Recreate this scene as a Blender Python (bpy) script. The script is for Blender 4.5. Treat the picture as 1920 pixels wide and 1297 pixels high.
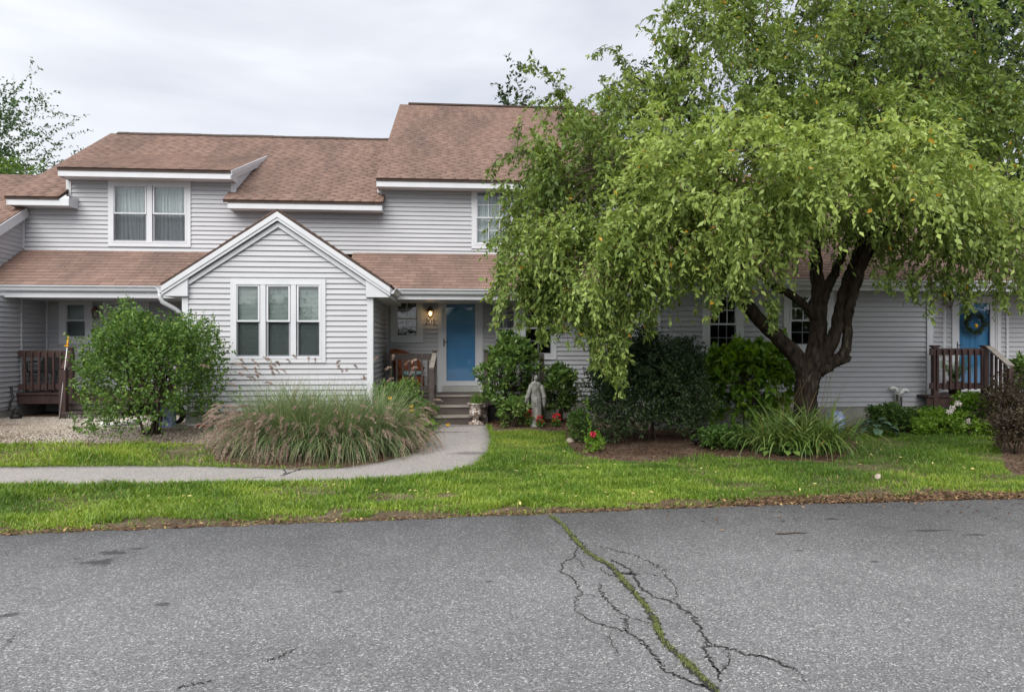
import bpy, math, random
import numpy as np
from mathutils import Vector, Matrix

for o in list(bpy.data.objects):
    bpy.data.objects.remove(o)
SC = bpy.context.scene
COL = SC.collection
random.seed(7)
RNG = np.random.default_rng(11)
R = math.radians

# ------------------------------------------------------------------ camera
FPX, TH, HC, YH = 1350.0, R(4.8), 1.75, 648.5      # focal length in photo pixels, yaw, eye height, horizon row
ST, CT = math.sin(TH), math.cos(TH)
cam_data = bpy.data.cameras.new('camera')
cam = bpy.data.objects.new('camera', cam_data)
COL.objects.link(cam)
cam.location = (0, 0, HC)
cam.rotation_euler = (R(90), 0, -TH)
cam_data.sensor_width = 36.0
cam_data.lens = 36.0 * FPX / 1920.0
cam_data.clip_start = 0.1
cam_data.clip_end = 2000
SC.camera = cam

# ------------------------------------------------------------------ sky and sun
SUN = Vector((-0.34, -0.86, 1.0)).normalized()
world = bpy.data.worlds.new('World')
SC.world = world
world.use_nodes = True
wn, wl = world.node_tree.nodes, world.node_tree.links
wn.clear()
w_out = wn.new('ShaderNodeOutputWorld')
w_bg = wn.new('ShaderNodeBackground')
w_bg.inputs['Strength'].default_value = 0.1
w_sky = wn.new('ShaderNodeTexSky')
w_sky.sky_type = 'NISHITA'
w_sky.sun_disc = False
w_sky.sun_elevation = math.asin(SUN.z)
w_sky.sun_rotation = math.atan2(SUN.x, SUN.y)
w_tc = wn.new('ShaderNodeTexCoord')
w_map = wn.new('ShaderNodeMapping')
w_map.inputs['Scale'].default_value = (1.0, 1.0, 2.3)
w_map.inputs['Location'].default_value = (0.55, 0.2, 0.35)
wl.new(w_tc.outputs['Generated'], w_map.inputs['Vector'])
w_n = wn.new('ShaderNodeTexNoise')
w_n.inputs['Scale'].default_value = 1.5
w_n.inputs['Detail'].default_value = 5
w_n.inputs['Roughness'].default_value = 0.5
w_n.inputs['Distortion'].default_value = 0.35
wl.new(w_map.outputs['Vector'], w_n.inputs['Vector'])
w_r = wn.new('ShaderNodeValToRGB')
w_r.color_ramp.elements[0].position = 0.38
w_r.color_ramp.elements[0].color = (2.85, 2.98, 3.32, 1)
w_r.color_ramp.elements[1].position = 0.62
w_r.color_ramp.elements[1].color = (5.1, 5.1, 5.15, 1)
e = w_r.color_ramp.elements.new(0.50)
e.color = (3.75, 3.84, 4.08, 1)
wl.new(w_n.outputs['Fac'], w_r.inputs['Fac'])
w_mix = wn.new('ShaderNodeMix')
w_mix.data_type = 'RGBA'
w_mix.inputs[0].default_value = 0.93
wl.new(w_sky.outputs['Color'], w_mix.inputs[6])
wl.new(w_r.outputs['Color'], w_mix.inputs[7])
wl.new(w_mix.outputs[2], w_bg.inputs['Color'])
wl.new(w_bg.outputs['Background'], w_out.inputs['Surface'])

sun_d = bpy.data.lights.new('sun', 'SUN')
sun_d.energy = 1.9
sun_d.angle = R(60)
sun_d.color = (1.0, 0.96, 0.9)
sun = bpy.data.objects.new('sun', sun_d)
COL.objects.link(sun)
sun.location = SUN * 40
sun.rotation_euler = SUN.to_track_quat('Z', 'Y').to_euler()

SC.view_settings.view_transform = 'Standard'
SC.view_settings.look = 'None'
SC.view_settings.gamma = 1.0
SC.view_settings.use_curve_mapping = False
SC.view_settings.exposure = 1.25
SC.render.engine = 'CYCLES'
SC.cycles.max_bounces = 5
SC.cycles.diffuse_bounces = 3
SC.cycles.glossy_bounces = 2
SC.cycles.transmission_bounces = 3
SC.cycles.transparent_max_bounces = 8
SC.cycles.caustics_reflective = False
SC.cycles.caustics_refractive = False

# ------------------------------------------------------------------ measuring helpers
def ray(px):
    u = (px - 960.0) / FPX
    return ST + u * CT, CT - u * ST

def P(px, py, Y):
    """the real point that a photo pixel shows on the plane at distance Y along the facade normal"""
    dx, dy = ray(px)
    t = Y / dy
    return Vector((dx * t, Y, HC + (YH - py) / FPX * t))

def PX(px, Y):
    return P(px, 0, Y).x

def PZ(px, py, Y):
    return P(px, py, Y).z

def sm(x):
    x = np.clip(x, 0, 1)
    return x * x * (3 - 2 * x)

def gh(x, y):
    """height of the ground"""
    return sm((np.asarray(y, float) - 8.2) / 5.3) * (0.11 + 0.17 * sm((-1.2 - np.asarray(x, float)) / 2.5))

def G(px, py):
    """where the ray of a photo pixel meets the ground"""
    dx, dy = ray(px)
    z = 0.0
    for _ in range(14):
        t = (HC - z) * FPX / (py - YH)
        x, y = dx * t, dy * t
        z = 0.5 * z + 0.5 * float(gh(x, y))
    return Vector((x, y, float(gh(x, y))))

_nd = np.random.default_rng(5).normal(size=(64, 3))
_np = np.random.default_rng(6).uniform(0, 6.28, 64)

def noise3(p, freq, seed=0):
    p = np.asarray(p, float)
    s = 0
    for k in range(5):
        i = (seed * 5 + k) % 64
        s = s + np.sin(p @ (_nd[i] * freq) + _np[i])
    return s / 2.6

def unit(v):
    return v / np.maximum(np.linalg.norm(v, axis=-1, keepdims=True), 1e-9)

# ------------------------------------------------------------------ object helpers
def tag(o, label, cat=None, group=None, kind=None):
    if label: o['label'] = label
    if cat: o['category'] = cat
    if group: o['group'] = group
    if kind: o['kind'] = kind
    return o

def thing(name, loc, label, cat, group=None):
    o = bpy.data.objects.new(name, None)
    o.empty_display_size = 0.2
    COL.objects.link(o)
    o.location = loc
    return tag(o, label, cat, group)

def base_of(o):
    v = Vector((0, 0, 0))
    while o is not None:
        v = v + o.location
        o = o.parent
    return v

def link_mesh(name, me, mat, parent):
    o = bpy.data.objects.new(name, me)
    if mat is not None and not me.materials:
        me.materials.append(mat)
    COL.objects.link(o)
    o.parent = parent
    return o

class MB:
    """collects simple shapes, builds ONE mesh object"""
    def __init__(self):
        self.V, self.F, self.S = [], [], []

    def add(self, vs, fs, smooth=False):
        n = len(self.V)
        self.V += [tuple(v) for v in vs]
        self.F += [tuple(i + n for i in f) for f in fs]
        self.S += [smooth] * len(fs)
        return self

    def hexa(self, v):
        return self.add(v, [(0, 3, 2, 1), (4, 5, 6, 7), (0, 1, 5, 4), (1, 2, 6, 5), (2, 3, 7, 6), (3, 0, 4, 7)])

    def box(self, x0, x1, y0, y1, z0, z1):
        return self.hexa([(x0, y0, z0), (x1, y0, z0), (x1, y1, z0), (x0, y1, z0),
                          (x0, y0, z1), (x1, y0, z1), (x1, y1, z1), (x0, y1, z1)])

    def fbox(self, fr, s0, s1, z0, z1, o0, o1):
        return self.hexa([fr(s0, z0, o0), fr(s1, z0, o0), fr(s1, z0, o1), fr(s0, z0, o1),
                          fr(s0, z1, o0), fr(s1, z1, o0), fr(s1, z1, o1), fr(s0, z1, o1)])

    def bar(self, a, b, w, h, up=(0, 0, 1)):
        a, b = Vector(a), Vector(b)
        d = (b - a).normalized()
        s = d.cross(Vector(up)).normalized()
        u = s.cross(d).normalized()
        s, u = s * w / 2, u * h / 2
        return self.hexa([a - s - u, a + s - u, b + s - u, b - s - u, a - s + u, a + s + u, b + s + u, b - s + u])

    def tube(self, pts, rad, n=8, smooth=True, cap=True, wob=0.0):
        pts = [Vector(p) for p in pts]
        if not hasattr(rad, '__len__'): rad = [rad] * len(pts)
        vs, fs = [], []
        prev = None
        for i, p in enumerate(pts):
            a = pts[max(i - 1, 0)]; b = pts[min(i + 1, len(pts) - 1)]
            d = (b - a).normalized()
            if prev is None:
                s = d.cross(Vector((0, 0, 1)) if abs(d.z) < 0.9 else Vector((1, 0, 0))).normalized()
            else:
                s = (prev - d * prev.dot(d)).normalized()
            prev = s
            u = d.cross(s)
            for k in range(n):
                an = 2 * math.pi * k / n
                r = rad[i] * (1 + wob * (math.sin(k * 2.1 + i * 1.3) * 0.6 + math.sin(k * 4.7 + i * 0.7) * 0.4))
                vs.append(p + (s * math.cos(an) + u * math.sin(an)) * r)
        for i in range(len(pts) - 1):
            for k in range(n):
                k2 = (k + 1) % n
                fs.append((i * n + k, i * n + k2, (i + 1) * n + k2, (i + 1) * n + k))
        if cap:
            fs.append(tuple(range(n - 1, -1, -1)))
            fs.append(tuple((len(pts) - 1) * n + k for k in range(n)))
        return self.add(vs, fs, smooth)

    def lathe(self, c, prof, n=20, sx=1.0, sy=1.0, fold=0.0, nf=0, smooth=True):
        vs, fs = [], []
        for (r, z) in prof:
            for k in range(n):
                an = 2 * math.pi * k / n
                rr = r * (1 + fold * math.cos(nf * an))
                vs.append((c[0] + rr * sx * math.cos(an), c[1] + rr * sy * math.sin(an), c[2] + z))
        for i in range(len(prof) - 1):
            for k in range(n):
                k2 = (k + 1) % n
                fs.append((i * n + k, i * n + k2, (i + 1) * n + k2, (i + 1) * n + k))
        fs.append(tuple(range(n - 1, -1, -1)))
        fs.append(tuple((len(prof) - 1) * n + k for k in range(n)))
        return self.add(vs, fs, smooth)

    def poly(self, top, thick):
        n = len(top)
        t = [Vector(p) for p in top]
        b = [p - Vector((0, 0, thick)) for p in t]
        fs = [tuple(range(n)), tuple(range(2 * n - 1, n - 1, -1))]
        fs += [(i, (i + 1) % n, n + (i + 1) % n, n + i) for i in range(n)]
        return self.add(t + b, fs)

    def build(self, name, mat, parent=None, label=None, cat=None, group=None, kind=None):
        b = base_of(parent)
        me = bpy.data.meshes.new(name)
        me.from_pydata([(v[0] - b.x, v[1] - b.y, v[2] - b.z) for v in self.V], [], self.F)
        if any(self.S):
            me.polygons.foreach_set('use_smooth', self.S)
        o = link_mesh(name, me, mat, parent)
        return tag(o, label, cat, group, kind)

def build_np(name, V, F, mat, parent=None, tint=None, kind=None, smooth=False):
    """big meshes from arrays: V (n,3), F (m,3 or 4)"""
    b = base_of(parent)
    V = np.asarray(V, np.float32) - np.array(b, np.float32)
    F = np.asarray(F, np.int32)
    k = F.shape[1]
    me = bpy.data.meshes.new(name)
    me.vertices.add(len(V))
    me.vertices.foreach_set('co', V.ravel())
    me.loops.add(F.size)
    me.loops.foreach_set('vertex_index', F.ravel())
    me.polygons.add(len(F))
    me.polygons.foreach_set('loop_start', np.arange(0, F.size, k, dtype=np.int32))
    me.polygons.foreach_set('loop_total', np.full(len(F), k, np.int32))
    if smooth:
        me.polygons.foreach_set('use_smooth', np.ones(len(F), bool))
    if tint is not None:
        at = me.attributes.new('tint', 'FLOAT', 'POINT')
        at.data.foreach_set('value', np.asarray(tint, np.float32))
    me.update()
    o = link_mesh(name, me, mat, parent)
    if kind: o['kind'] = kind
    return o

class Frame:
    """a vertical wall plane: s runs along it, out points away from the house"""
    def __init__(self, o, d, n):
        self.o, self.d, self.n = Vector((o[0], o[1], 0)), Vector((d[0], d[1], 0)).normalized(), Vector((n[0], n[1], 0)).normalized()
    def __call__(self, s, z, out=0.0):
        p = self.o + self.d * s + self.n * out
        return Vector((p.x, p.y, z))

def front(Y): return Frame((0, Y), (1, 0), (0, -1))
def side(X, face): return Frame((X, 0), (0, 1), (face, 0))

# ------------------------------------------------------------------ materials
def new_mat(name):
    m = bpy.data.materials.new(name)
    m.use_nodes = True
    nt = m.node_tree
    nt.nodes.clear()
    out = nt.nodes.new('ShaderNodeOutputMaterial')
    return m, nt.nodes, nt.links, out

def nd(ns, typ, **kw):
    n = ns.new(typ)
    for k, v in kw.items():
        if k in n.inputs.keys(): n.inputs[k].default_value = v
        else: setattr(n, k, v)
    return n

def ramp(ns, stops):
    r = ns.new('ShaderNodeValToRGB')
    els = r.color_ramp.elements
    while len(els) < len(stops): els.new(0.5)
    for e_, (p, c) in zip(els, stops):
        e_.position = p
        e_.color = (c[0], c[1], c[2], 1)
    return r

def surf(name, c1, c2, scale=6.0, rough=0.6, bump=0.0, bscale=40.0, rand=0.0, stretch=(1, 1, 1), detail=5, spec=0.4, dirt=None):
    """plain painted / stone / wood surface: two-tone noise, per-object shade, fine relief, optional dirt"""
    m, ns, ls, out = new_mat(name)
    b = nd(ns, 'ShaderNodeBsdfPrincipled', Roughness=rough)
    b.inputs['Specular IOR Level'].default_value = spec
    tc = ns.new('ShaderNodeNewGeometry')
    mp = nd(ns, 'ShaderNodeMapping', Scale=stretch)
    ls.new(tc.outputs['Position'], mp.inputs['Vector'])
    n1 = nd(ns, 'ShaderNodeTexNoise', Scale=scale, Detail=detail, Roughness=0.6)
    ls.new(mp.outputs['Vector'], n1.inputs['Vector'])
    rp = ramp(ns, [(0.3, c1), (0.7, c2)])
    ls.new(n1.outputs['Fac'], rp.inputs['Fac'])
    col = rp.outputs['Color']
    if rand > 0:
        oi = ns.new('ShaderNodeObjectInfo')
        mr = nd(ns, 'ShaderNodeMapRange')
        mr.inputs['To Min'].default_value = 1 - rand
        mr.inputs['To Max'].default_value = 1 + rand
        ls.new(oi.outputs['Random'], mr.inputs['Value'])
        vm = nd(ns, 'ShaderNodeVectorMath', operation='SCALE')
        ls.new(col, vm.inputs[0]); ls.new(mr.outputs['Result'], vm.inputs['Scale'])
        col = vm.outputs['Vector']
    if dirt:
        n3 = nd(ns, 'ShaderNodeTexNoise', Scale=dirt[1], Detail=6, Roughness=0.7)
        ls.new(mp.outputs['Vector'], n3.inputs['Vector'])
        r3 = ramp(ns, [(dirt[2], (0, 0, 0)), (dirt[3], (1, 1, 1))])
        ls.new(n3.outputs['Fac'], r3.inputs['Fac'])
        mx = ns.new('ShaderNodeMix'); mx.data_type = 'RGBA'
        ls.new(r3.outputs['Color'], mx.inputs[0])
        ls.new(col, mx.inputs[6]); mx.inputs[7].default_value = (*dirt[0], 1)
        col = mx.outputs[2]
    ls.new(col, b.inputs['Base Color'])
    if bump > 0:
        n2 = nd(ns, 'ShaderNodeTexNoise', Scale=bscale, Detail=4, Roughness=0.6)
        ls.new(mp.outputs['Vector'], n2.inputs['Vector'])
        bp = nd(ns, 'ShaderNodeBump', Strength=bump, Distance=0.01)
        ls.new(n2.outputs['Fac'], bp.inputs['Height'])
        ls.new(bp.outputs['Normal'], b.inputs['Normal'])
    ls.new(b.outputs['BSDF'], out.inputs['Surface'])
    return m

def leafmat(name, dark, mid, light, trans=0.3, rough=0.5, extra=None, spec=0.35):
    m, ns, ls, out = new_mat(name)
    at = ns.new('ShaderNodeAttribute'); at.attribute_name = 'tint'
    stops = [(0.0, dark), (0.5, mid), (0.96, light)]
    if extra: stops.append((1.0, extra))
    rp = ramp(ns, stops)
    ls.new(at.outputs['Fac'], rp.inputs['Fac'])
    b = nd(ns, 'ShaderNodeBsdfPrincipled', Roughness=rough)
    b.inputs['Specular IOR Level'].default_value = spec
    ls.new(rp.outputs['Color'], b.inputs['Base Color'])
    tr = ns.new('ShaderNodeBsdfTranslucent')
    hs = nd(ns, 'ShaderNodeHueSaturation', Hue=0.485, Saturation=1.15, Value=1.3)
    ls.new(rp.outputs['Color'], hs.inputs['Color'])
    ls.new(hs.outputs['Color'], tr.inputs['Color'])
    mx = nd(ns, 'ShaderNodeMixShader', Fac=trans)
    ls.new(b.outputs['BSDF'], mx.inputs[1]); ls.new(tr.outputs['BSDF'], mx.inputs[2])
    ls.new(mx.outputs['Shader'], out.inputs['Surface'])
    return m

def glassmat(name, tint, refl, fmax):
    m, ns, ls, out = new_mat(name)
    t = nd(ns, 'ShaderNodeBsdfTransparent', Color=(*tint, 1))
    g = nd(ns, 'ShaderNodeBsdfGlossy', Roughness=0.015, Color=(0.95, 0.97, 1, 1))
    n = nd(ns, 'ShaderNodeTexNoise', Scale=1.7, Detail=1)
    bp = nd(ns, 'ShaderNodeBump', Strength=0.06, Distance=0.05)
    ls.new(n.outputs['Fac'], bp.inputs['Height']); ls.new(bp.outputs['Normal'], g.inputs['Normal'])
    lw = nd(ns, 'ShaderNodeFresnel', IOR=1.5)
    mr = nd(ns, 'ShaderNodeMapRange')
    mr.inputs['From Min'].default_value = 0.03; mr.inputs['From Max'].default_value = 1
    mr.inputs['To Min'].default_value = refl; mr.inputs['To Max'].default_value = fmax
    ls.new(lw.outputs['Fac'], mr.inputs['Value'])
    mx = ns.new('ShaderNodeMixShader')
    ls.new(mr.outputs['Result'], mx.inputs['Fac'])
    ls.new(t.outputs['BSDF'], mx.inputs[1]); ls.new(g.outputs['BSDF'], mx.inputs[2])
    ls.new(mx.outputs['Shader'], out.inputs['Surface'])
    return m

M = {}
M['siding'] = surf('vinyl_siding', (0.40, 0.407, 0.435), (0.445, 0.452, 0.479), 1.3, 0.45, 0.05, 60, 0.022, (1, 1, 6), dirt=((0.40, 0.40, 0.37), 2.2, 0.58, 0.86))
M['trim'] = surf('white_trim', (0.55, 0.565, 0.60), (0.61, 0.625, 0.655), 2.0, 0.4, 0.03, 40, 0.012, dirt=((0.50, 0.50, 0.49), 3.0, 0.6, 0.85))
M['soffit'] = surf('soffit', (0.60, 0.61, 0.62), (0.67, 0.67, 0.68), 3, 0.55)
M['found'] = surf('foundation_concrete', (0.25, 0.25, 0.23), (0.37, 0.36, 0.33), 5, 0.85, 0.3, 50)
M['deck'] = surf('stained_deck', (0.045, 0.026, 0.024), (0.085, 0.048, 0.042), 7, 0.55, 0.25, 60, 0.12, (1, 1, 0.25))
M['deckgrey'] = surf('weathered_deck', (0.052, 0.041, 0.037), (0.095, 0.076, 0.069), 7, 0.65, 0.3, 60, 0.12, (0.3, 1, 1))
M['tread'] = surf('worn_tread', (0.19, 0.17, 0.15), (0.30, 0.27, 0.24), 9, 0.7, 0.3, 60, 0.05, (0.3, 1, 1))
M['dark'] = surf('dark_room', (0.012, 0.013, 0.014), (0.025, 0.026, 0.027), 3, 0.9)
M['black'] = surf('black_plastic', (0.012, 0.012, 0.012), (0.022, 0.022, 0.022), 8, 0.5)
M['iron'] = surf('dark_metal', (0.02, 0.017, 0.014), (0.045, 0.035, 0.028), 20, 0.45)
M['copper'] = surf('copper_lamp', (0.10, 0.045, 0.025), (0.18, 0.08, 0.045), 20, 0.4)
M['blue'] = surf('blue_door_paint', (0.095, 0.32, 0.62), (0.11, 0.36, 0.67), 3, 0.35)
M['curtain'] = surf('curtain', (0.60, 0.64, 0.66), (0.74, 0.77, 0.78), 12, 0.9)
M['blind'] = surf('blind', (0.56, 0.63, 0.62), (0.66, 0.72, 0.71), 12, 0.7)
M['screen'] = glassmat('insect_screen', (0.78, 0.78, 0.79), 0.01, 0.05)
M['glass'] = glassmat('window_glass', (0.92, 0.95, 0.94), 0.05, 0.8)
M['glass_door'] = glassmat('storm_door_glass', (0.92, 0.94, 0.95), 0.035, 0.7)
M['pvc'] = surf('white_pvc', (0.72, 0.72, 0.69), (0.80, 0.80, 0.77), 10, 0.35)
M['bark'] = surf('bark', (0.008, 0.006, 0.005), (0.052, 0.040, 0.031), 16, 0.95, 1.0, 26, 0, (1, 1, 0.3), 9, 0.1, dirt=((0.11, 0.105, 0.08), 7, 0.58, 0.75))
M['twig'] = surf('twig_bark', (0.045, 0.035, 0.025), (0.09, 0.07, 0.05), 20, 0.9)
M['stone'] = surf('statue_stone', (0.17, 0.17, 0.155), (0.34, 0.34, 0.31), 9, 0.9, 0.5, 60, dirt=((0.09, 0.09, 0.08), 11, 0.52, 0.72))
M['rock'] = surf('pale_rock', (0.35, 0.29, 0.24), (0.5, 0.44, 0.38), 12, 0.9, 0.6, 40)
M['urn'] = surf('rusty_urn', (0.58, 0.54, 0.50), (0.70, 0.67, 0.63), 20, 0.8, 0.6, 70, dirt=((0.12, 0.055, 0.03), 26, 0.42, 0.55))
M['wicker'] = surf('wicker', (0.17, 0.05, 0.022), (0.34, 0.105, 0.045), 60, 0.6, 1.0, 90)
M['teal'] = surf('teal_cushion', (0.13, 0.30, 0.34), (0.42, 0.58, 0.60), 14, 0.9)
M['red'] = surf('red_plastic', (0.45, 0.02, 0.02), (0.55, 0.04, 0.035), 9, 0.4)
M['yellow'] = surf('yellow_plastic', (0.75, 0.36, 0.01), (0.82, 0.43, 0.02), 9, 0.4)
M['bluewhite'] = surf('blue_white_glaze', (0.07, 0.14, 0.45), (0.55, 0.6, 0.72), 14, 0.25)
M['letter'] = surf('pale_lettering', (0.34, 0.31, 0.28), (0.42, 0.38, 0.35), 30, 0.8)
M['threshold'] = surf('grey_panel', (0.36, 0.36, 0.34), (0.42, 0.42, 0.40), 8, 0.6)

def mixcol(ns, ls, fac, a, b):
    mx = ns.new('ShaderNodeMix'); mx.data_type = 'RGBA'
    if hasattr(fac, 'is_linked') or hasattr(fac, 'links'): ls.new(fac, mx.inputs[0])
    else: mx.inputs[0].default_value = fac
    for sock, v in ((mx.inputs[6], a), (mx.inputs[7], b)):
        if isinstance(v, tuple): sock.default_value = (*v, 1)
        else: ls.new(v, sock)
    return mx.outputs[2]

def spots(ns, ls, pos, items, soft=0.35):
    """mask of irregular blots lying at real places on the ground: (x, y, rx, ry)"""
    nz = nd(ns, 'ShaderNodeTexNoise', Scale=11.0, Detail=6)
    ls.new(pos, nz.inputs['Vector'])
    acc = None
    for (x, y, rx, ry) in items:
        mp = ns.new('ShaderNodeMapping')
        mp.inputs['Location'].default_value = (-x / rx, -y / ry, 0)
        mp.inputs['Scale'].default_value = (1 / rx, 1 / ry, 0)
        ls.new(pos, mp.inputs['Vector'])
        ln = nd(ns, 'ShaderNodeVectorMath', operation='LENGTH')
        ls.new(mp.outputs['Vector'], ln.inputs[0])
        ad = nd(ns, 'ShaderNodeMath', operation='MULTIPLY_ADD')
        ls.new(nz.outputs['Fac'], ad.inputs[0]); ad.inputs[1].default_value = 2.4
        ls.new(ln.outputs['Value'], ad.inputs[2])
        mr = nd(ns, 'ShaderNodeMapRange')
        mr.inputs['From Min'].default_value = 1.75; mr.inputs['From Max'].default_value = 1.95 + soft
        mr.inputs['To Min'].default_value = 1; mr.inputs['To Max'].default_value = 0
        ls.new(ad.outputs['Value'], mr.inputs['Value'])
        if acc is None: acc = mr.outputs['Result']
        else:
            mxm = nd(ns, 'ShaderNodeMath', operation='MAXIMUM')
            ls.new(acc, mxm.inputs[0]); ls.new(mr.outputs['Result'], mxm.inputs[1])
            acc = mxm.outputs['Value']
    return acc

def paving(name, lo, mid, hi, agg, stain_items, stain_col, patch=0.16):
    """aggregate surface: stone chips, broad patches, stains, grainy relief"""
    m, ns, ls, out = new_mat(name)
    b = nd(ns, 'ShaderNodeBsdfPrincipled', Roughness=0.85)
    b.inputs['Specular IOR Level'].default_value = 0.3
    ge = ns.new('ShaderNodeNewGeometry'); pos = ge.outputs['Position']
    vo = nd(ns, 'ShaderNodeTexVoronoi', Scale=agg)
    ls.new(pos, vo.inputs['Vector'])
    sx = ns.new('ShaderNodeSeparateColor'); ls.new(vo.outputs['Color'], sx.inputs['Color'])
    rp = ramp(ns, [(0.05, lo), (0.55, mid), (0.86, mid), (0.97, hi)])
    ls.new(sx.outputs['Red'], rp.inputs['Fac'])
    n1 = nd(ns, 'ShaderNodeTexNoise', Scale=agg * 1.6, Detail=3)
    ls.new(pos, n1.inputs['Vector'])
    r1 = ramp(ns, [(0.35, (0.55, 0.55, 0.55)), (0.65, (1.25, 1.25, 1.25))])
    ls.new(n1.outputs['Fac'], r1.inputs['Fac'])
    mu = nd(ns, 'ShaderNodeVectorMath', operation='MULTIPLY')
    ls.new(rp.outputs['Color'], mu.inputs[0]); ls.new(r1.outputs['Color'], mu.inputs[1])
    n2 = nd(ns, 'ShaderNodeTexNoise', Scale=0.55, Detail=9, Roughness=0.68)
    ls.new(pos, n2.inputs['Vector'])
    r2 = ramp(ns, [(0.3, (1 - patch,) * 3), (0.7, (1 + patch,) * 3)])
    ls.new(n2.outputs['Fac'], r2.inputs['Fac'])
    m2 = nd(ns, 'ShaderNodeVectorMath', operation='MULTIPLY')
    ls.new(mu.outputs['Vector'], m2.inputs[0]); ls.new(r2.outputs['Color'], m2.inputs[1])
    col = m2.outputs['Vector']
    if stain_items:
        fac = spots(ns, ls, pos, stain_items)
        fm = nd(ns, 'ShaderNodeMath', operation='MULTIPLY'); fm.inputs[1].default_value = 0.8
        ls.new(fac, fm.inputs[0])
        col = mixcol(ns, ls, fm.outputs['Value'], col, stain_col)
    ls.new(col, b.inputs['Base Color'])
    bp = nd(ns, 'ShaderNodeBump', Strength=0.55, Distance=0.006)
    ls.new(vo.outputs['Distance'], bp.inputs['Height'])
    bp2 = nd(ns, 'ShaderNodeBump', Strength=0.4, Distance=0.01)
    ls.new(n1.outputs['Fac'], bp2.inputs['Height'])
    ls.new(bp.outputs['Normal'], bp2.inputs['Normal'])
    ls.new(bp2.outputs['Normal'], b.inputs['Normal'])
    ls.new(b.outputs['BSDF'], out.inputs['Surface'])
    return m

def tintmat(name, stops, rough=0.85, bump=0.0, bscale=60, extra_noise=0.0, randobj=False, stain=None, spec=0.25):
    """pieces (shingles, stones, chips, blades): colour from each piece's own tint"""
    m, ns, ls, out = new_mat(name)
    b = nd(ns, 'ShaderNodeBsdfPrincipled', Roughness=rough)
    b.inputs['Specular IOR Level'].default_value = spec
    if randobj:
        at = ns.new('ShaderNodeObjectInfo'); f = at.outputs['Random']
        a2 = ns.new('ShaderNodeAttribute'); a2.attribute_name = 'tint'
        ad = nd(ns, 'ShaderNodeMath', operation='ADD')
        ls.new(f, ad.inputs[0]); ls.new(a2.outputs['Fac'], ad.inputs[1])
        fr_ = nd(ns, 'ShaderNodeMath', operation='FRACT'); ls.new(ad.outputs['Value'], fr_.inputs[0])
        f = fr_.outputs['Value']
    else:
        at = ns.new('ShaderNodeAttribute'); at.attribute_name = 'tint'; f = at.outputs['Fac']
    rp = ramp(ns, stops)
    ls.new(f, rp.inputs['Fac'])
    col = rp.outputs['Color']
    ge = ns.new('ShaderNodeNewGeometry')
    if extra_noise > 0:
        n0 = nd(ns, 'ShaderNodeTexNoise', Scale=bscale, Detail=4)
        ls.new(ge.outputs['Position'], n0.inputs['Vector'])
        r0 = ramp(ns, [(0.3, (1 - extra_noise,) * 3), (0.7, (1 + extra_noise,) * 3)])
        ls.new(n0.outputs['Fac'], r0.inputs['Fac'])
        mu = nd(ns, 'ShaderNodeVectorMath', operation='MULTIPLY')
        ls.new(col, mu.inputs[0]); ls.new(r0.outputs['Color'], mu.inputs[1])
        col = mu.outputs['Vector']
    if stain:
        mp = nd(ns, 'ShaderNodeMapping', Scale=stain[1]); ls.new(ge.outputs['Position'], mp.inputs['Vector'])
        n3 = nd(ns, 'ShaderNodeTexNoise', Scale=1.0, Detail=5, Roughness=0.62); ls.new(mp.outputs['Vector'], n3.inputs['Vector'])
        r3 = ramp(ns, [(0.44, (0, 0, 0)), (0.72, (0.72, 0.72, 0.72))]); ls.new(n3.outputs['Fac'], r3.inputs['Fac'])
        col = mixcol(ns, ls, r3.outputs['Color'], col, stain[0])
    ls.new(col, b.inputs['Base Color'])
    if bump > 0:
        n2 = nd(ns, 'ShaderNodeTexNoise', Scale=bscale, Detail=3)
        ls.new(ge.outputs['Position'], n2.inputs['Vector'])
        bp = nd(ns, 'ShaderNodeBump', Strength=bump, Distance=0.01)
        ls.new(n2.outputs['Fac'], bp.inputs['Height']); ls.new(bp.outputs['Normal'], b.inputs['Normal'])
    ls.new(b.outputs['BSDF'], out.inputs['Surface'])
    return m

M['shingle'] = tintmat('asphalt_shingle', [(0.0, (0.196, 0.128, 0.104)), (0.5, (0.222, 0.146, 0.119)), (1.0, (0.25, 0.167, 0.138))],
                       0.9, 0.5, 120, 0.14, True, ((0.10, 0.076, 0.07), (1.0, 0.28, 0.28)))
M['underlay'] = surf('shingle_edge', (0.05, 0.035, 0.03), (0.08, 0.055, 0.045), 8, 0.9)

# ------------------------------------------------------------------ ground, road, path
EDGE = [(-400, 1021), (0, 1006), (240, 996), (480, 987), (720, 978), (960, 968.5), (1200, 958.5), (1440, 949), (1680, 943), (1920, 937), (2300, 927)]
_ep = np.array([[G(a, b).x, G(a, b).y] for a, b in EDGE])
_ep = np.vstack([[-70, _ep[0, 1] - 3.5], _ep, [70, _ep[-1, 1] + 3.0]])
def road_edge(x):
    x = np.asarray(x, float)
    return np.interp(x, _ep[:, 0], _ep[:, 1]) + 0.018 * np.sin(x * 5.1) * np.sin(x * 1.7 + 1) + 0.012 * np.sin(x * 13.0)

def grid_axis(lo, a, b, hi, step, coarse):
    return np.concatenate([np.arange(lo, a, coarse), np.arange(a, b, step), np.arange(b, hi + 1, coarse)])

def grid_mesh(name, xs, ys, zf, mat):
    X, Y = np.meshgrid(xs, ys)
    Z = zf(X, Y)
    V = np.stack([X.ravel(), Y.ravel(), Z.ravel()], 1)
    i = np.arange(len(ys) - 1)[:, None] * len(xs) + np.arange(len(xs) - 1)[None, :]
    i = i.ravel()
    F = np.stack([i, i + 1, i + 1 + len(xs), i + len(xs)], 1)
    return build_np(name, V, F, mat, smooth=True)

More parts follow.
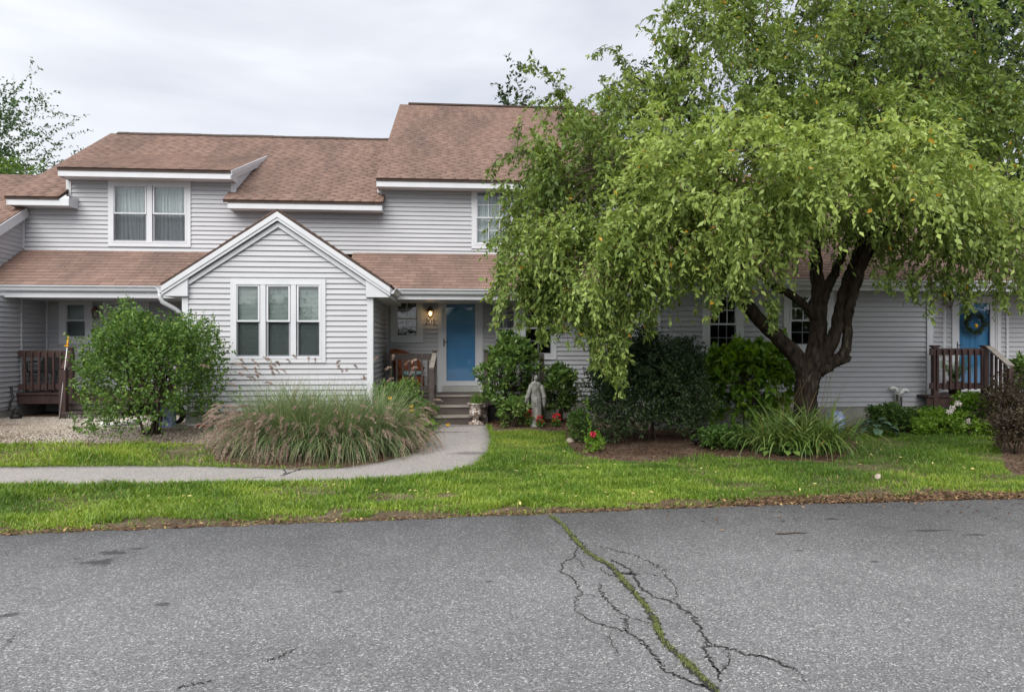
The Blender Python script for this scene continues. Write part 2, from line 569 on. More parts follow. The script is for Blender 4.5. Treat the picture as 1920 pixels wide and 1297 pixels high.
def groundmat():
    m, ns, ls, out = new_mat('soil')
    b = nd(ns, 'ShaderNodeBsdfPrincipled', Roughness=0.95)
    b.inputs['Specular IOR Level'].default_value = 0.15
    ge = ns.new('ShaderNodeNewGeometry')
    n1 = nd(ns, 'ShaderNodeTexNoise', Scale=2.2, Detail=8, Roughness=0.7)
    n2 = nd(ns, 'ShaderNodeTexNoise', Scale=45, Detail=5, Roughness=0.7)
    ls.new(ge.outputs['Position'], n1.inputs['Vector']); ls.new(ge.outputs['Position'], n2.inputs['Vector'])
    r1 = ramp(ns, [(0.32, (0.075, 0.052, 0.036)), (0.52, (0.13, 0.098, 0.066)), (0.72, (0.25, 0.20, 0.145))])
    ls.new(n1.outputs['Fac'], r1.inputs['Fac'])
    r2 = ramp(ns, [(0.3, (0.6, 0.6, 0.6)), (0.7, (1.35, 1.35, 1.35))])
    ls.new(n2.outputs['Fac'], r2.inputs['Fac'])
    mu = nd(ns, 'ShaderNodeVectorMath', operation='MULTIPLY')
    ls.new(r1.outputs['Color'], mu.inputs[0]); ls.new(r2.outputs['Color'], mu.inputs[1])
    ls.new(mu.outputs['Vector'], b.inputs['Base Color'])
    bp = nd(ns, 'ShaderNodeBump', Strength=0.8, Distance=0.02)
    ls.new(n2.outputs['Fac'], bp.inputs['Height']); ls.new(bp.outputs['Normal'], b.inputs['Normal'])
    ls.new(b.outputs['BSDF'], out.inputs['Surface'])
    return m
M['soil'] = groundmat()

ground = grid_mesh('ground', grid_axis(-150, -14, 14, 150, 0.25, 8), grid_axis(-60, 6, 18, 300, 0.2, 8),
                   lambda x, y: gh(x, y) + np.where((y > 7.6) & (y < 15), 0.012 * np.sin(x * 2.3 + y) * np.sin(y * 3.1 - x), 0) * sm((y - 7.6) / 1.5), M['soil'])
tag(ground, 'brown soil under the lawn and beds', kind='structure')

def gs(px, py, rx, ry):
    p = G(px, py)
    return (p.x, p.y, rx, ry)

M['asphalt'] = paving('old_asphalt', (0.115, 0.115, 0.118), (0.205, 0.205, 0.212), (0.43, 0.43, 0.43), 105,
                      [gs(184, 1057, 0.14, 0.10), gs(216, 1038, 0.16, 0.07), gs(253, 1031, 0.06, 0.03), gs(309, 1136, 0.07, 0.035), gs(19, 1156, 0.06, 0.04),
                       gs(633, 1111, 0.04, 0.03), gs(918, 1093, 0.04, 0.025), gs(1180, 1078, 0.09, 0.04), gs(146, 1050, 0.05, 0.02), gs(1500, 1034, 0.05, 0.03), gs(1640, 1055, 0.05, 0.03),
                       gs(1745, 997, 0.22, 0.04), gs(1560, 975, 0.14, 0.05), gs(1830, 1005, 0.12, 0.04)], (0.045, 0.045, 0.048), 0.22)
xs = np.concatenate([np.arange(-70, -9, 3.0), np.arange(-9, 12, 0.06), np.arange(12, 70, 3.0)])
ye = road_edge(xs)
rows = np.array([-40, -10, 0, 3, 5, 1e9])
V, F = [], []
nx = len(xs)
for r_ in rows:
    yy = ye if r_ > 1e8 else np.minimum(np.full(nx, r_), ye - 0.5)
    V.append(np.stack([xs, yy, np.full(nx, 0.014)], 1))
V.append(np.stack([xs, ye + 0.012, np.full(nx, -0.03)], 1))
V = np.vstack(V)
i = (np.arange(len(rows))[:, None] * nx + np.arange(nx - 1)[None, :]).ravel()
F = np.stack([i, i + 1, i + 1 + nx, i + nx], 1)
road = build_np('road', V, F, M['asphalt'])
tag(road, 'old grey asphalt road with fine cracks in the foreground', kind='structure')

def resample(pts, n):
    pts = np.array(pts, float)
    d = np.r_[0, np.cumsum(np.linalg.norm(np.diff(pts, axis=0), axis=1))]
    t = np.linspace(0, d[-1], n)
    return np.stack([np.interp(t, d, pts[:, k]) for k in range(pts.shape[1])], 1)

M['path'] = paving('pale_path', (0.22, 0.205, 0.195), (0.36, 0.335, 0.32), (0.52, 0.50, 0.48), 120,
                   [gs(880, 852, 0.34, 0.14), gs(848, 812, 0.42, 0.10), gs(852, 800, 0.5, 0.16)], (0.13, 0.12, 0.112), 0.10)
PLOW = [(-400, 921), (0, 912), (300, 908), (500, 905), (640, 903), (760, 898), (840, 889), (890, 873), (915, 851), (922, 826), (914, 799)]
PUP = [(-400, 868), (0, 878), (200, 876), (400, 877), (470, 880), (560, 882), (640, 880), (720, 868), (780, 850), (803, 830), (812, 812), (816, 797)]
pl = resample([[G(a, b).x, G(a, b).y] for a, b in PLOW], 130)
pu = resample([[G(a, b).x, G(a, b).y] for a, b in PUP], 130)
jit = 0.018 * np.sin(np.arange(130) * 1.9) + 0.012 * np.sin(np.arange(130) * 0.7 + 1)
pl[:, 1] += jit
pu[:, 1] += jit[::-1] * 0.8
NC = 7
V = []
for k in range(NC):
    q = pl + (pu - pl) * (k / (NC - 1))
    V.append(np.c_[q, gh(q[:, 0], q[:, 1]) + 0.022])
V = [np.c_[pl, gh(pl[:, 0], pl[:, 1]) - 0.05]] + V + [np.c_[pu, gh(pu[:, 0], pu[:, 1]) - 0.05]]
V = np.vstack(V)
i = (np.arange(NC + 1)[:, None] * 130 + np.arange(129)[None, :]).ravel()
F = np.stack([i, i + 1, i + 131, i + 130], 1)
path = build_np('path', V, F, M['path'], smooth=False)
tag(path, 'pale worn path curving from the left to the front steps', kind='structure')
PATH_POLY = np.vstack([pl, pu[::-1]])

def in_poly(pts, poly):
    x, y = pts[:, 0], pts[:, 1]
    c = np.zeros(len(pts), bool)
    j = len(poly) - 1
    for k in range(len(poly)):
        xi, yi, xj, yj = poly[k][0], poly[k][1], poly[j][0], poly[j][1]
        hit = ((yi > y) != (yj > y)) & (x < (xj - xi) * (y - yi) / ((yj - yi) if abs(yj - yi) > 1e-12 else 1e-12) + xi)
        c ^= hit
        j = k
    return c

# cracks in the asphalt: narrow dark fissures, children of the road
M['fissure'] = surf('dark_fissure', (0.018, 0.018, 0.018), (0.035, 0.034, 0.033), 30, 0.95)
def crack(pts, w, name='crack', parent=road, z=0.018, taper=True, jag=1.0):
    q = resample([[G(a, b).x, G(a, b).y] for a, b in pts], max(8, len(pts) * 9))
    n = len(q)
    q = q + RNG.normal(0, 0.011 * jag, (n, 2))
    d = np.gradient(q, axis=0)
    d = unit(d)
    nrm = np.stack([-d[:, 1], d[:, 0]], 1)
    ww = w * 0.55 * RNG.uniform(0.25, 1.3, n)
    if taper: ww = ww * np.minimum(1, np.minimum(np.arange(n) + 0.4, n - np.arange(n) - 0.6) / 5)
    zz = (gh(q[:, 0], q[:, 1]) + 0.026) if parent is path else np.full(n, z)
    V = np.vstack([np.c_[q + nrm * ww[:, None] / 2, zz], np.c_[q - nrm * ww[:, None] / 2, zz]])
    i = np.arange(n - 1)
    return build_np(name, V, np.stack([i, i + 1, i + 1 + n, i + n], 1), M['fissure'], parent)
def zc(l): return [(900 + a / 3.2, 900 + b / 3.2) for a, b in l]
crack(zc([(580, 400), (570, 470), (500, 500), (485, 560), (570, 610), (590, 670), (620, 690), (710, 720)]), 0.020)
crack(zc([(605, 690), (565, 750), (575, 790), (640, 845), (720, 880), (790, 900), (890, 925)]), 0.014)
crack(zc([(720, 625), (725, 680), (760, 735), (820, 790), (885, 830), (960, 855), (1030, 875)]), 0.018)
crack(zc([(865, 830), (875, 900), (900, 935), (980, 985), (1010, 1030), (1060, 1090), (1110, 1160), (1200, 1200), (1340, 1250), (1420, 1300)]), 0.026)
crack(zc([(715, 530), (750, 570), (830, 600)]), 0.012)
crack(zc([(680, 400), (830, 435), (950, 465), (1000, 495), (1090, 535), (1120, 590), (1160, 635), (1185, 680), (1165, 745)]), 0.016)
crack(zc([(770, 480), (850, 515), (910, 550), (930, 610), (965, 660), (1040, 710), (1165, 745), (1240, 800), (1285, 830), (1300, 880), (1335, 930), (1365, 975), (1400, 1000), (1500, 1030), (1580, 1055), (1720, 1080), (1900, 1160)]), 0.030)
crack(zc([(1365, 975), (1345, 1030), (1385, 1100), (1430, 1150), (1440, 1230)]), 0.032)
crack(zc([(1480, 1030), (1495, 1090), (1470, 1140), (1435, 1170)]), 0.014)
crack(zc([(830, 570), (880, 575), (915, 570)]), 0.030)
crack(zc([(775, 930), (800, 1020), (830, 1060)]), 0.010)
crack(zc([(560, 470), (610, 500), (620, 545)]), 0.010)
crack(zc([(940, 560), (1010, 570), (1100, 600)]), 0.008)
crack([(498, 1245), (520, 1237), (540, 1227), (553, 1222)], 0.014)
crack([(330, 1296), (362, 1288), (402, 1281)], 0.016)
crack([(1400, 1230), (1450, 1240), (1490, 1258), (1520, 1290)], 0.010)
crack([(0, 1225), (30, 1195), (65, 1185)], 0.010)
crack([(528, 896), (540, 890), (556, 885), (568, 880)], 0.05, parent=path, jag=1.5)
crack([(530, 882), (536, 889), (529, 894)], 0.03, parent=path)
for a in ((180, 906), (470, 900)):
    crack([(a[0], a[1]), (a[0] + 16, a[1] - 3), (a[0] + 30, a[1] - 1)], 0.02, parent=path)
crack([(640, 901), (720, 897), (800, 891), (852, 884)], 0.035, parent=path, jag=1.0)

# ------------------------------------------------------------------ builders for the houses
CH = 0.1016                                     # siding course

def wall(parent, fr, s0, s1, z0, z1, opens=(), gable=None, zorg=None, split=3.4, name='wall'):
    """sheathing with openings (part) + every lapped siding board (sub-parts)"""
    mb = MB()
    ss = sorted(set([s0, s1] + [v for o_ in opens for v in (o_[0], o_[1]) if s0 < v < s1]))
    zs = sorted(set([z0, z1] + [v for o_ in opens for v in (o_[2], o_[3]) if z0 < v < z1]))
    for a, b in zip(ss[:-1], ss[1:]):
        for c, d in zip(zs[:-1], zs[1:]):
            if any(o_[0] < (a + b) / 2 < o_[1] and o_[2] < (c + d) / 2 < o_[3] for o_ in opens): continue
            mb.fbox(fr, a, b, c, d, -0.10, 0.0)
    if gable:
        sp, zp = gable
        t = [fr(s0, z1, 0), fr(s1, z1, 0), fr(sp, zp, 0)]
        b_ = [fr(s0, z1, -0.1), fr(s1, z1, -0.1), fr(sp, zp, -0.1)]
        mb.add(t + b_, [(0, 1, 2), (5, 4, 3), (0, 2, 5, 3), (1, 4, 5, 2)])
    w = mb.build(name, M['siding'], parent)

    def rng(z):
        if gable is None or z <= z1: return s0, s1
        f = min(1, (z - z1) / (gable[1] - z1))
        return s0 + (gable[0] - s0) * f, s1 + (gable[0] - s1) * f
    top = gable[1] if gable else z1
    zorg = z0 if zorg is None else zorg
    k = math.floor((z0 - zorg) / CH + 1e-6)
    def board(sa0, sa1, sb0, sb1, a, b, fa, fb):
        if sa1 - sa0 < 0.015 or b - a < 0.012: return
        o0 = 0.028 - 0.024 * fa; o1 = 0.028 - 0.024 * fb
        if fa < 0.02: a = a + 0.010
        v = [fr(sa0, a, 0.001), fr(sa1, a, 0.001), fr(sa1, a, o0), fr(sa0, a, o0),
             fr(sb0, b, 0.001), fr(sb1, b, 0.001), fr(sb1, b, o1), fr(sb0, b, o1)]
        MB().hexa(v).build('siding_board', M['siding'], w)
    while True:
        a0 = zorg + k * CH; b0 = a0 + CH; k += 1
        if a0 >= top - 0.01: break
        a, b = max(a0, z0), min(b0, top)
        if b - a < 0.01: continue
        fa, fb = (a - a0) / CH, (b - a0) / CH
        la0, la1 = rng(a); lb0, lb1 = rng(b)
        cuts = [la0]
        span = la1 - la0
        if span > split * 1.3:
            p_ = la0 + random.uniform(0.4, 1) * split
            while p_ < la1 - 0.5:
                cuts.append(p_); p_ += split
        cuts.append(la1)
        hits = [o_ for o_ in opens if o_[2] < b - 0.004 and o_[3] > a + 0.004]
        for c0, c1 in zip(cuts[:-1], cuts[1:]):
            segs = [(c0, c1)]
            for o_ in hits:
                ns_ = []
                for (p0, p1) in segs:
                    if o_[1] <= p0 or o_[0] >= p1: ns_.append((p0, p1)); continue
                    if o_[0] > p0: ns_.append((p0, o_[0]))
                    if o_[1] < p1: ns_.append((o_[1], p1))
                    m0, m1 = max(p0, o_[0]), min(p1, o_[1])
                    if o_[2] > a + 0.012: board(m0, m1, m0, m1, a, o_[2], fa, (o_[2] - a0) / CH)
                    if o_[3] < b - 0.012: board(m0, m1, m0, m1, o_[3], b, (o_[3] - a0) / CH, fb)
                segs = ns_
            for (p0, p1) in segs:
                q0 = lb0 if p0 == la0 else max(p0, lb0)
                q1 = lb1 if p1 == la1 else min(p1, lb1)
                if q1 < q0: q0 = q1 = min(max((p0 + p1) / 2, lb0), lb1)
                board(p0 + 0.0008, p1 - 0.0008, q0 + 0.0008, q1 - 0.0008, a, b, fa, fb)
    return w

def rect(x0, y0, x1, y1, Y):
    a = P((x0 + x1) / 2, y0, Y).z; b = P((x0 + x1) / 2, y1, Y).z
    return PX(x0, Y), PX(x1, Y), b, a

def ring(mb, fr, s0, s1, z0, z1, w, o0, o1):
    """picture-frame: the uprights run between the head and the sill pieces"""
    mb.fbox(fr, s0, s1, z1 - w, z1, o0, o1)
    mb.fbox(fr, s0, s1, z0, z0 + w, o0, o1)
    mb.fbox(fr, s0, s0 + w, z0 + w, z1 - w, o0, o1)
    mb.fbox(fr, s1 - w, s1, z0 + w, z1 - w, o0, o1)

def window(parent, fr, r, cols=1, mun=None, cover='dark', cw=0.085, screen=True, gap=None):
    s0, s1, z0, z1 = r
    mb = MB()
    ring(mb, fr, s0, s1, z0, z1, cw, 0.0, 0.042)
    i0, i1, j0, j1 = s0 + cw, s1 - cw, z0 + cw, z1 - cw
    ring(mb, fr, i0 - 0.012, i1 + 0.012, j0 - 0.012, j1 + 0.012, 0.034, -0.06, 0.048)
    mw = gap or 0.10
    uw = ((i1 - i0) - mw * (cols - 1)) / cols
    for c in range(1, cols):
        m0 = i0 + c * uw + (c - 1) * mw
        mb.fbox(fr, m0 + 0.004, m0 + mw - 0.004, j0 + 0.022, j1 - 0.022, -0.06, 0.044)
    win = mb.build('window', M['trim'], parent)
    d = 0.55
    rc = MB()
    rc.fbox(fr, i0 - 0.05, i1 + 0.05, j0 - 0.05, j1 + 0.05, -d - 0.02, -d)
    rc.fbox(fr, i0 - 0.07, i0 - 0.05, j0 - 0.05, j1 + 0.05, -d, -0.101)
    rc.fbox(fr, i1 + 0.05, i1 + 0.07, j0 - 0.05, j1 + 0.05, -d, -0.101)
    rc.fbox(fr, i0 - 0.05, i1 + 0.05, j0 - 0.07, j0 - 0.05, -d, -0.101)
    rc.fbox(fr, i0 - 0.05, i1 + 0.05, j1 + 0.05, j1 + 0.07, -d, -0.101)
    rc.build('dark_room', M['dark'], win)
    for c in range(cols):
        a = i0 + c * (uw + mw) + 0.010; b = a + uw - 0.020
        zb, zt = j0 + 0.022, j1 - 0.022
        zm = (zb + zt) / 2
        for (p0, p1, out) in ((zm - 0.02, zt, 0.034), (zb, zm + 0.02, 0.004)):
            sb = MB(); ring(sb, fr, a, b, p0, p1, 0.032, out - 0.028, out)
            sash = sb.build('sash', M['trim'], win)
            MB().fbox(fr, a + 0.03, b - 0.03, p0 + 0.03, p1 - 0.03, out - 0.016, out - 0.012).build('pane', M['glass'], win)
            if mun:
                mm = MB()
                for k in range(1, mun[0]):
                    x = a + 0.032 + (b - a - 0.064) * k / mun[0]
                    mm.fbox(fr, x - 0.008, x + 0.008, p0 + 0.032, p1 - 0.032, out - 0.011, out - 0.004)
                for k in range(1, mun[1]):
                    z = p0 + 0.032 + (p1 - p0 - 0.064) * k / mun[1]
                    mm.fbox(fr, a + 0.032, b - 0.032, z - 0.008, z + 0.008, out - 0.010, out - 0.005)
                mm.build('muntin', M['trim'], win)
        if screen:
            MB().fbox(fr, a + 0.012, b - 0.012, zb + 0.012, zm - 0.022, 0.012, 0.014).build('screen', M['screen'], win)
        if cover == 'blind':
            bl = MB()
            z = zb - 0.02
            while z < zt + 0.02:
                bl.add([fr(a - 0.02, z, -0.06), fr(b + 0.02, z, -0.06), fr(b + 0.02, z + 0.021, -0.077), fr(a - 0.02, z + 0.021, -0.077)], [(0, 1, 2, 3)])
                z += 0.024
            bl.build('blind', M['blind'], win)
        if cover == 'curtain':
            n = 90
            ph = random.uniform(0, 6)
            V, F = [], []
            for k in range(n + 1):
                x = a - 0.03 + (b - a + 0.06) * k / n
                for j, z in enumerate((zb - 0.03, zb + (zt - zb) * 0.35, zm + 0.1, zt - 0.10, zt + 0.03)):
                    pull = (0.0, 0.01, 0.03, 0.05, 0.05)[j] * math.sin(k * 0.07 + ph)
                    w_ = 0.5 * math.sin(k * 0.62 + ph + 0.15 * j) + 0.3 * math.sin(k * 1.13 + ph * 2 + 0.3 * j) + 0.2 * math.sin(k * 0.27 + j * 0.4)
                    V.append(fr(x + pull, z, -0.16 + 0.042 * w_))
            for k in range(n):
                for j in range(4):
                    q = k * 5 + j
                    F.append((q, q + 5, q + 6, q + 1))
            MB().add(V, F, True).build('curtain', M['curtain'], win)
    return win

def roof(parent, eL, eR, rR, rL, individual=False, thick=0.07, name='roof', exp=0.14, tabw=0.305, mat='shingle'):
    eL, eR, rR, rL = [Vector(v) for v in (eL, eR, rR, rL)]
    slab = MB().poly([eL, eR, rR, rL], thick).build(name, M['underlay'], parent)
    nrm = (eR - eL).cross(rL - eL).normalized()
    if nrm.z < 0: nrm = -nrm
    L = ((rL - eL).length + (rR - eR).length) / 2
    n = max(1, int(L / exp))
    V, F, T = [], [], []
    shared = None
    for k in range(n):
        f0, f1 = k / n, min(1.0, (k + 1.25) / n)
        a, b = eL.lerp(rL, f0), eR.lerp(rR, f0)
        c, d = eL.lerp(rL, f1), eR.lerp(rR, f1)
        if k == 0:
            a = a + (eL - rL).normalized() * 0.025; b = b + (eR - rR).normalized() * 0.025
        W = (b - a).length
        u = (b - a).normalized()
        up = ((c + d) / 2 - (a + b) / 2)
        up = (up - u * up.dot(u))
        off = -((k % 2) * tabw / 2 + random.uniform(0, 0.10))
        x = off
        while x < W:
            x0, x1 = max(x + 0.0035, 0), min(x + tabw - 0.0035, W)
            full = (x >= 0) and (x + tabw <= W)
            x += tabw
            if x1 - x0 < 0.03: continue
            skl = (c - a).dot(u); skr = (d - b).dot(u)
            y0 = x0 + (skl if x0 == 0 else 0); y1 = x1 + (skr if x1 == W else 0)
            y0 = max(y0, skl); y1 = min(y1, W + skr)
            if y1 <= y0: continue
            h0, h1 = 0.013 + random.uniform(0, 0.003), 0.003
            p = [a + u * x0 + nrm * 0.001, a + u * x1 + nrm * 0.001, a + u * y1 + up + nrm * 0.001, a + u * y0 + up + nrm * 0.001,
                 a + u * x0 + nrm * h0, a + u * x1 + nrm * h0, a + u * y1 + up + nrm * h1, a + u * y0 + up + nrm * h1]
            if individual:
                key = 'full' if (full and k > 0) else None
                org = a + u * x0
                if key and shared is not None:
                    o = link_mesh('shingle', shared, None, slab)
                else:
                    me = bpy.data.meshes.new('shingle')
                    me.from_pydata([tuple(v - org) for v in p], [], [(4, 5, 6, 7), (0, 1, 5, 4), (1, 2, 6, 5), (3, 7, 6, 2), (0, 4, 7, 3), (0, 3, 2, 1)])
                    o = link_mesh('shingle', me, M[mat], slab)
                    if key: shared = me
                o.location = org - base_of(slab)
            else:
                q = len(V)
                V += [tuple(v) for v in p]
                F += [(q + 4, q + 5, q + 6, q + 7), (q, q + 1, q + 5, q + 4), (q + 1, q + 2, q + 6, q + 5), (q, q + 4, q + 7, q + 3)]
                T += [random.random()] * 8
    if V:
        build_np('shingle_field', V, F, M[mat], slab, T, kind='stuff')
    return slab

def eave(parent, xL, xR, Ye, ze, Yw, fh=0.15, drop=0.045, ends=(False, False)):
    MB().box(xL, xR, Ye, Ye + 0.022, ze - drop - fh, ze - drop).build('fascia', M['trim'], parent)
    MB().box(xL, xR, Ye + 0.024, Yw, ze - drop - fh + 0.012, ze - drop - fh + 0.024).build('soffit', M['soffit'], parent)
    for e_, x in zip(ends, (xL, xR)):
        if e_:
            sg = -1 if x == xL else 1
            x0, x1 = sorted((x + 0.002 * sg, x + 0.022 * sg))
            MB().hexa([(x0, Ye - 0.002, ze - drop - fh - 0.002), (x1, Ye - 0.002, ze - drop - fh - 0.002), (x1, Yw, ze - drop - fh - 0.002), (x0, Yw, ze - drop - fh - 0.002),
                       (x0, Ye - 0.002, ze - drop + 0.002), (x1, Ye - 0.002, ze - drop + 0.002), (x1, Yw, ze - drop + 0.1 + 0.0), (x0, Yw, ze - drop + 0.1)]).build('eave_end', M['trim'], parent)

GPROF = [(0.0, 0.0), (0.0, -0.115), (0.055, -0.115), (0.075, -0.09), (0.082, -0.055), (0.105, -0.028), (0.118, -0.02), (0.118, 0.0), (0.108, 0.0), (0.108, -0.012), (0.012, -0.10), (0.012, 0.0)]
def gutter(parent, a, b, outdir, name='gutter'):
    """K-style gutter swept from a to b; outdir points away from the fascia"""
    a, b, o = Vector(a), Vector(b), Vector(outdir).normalized()
    n = len(GPROF)
    vs = [p + o * q[0] + Vector((0, 0, q[1])) for p in (a, b) for q in GPROF]
    fs = [(i, (i + 1) % n, n + (i + 1) % n, n + i) for i in range(n)] + [tuple(range(n)), tuple(range(2 * n - 1, n - 1, -1))]
    return MB().add(vs, fs).build(name, M['trim'], parent)

def door(parent, fr, r, leafmat, storm, glass_rect, handle_left=True, cw=0.08, kick=0.0):
    s0, s1, z0, z1 = r
    mb = MB()
    mb.fbox(fr, s0, s1, z1 - cw, z1, 0.0, 0.045)
    mb.fbox(fr, s0, s0 + cw, z0, z1 - cw, 0.0, 0.045)
    mb.fbox(fr, s1 - cw, s1, z0, z1 - cw, 0.0, 0.045)
    mb.fbox(fr, s0 + cw, s1 - cw, z1 - cw - 0.03, z1 - cw, -0.12, 0.03)
    mb.fbox(fr, s0 + cw, s0 + cw + 0.03, z0, z1 - cw - 0.03, -0.12, 0.03)
    mb.fbox(fr, s1 - cw - 0.03, s1 - cw, z0, z1 - cw - 0.03, -0.12, 0.03)
    dr = mb.build('door', M['trim'], parent)
    a0, a1, b1 = s0 + cw + 0.03, s1 - cw - 0.03, z1 - cw - 0.03
    if kick > 0:
        MB().fbox(fr, a0 - 0.02, a1 + 0.02, z0, z0 + kick, -0.1, 0.038).build('threshold', M['threshold'], dr)
    b0 = z0 + kick
    lf = MB().fbox(fr, a0, a1, b0, b1, -0.115, -0.075)
    W, Hh = a1 - a0, b1 - b0
    for (u0, u1, v0, v1) in ((0.14, 0.44, 0.12, 0.38), (0.56, 0.86, 0.12, 0.38), (0.14, 0.44, 0.45, 0.76), (0.56, 0.86, 0.45, 0.76), (0.14, 0.44, 0.82, 0.94), (0.56, 0.86, 0.82, 0.94)):
        p0, p1, q0, q1 = a0 + W * u0, a0 + W * u1, b0 + Hh * v0, b0 + Hh * v1
        ring(lf, fr, p0, p1, q0, q1, 0.018, -0.075, -0.064)
        lf.fbox(fr, p0 + 0.05, p1 - 0.05, q0 + 0.05, q1 - 0.05, -0.075, -0.068)
    lf.build('door_leaf', leafmat, dr)
    if storm:
        g0, g1, h0, h1 = glass_rect
        sf = MB()
        sf.fbox(fr, a0, a1, h1, b1 - 0.003, -0.025, 0.014)
        sf.fbox(fr, a0, a1, b0 + 0.008, h0, -0.025, 0.014)
        sf.fbox(fr, a0, g0, h0, h1, -0.025, 0.014)
        sf.fbox(fr, g1, a1, h0, h1, -0.025, 0.014)
        sf.build('storm_frame', M['trim'], dr)
        MB().fbox(fr, g0 - 0.004, g1 + 0.004, h0 - 0.004, h1 + 0.004, -0.008, -0.004).build('glass', M['glass_door'], dr)
        hx = g0 - 0.055 if handle_left else g1 + 0.055
        sg = 1 if handle_left else -1
        zz = (b0 + b1) / 2 + 0.02
        hb = MB().fbox(fr, hx - 0.014, hx + 0.014, zz - 0.10, zz + 0.08, 0.014, 0.024)
        hb.tube([fr(hx, zz + 0.01, 0.02), fr(hx, zz + 0.01, 0.06), fr(hx + sg * 0.08, zz + 0.014, 0.066)], 0.008, 8)
        hb.build('handle', M['iron'], dr)
    return dr

YU, YG, YE = 17.0, 14.0, 16.55        # upper wall and door wall; gable and right wing front; upper eaves
# ================================================================== house with the dormer (left)
house_l = thing('townhouse', (PX(240, YU), YU, 0), 'grey sided townhouse with wide shed dormer and curtained double window', 'house', 'row of attached townhouses')
fU = front(YU)
ZB = PZ(300, 471, YU) - 0.03
X_NB = PX(43, YU)                                # inner corner with the far-left neighbour
xdl, xdr, xm = PX(130, YU), PX(438, YU), PX(712, YU)
zdorm, zsm, zmain, ztall = PZ(280, 331, YU), PZ(85, 381, YU), PZ(570, 386, YU), PZ(800, 347, YU)
wrect = rect(204, 338, 358.5, 463, YU)
wall(house_l, fU, X_NB, xdl, ZB, zsm, zorg=ZB)
wall(house_l, fU, xdl, xdr, ZB, zdorm, opens=[wrect], zorg=ZB)
wall(house_l, fU, xdr, xm, ZB, zmain, zorg=ZB)
window(house_l, fU, wrect, cols=2, cover='curtain', cw=0.10, gap=0.12)
# main roof, one plane from the eaves to the ridge
zE = PZ(570, 376, YE)
YR, ZR = 21.5, 7.83
xL_r = PX(8, YE)
xR_r = PX(718, YE)
def on_main(x, Y): return (x, Y, zE + (ZR - zE) * (Y - YE) / (YR - YE))
xk0, xk1 = xdl, xdr
roof(house_l, on_main(xL_r, YE), on_main(xk0, YE), on_main(xk0, 19.5), on_main(xL_r, 19.5), name='roof')
roof(house_l, on_main(xk1 - 0.1, YE), on_main(xR_r, YE), on_main(xR_r + 0.06, 19.5), on_main(xk1 - 0.1, 19.5), name='roof')
roof(house_l, on_main(xL_r, 19.5), on_main(xR_r + 0.06, 19.5), on_main(xR_r + 0.1, YR), on_main(xL_r, YR), name='roof')
MB().poly([(xL_r, YR, ZR), (xR_r + 0.1, YR, ZR), (xR_r + 0.1, 27, 4.9), (xL_r, 27, 4.9)], 0.07).build('rear_roof', M['underlay'], house_l)
mb = MB()
rx = PX(222, YR)
while rx < xR_r:
    mb.hexa([(rx, YR - 0.14, ZR - 0.052), (rx + 0.285, YR - 0.14, ZR - 0.052), (rx + 0.285, YR, ZR + 0.03), (rx, YR, ZR + 0.03),
             (rx, YR - 0.14, ZR - 0.03), (rx + 0.285, YR - 0.14, ZR - 0.03), (rx + 0.285, YR, ZR + 0.05 + 0.006 * math.sin(rx * 3)), (rx, YR, ZR + 0.05 + 0.006 * math.sin(rx * 3 + .2))])
    rx += 0.29
mb.build('ridge_vent', M['underlay'], house_l)
xe_l0, xe_l1 = PX(13, YE), PX(126, YE)
eave(house_l, xe_l0, xe_l1, YE + 0.02, zE, YU, ends=(True, True))
xe_m0, xe_m1 = PX(428, YE), PX(714, YE)
eave(house_l, xe_m0, xe_m1, YE + 0.02, zE, YU, ends=(True, True))
# the dormer roof, lower pitched, meeting the main plane at Y 19.6
zD = PZ(270, 316, YE)
YT = 19.6
zT = zE + (ZR - zE) * (YT - YE) / (YR - YE)
xd0, xd1 = PX(107, YE), PX(433, YE)
xd1b = PX(500, YT)
roof(house_l, (xd0, YE, zD), (xd1, YE, zD), (xd1b, YT, zT + 0.012), (xd0 - 0.05, YT, zT + 0.012), name='dormer_roof')
eave(house_l, xd0 + 0.03, xd1 - 0.02, YE + 0.02, zD, YU, ends=(True, True))
# dormer cheeks: white triangles between the two roof planes
for xa, xb, nm in ((xdr, xd1b - 0.08, 'dormer_cheek'), (xdl, xd0 + 0.22, 'dormer_cheek')):
    zlow = zE + (ZR - zE) * (YU - YE) / (YR - YE)
    vv = [(xa, YU, zlow - 0.1), (xa, YU, zD + 0.02), (xb, YT, zT - 0.06)]
    MB().add([(v[0] - 0.04, v[1], v[2]) for v in vv] + [(v[0] + 0.02, v[1], v[2]) for v in vv], [(0, 1, 2), (5, 4, 3), (0, 3, 4, 1), (1, 4, 5, 2), (2, 5, 3, 0)]).build(nm, M['trim'], house_l)
rk = MB()
for dz, w_ in ((0.06, 0.10), (0.165, 0.085)):
    a_ = Vector((xd1 + 0.012 - 0.02 * (dz > .1), YE, zD - dz)); b_ = Vector((xd1b + 0.012 - 0.02 * (dz > .1), YT, zT - dz + 0.05))
    rk.bar(a_, b_, 0.024, w_)
rk.build('rake_board', M['trim'], house_l)
for x, z0_, z1_ in ((xdr, zE + 0.16, zD - 0.19), (xdl, zE + 0.1, zD - 0.19)):
    MB().box(x - 0.055, x + 0.055, YU - 0.034, YU + 0.02, z0_, z1_).build('corner_board', M['trim'], house_l)
MB().box(X_NB, PX(360, YU), YU - 0.03, YU - 0.001, ZB - 0.02, ZB + 0.05).build('flashing', M['trim'], house_l)
MB().box(X_NB - 0.0, X_NB + 0.05, YU - 0.05, YU - 0.002, ZB + 0.05, zsm).build('corner_board', M['trim'], house_l)
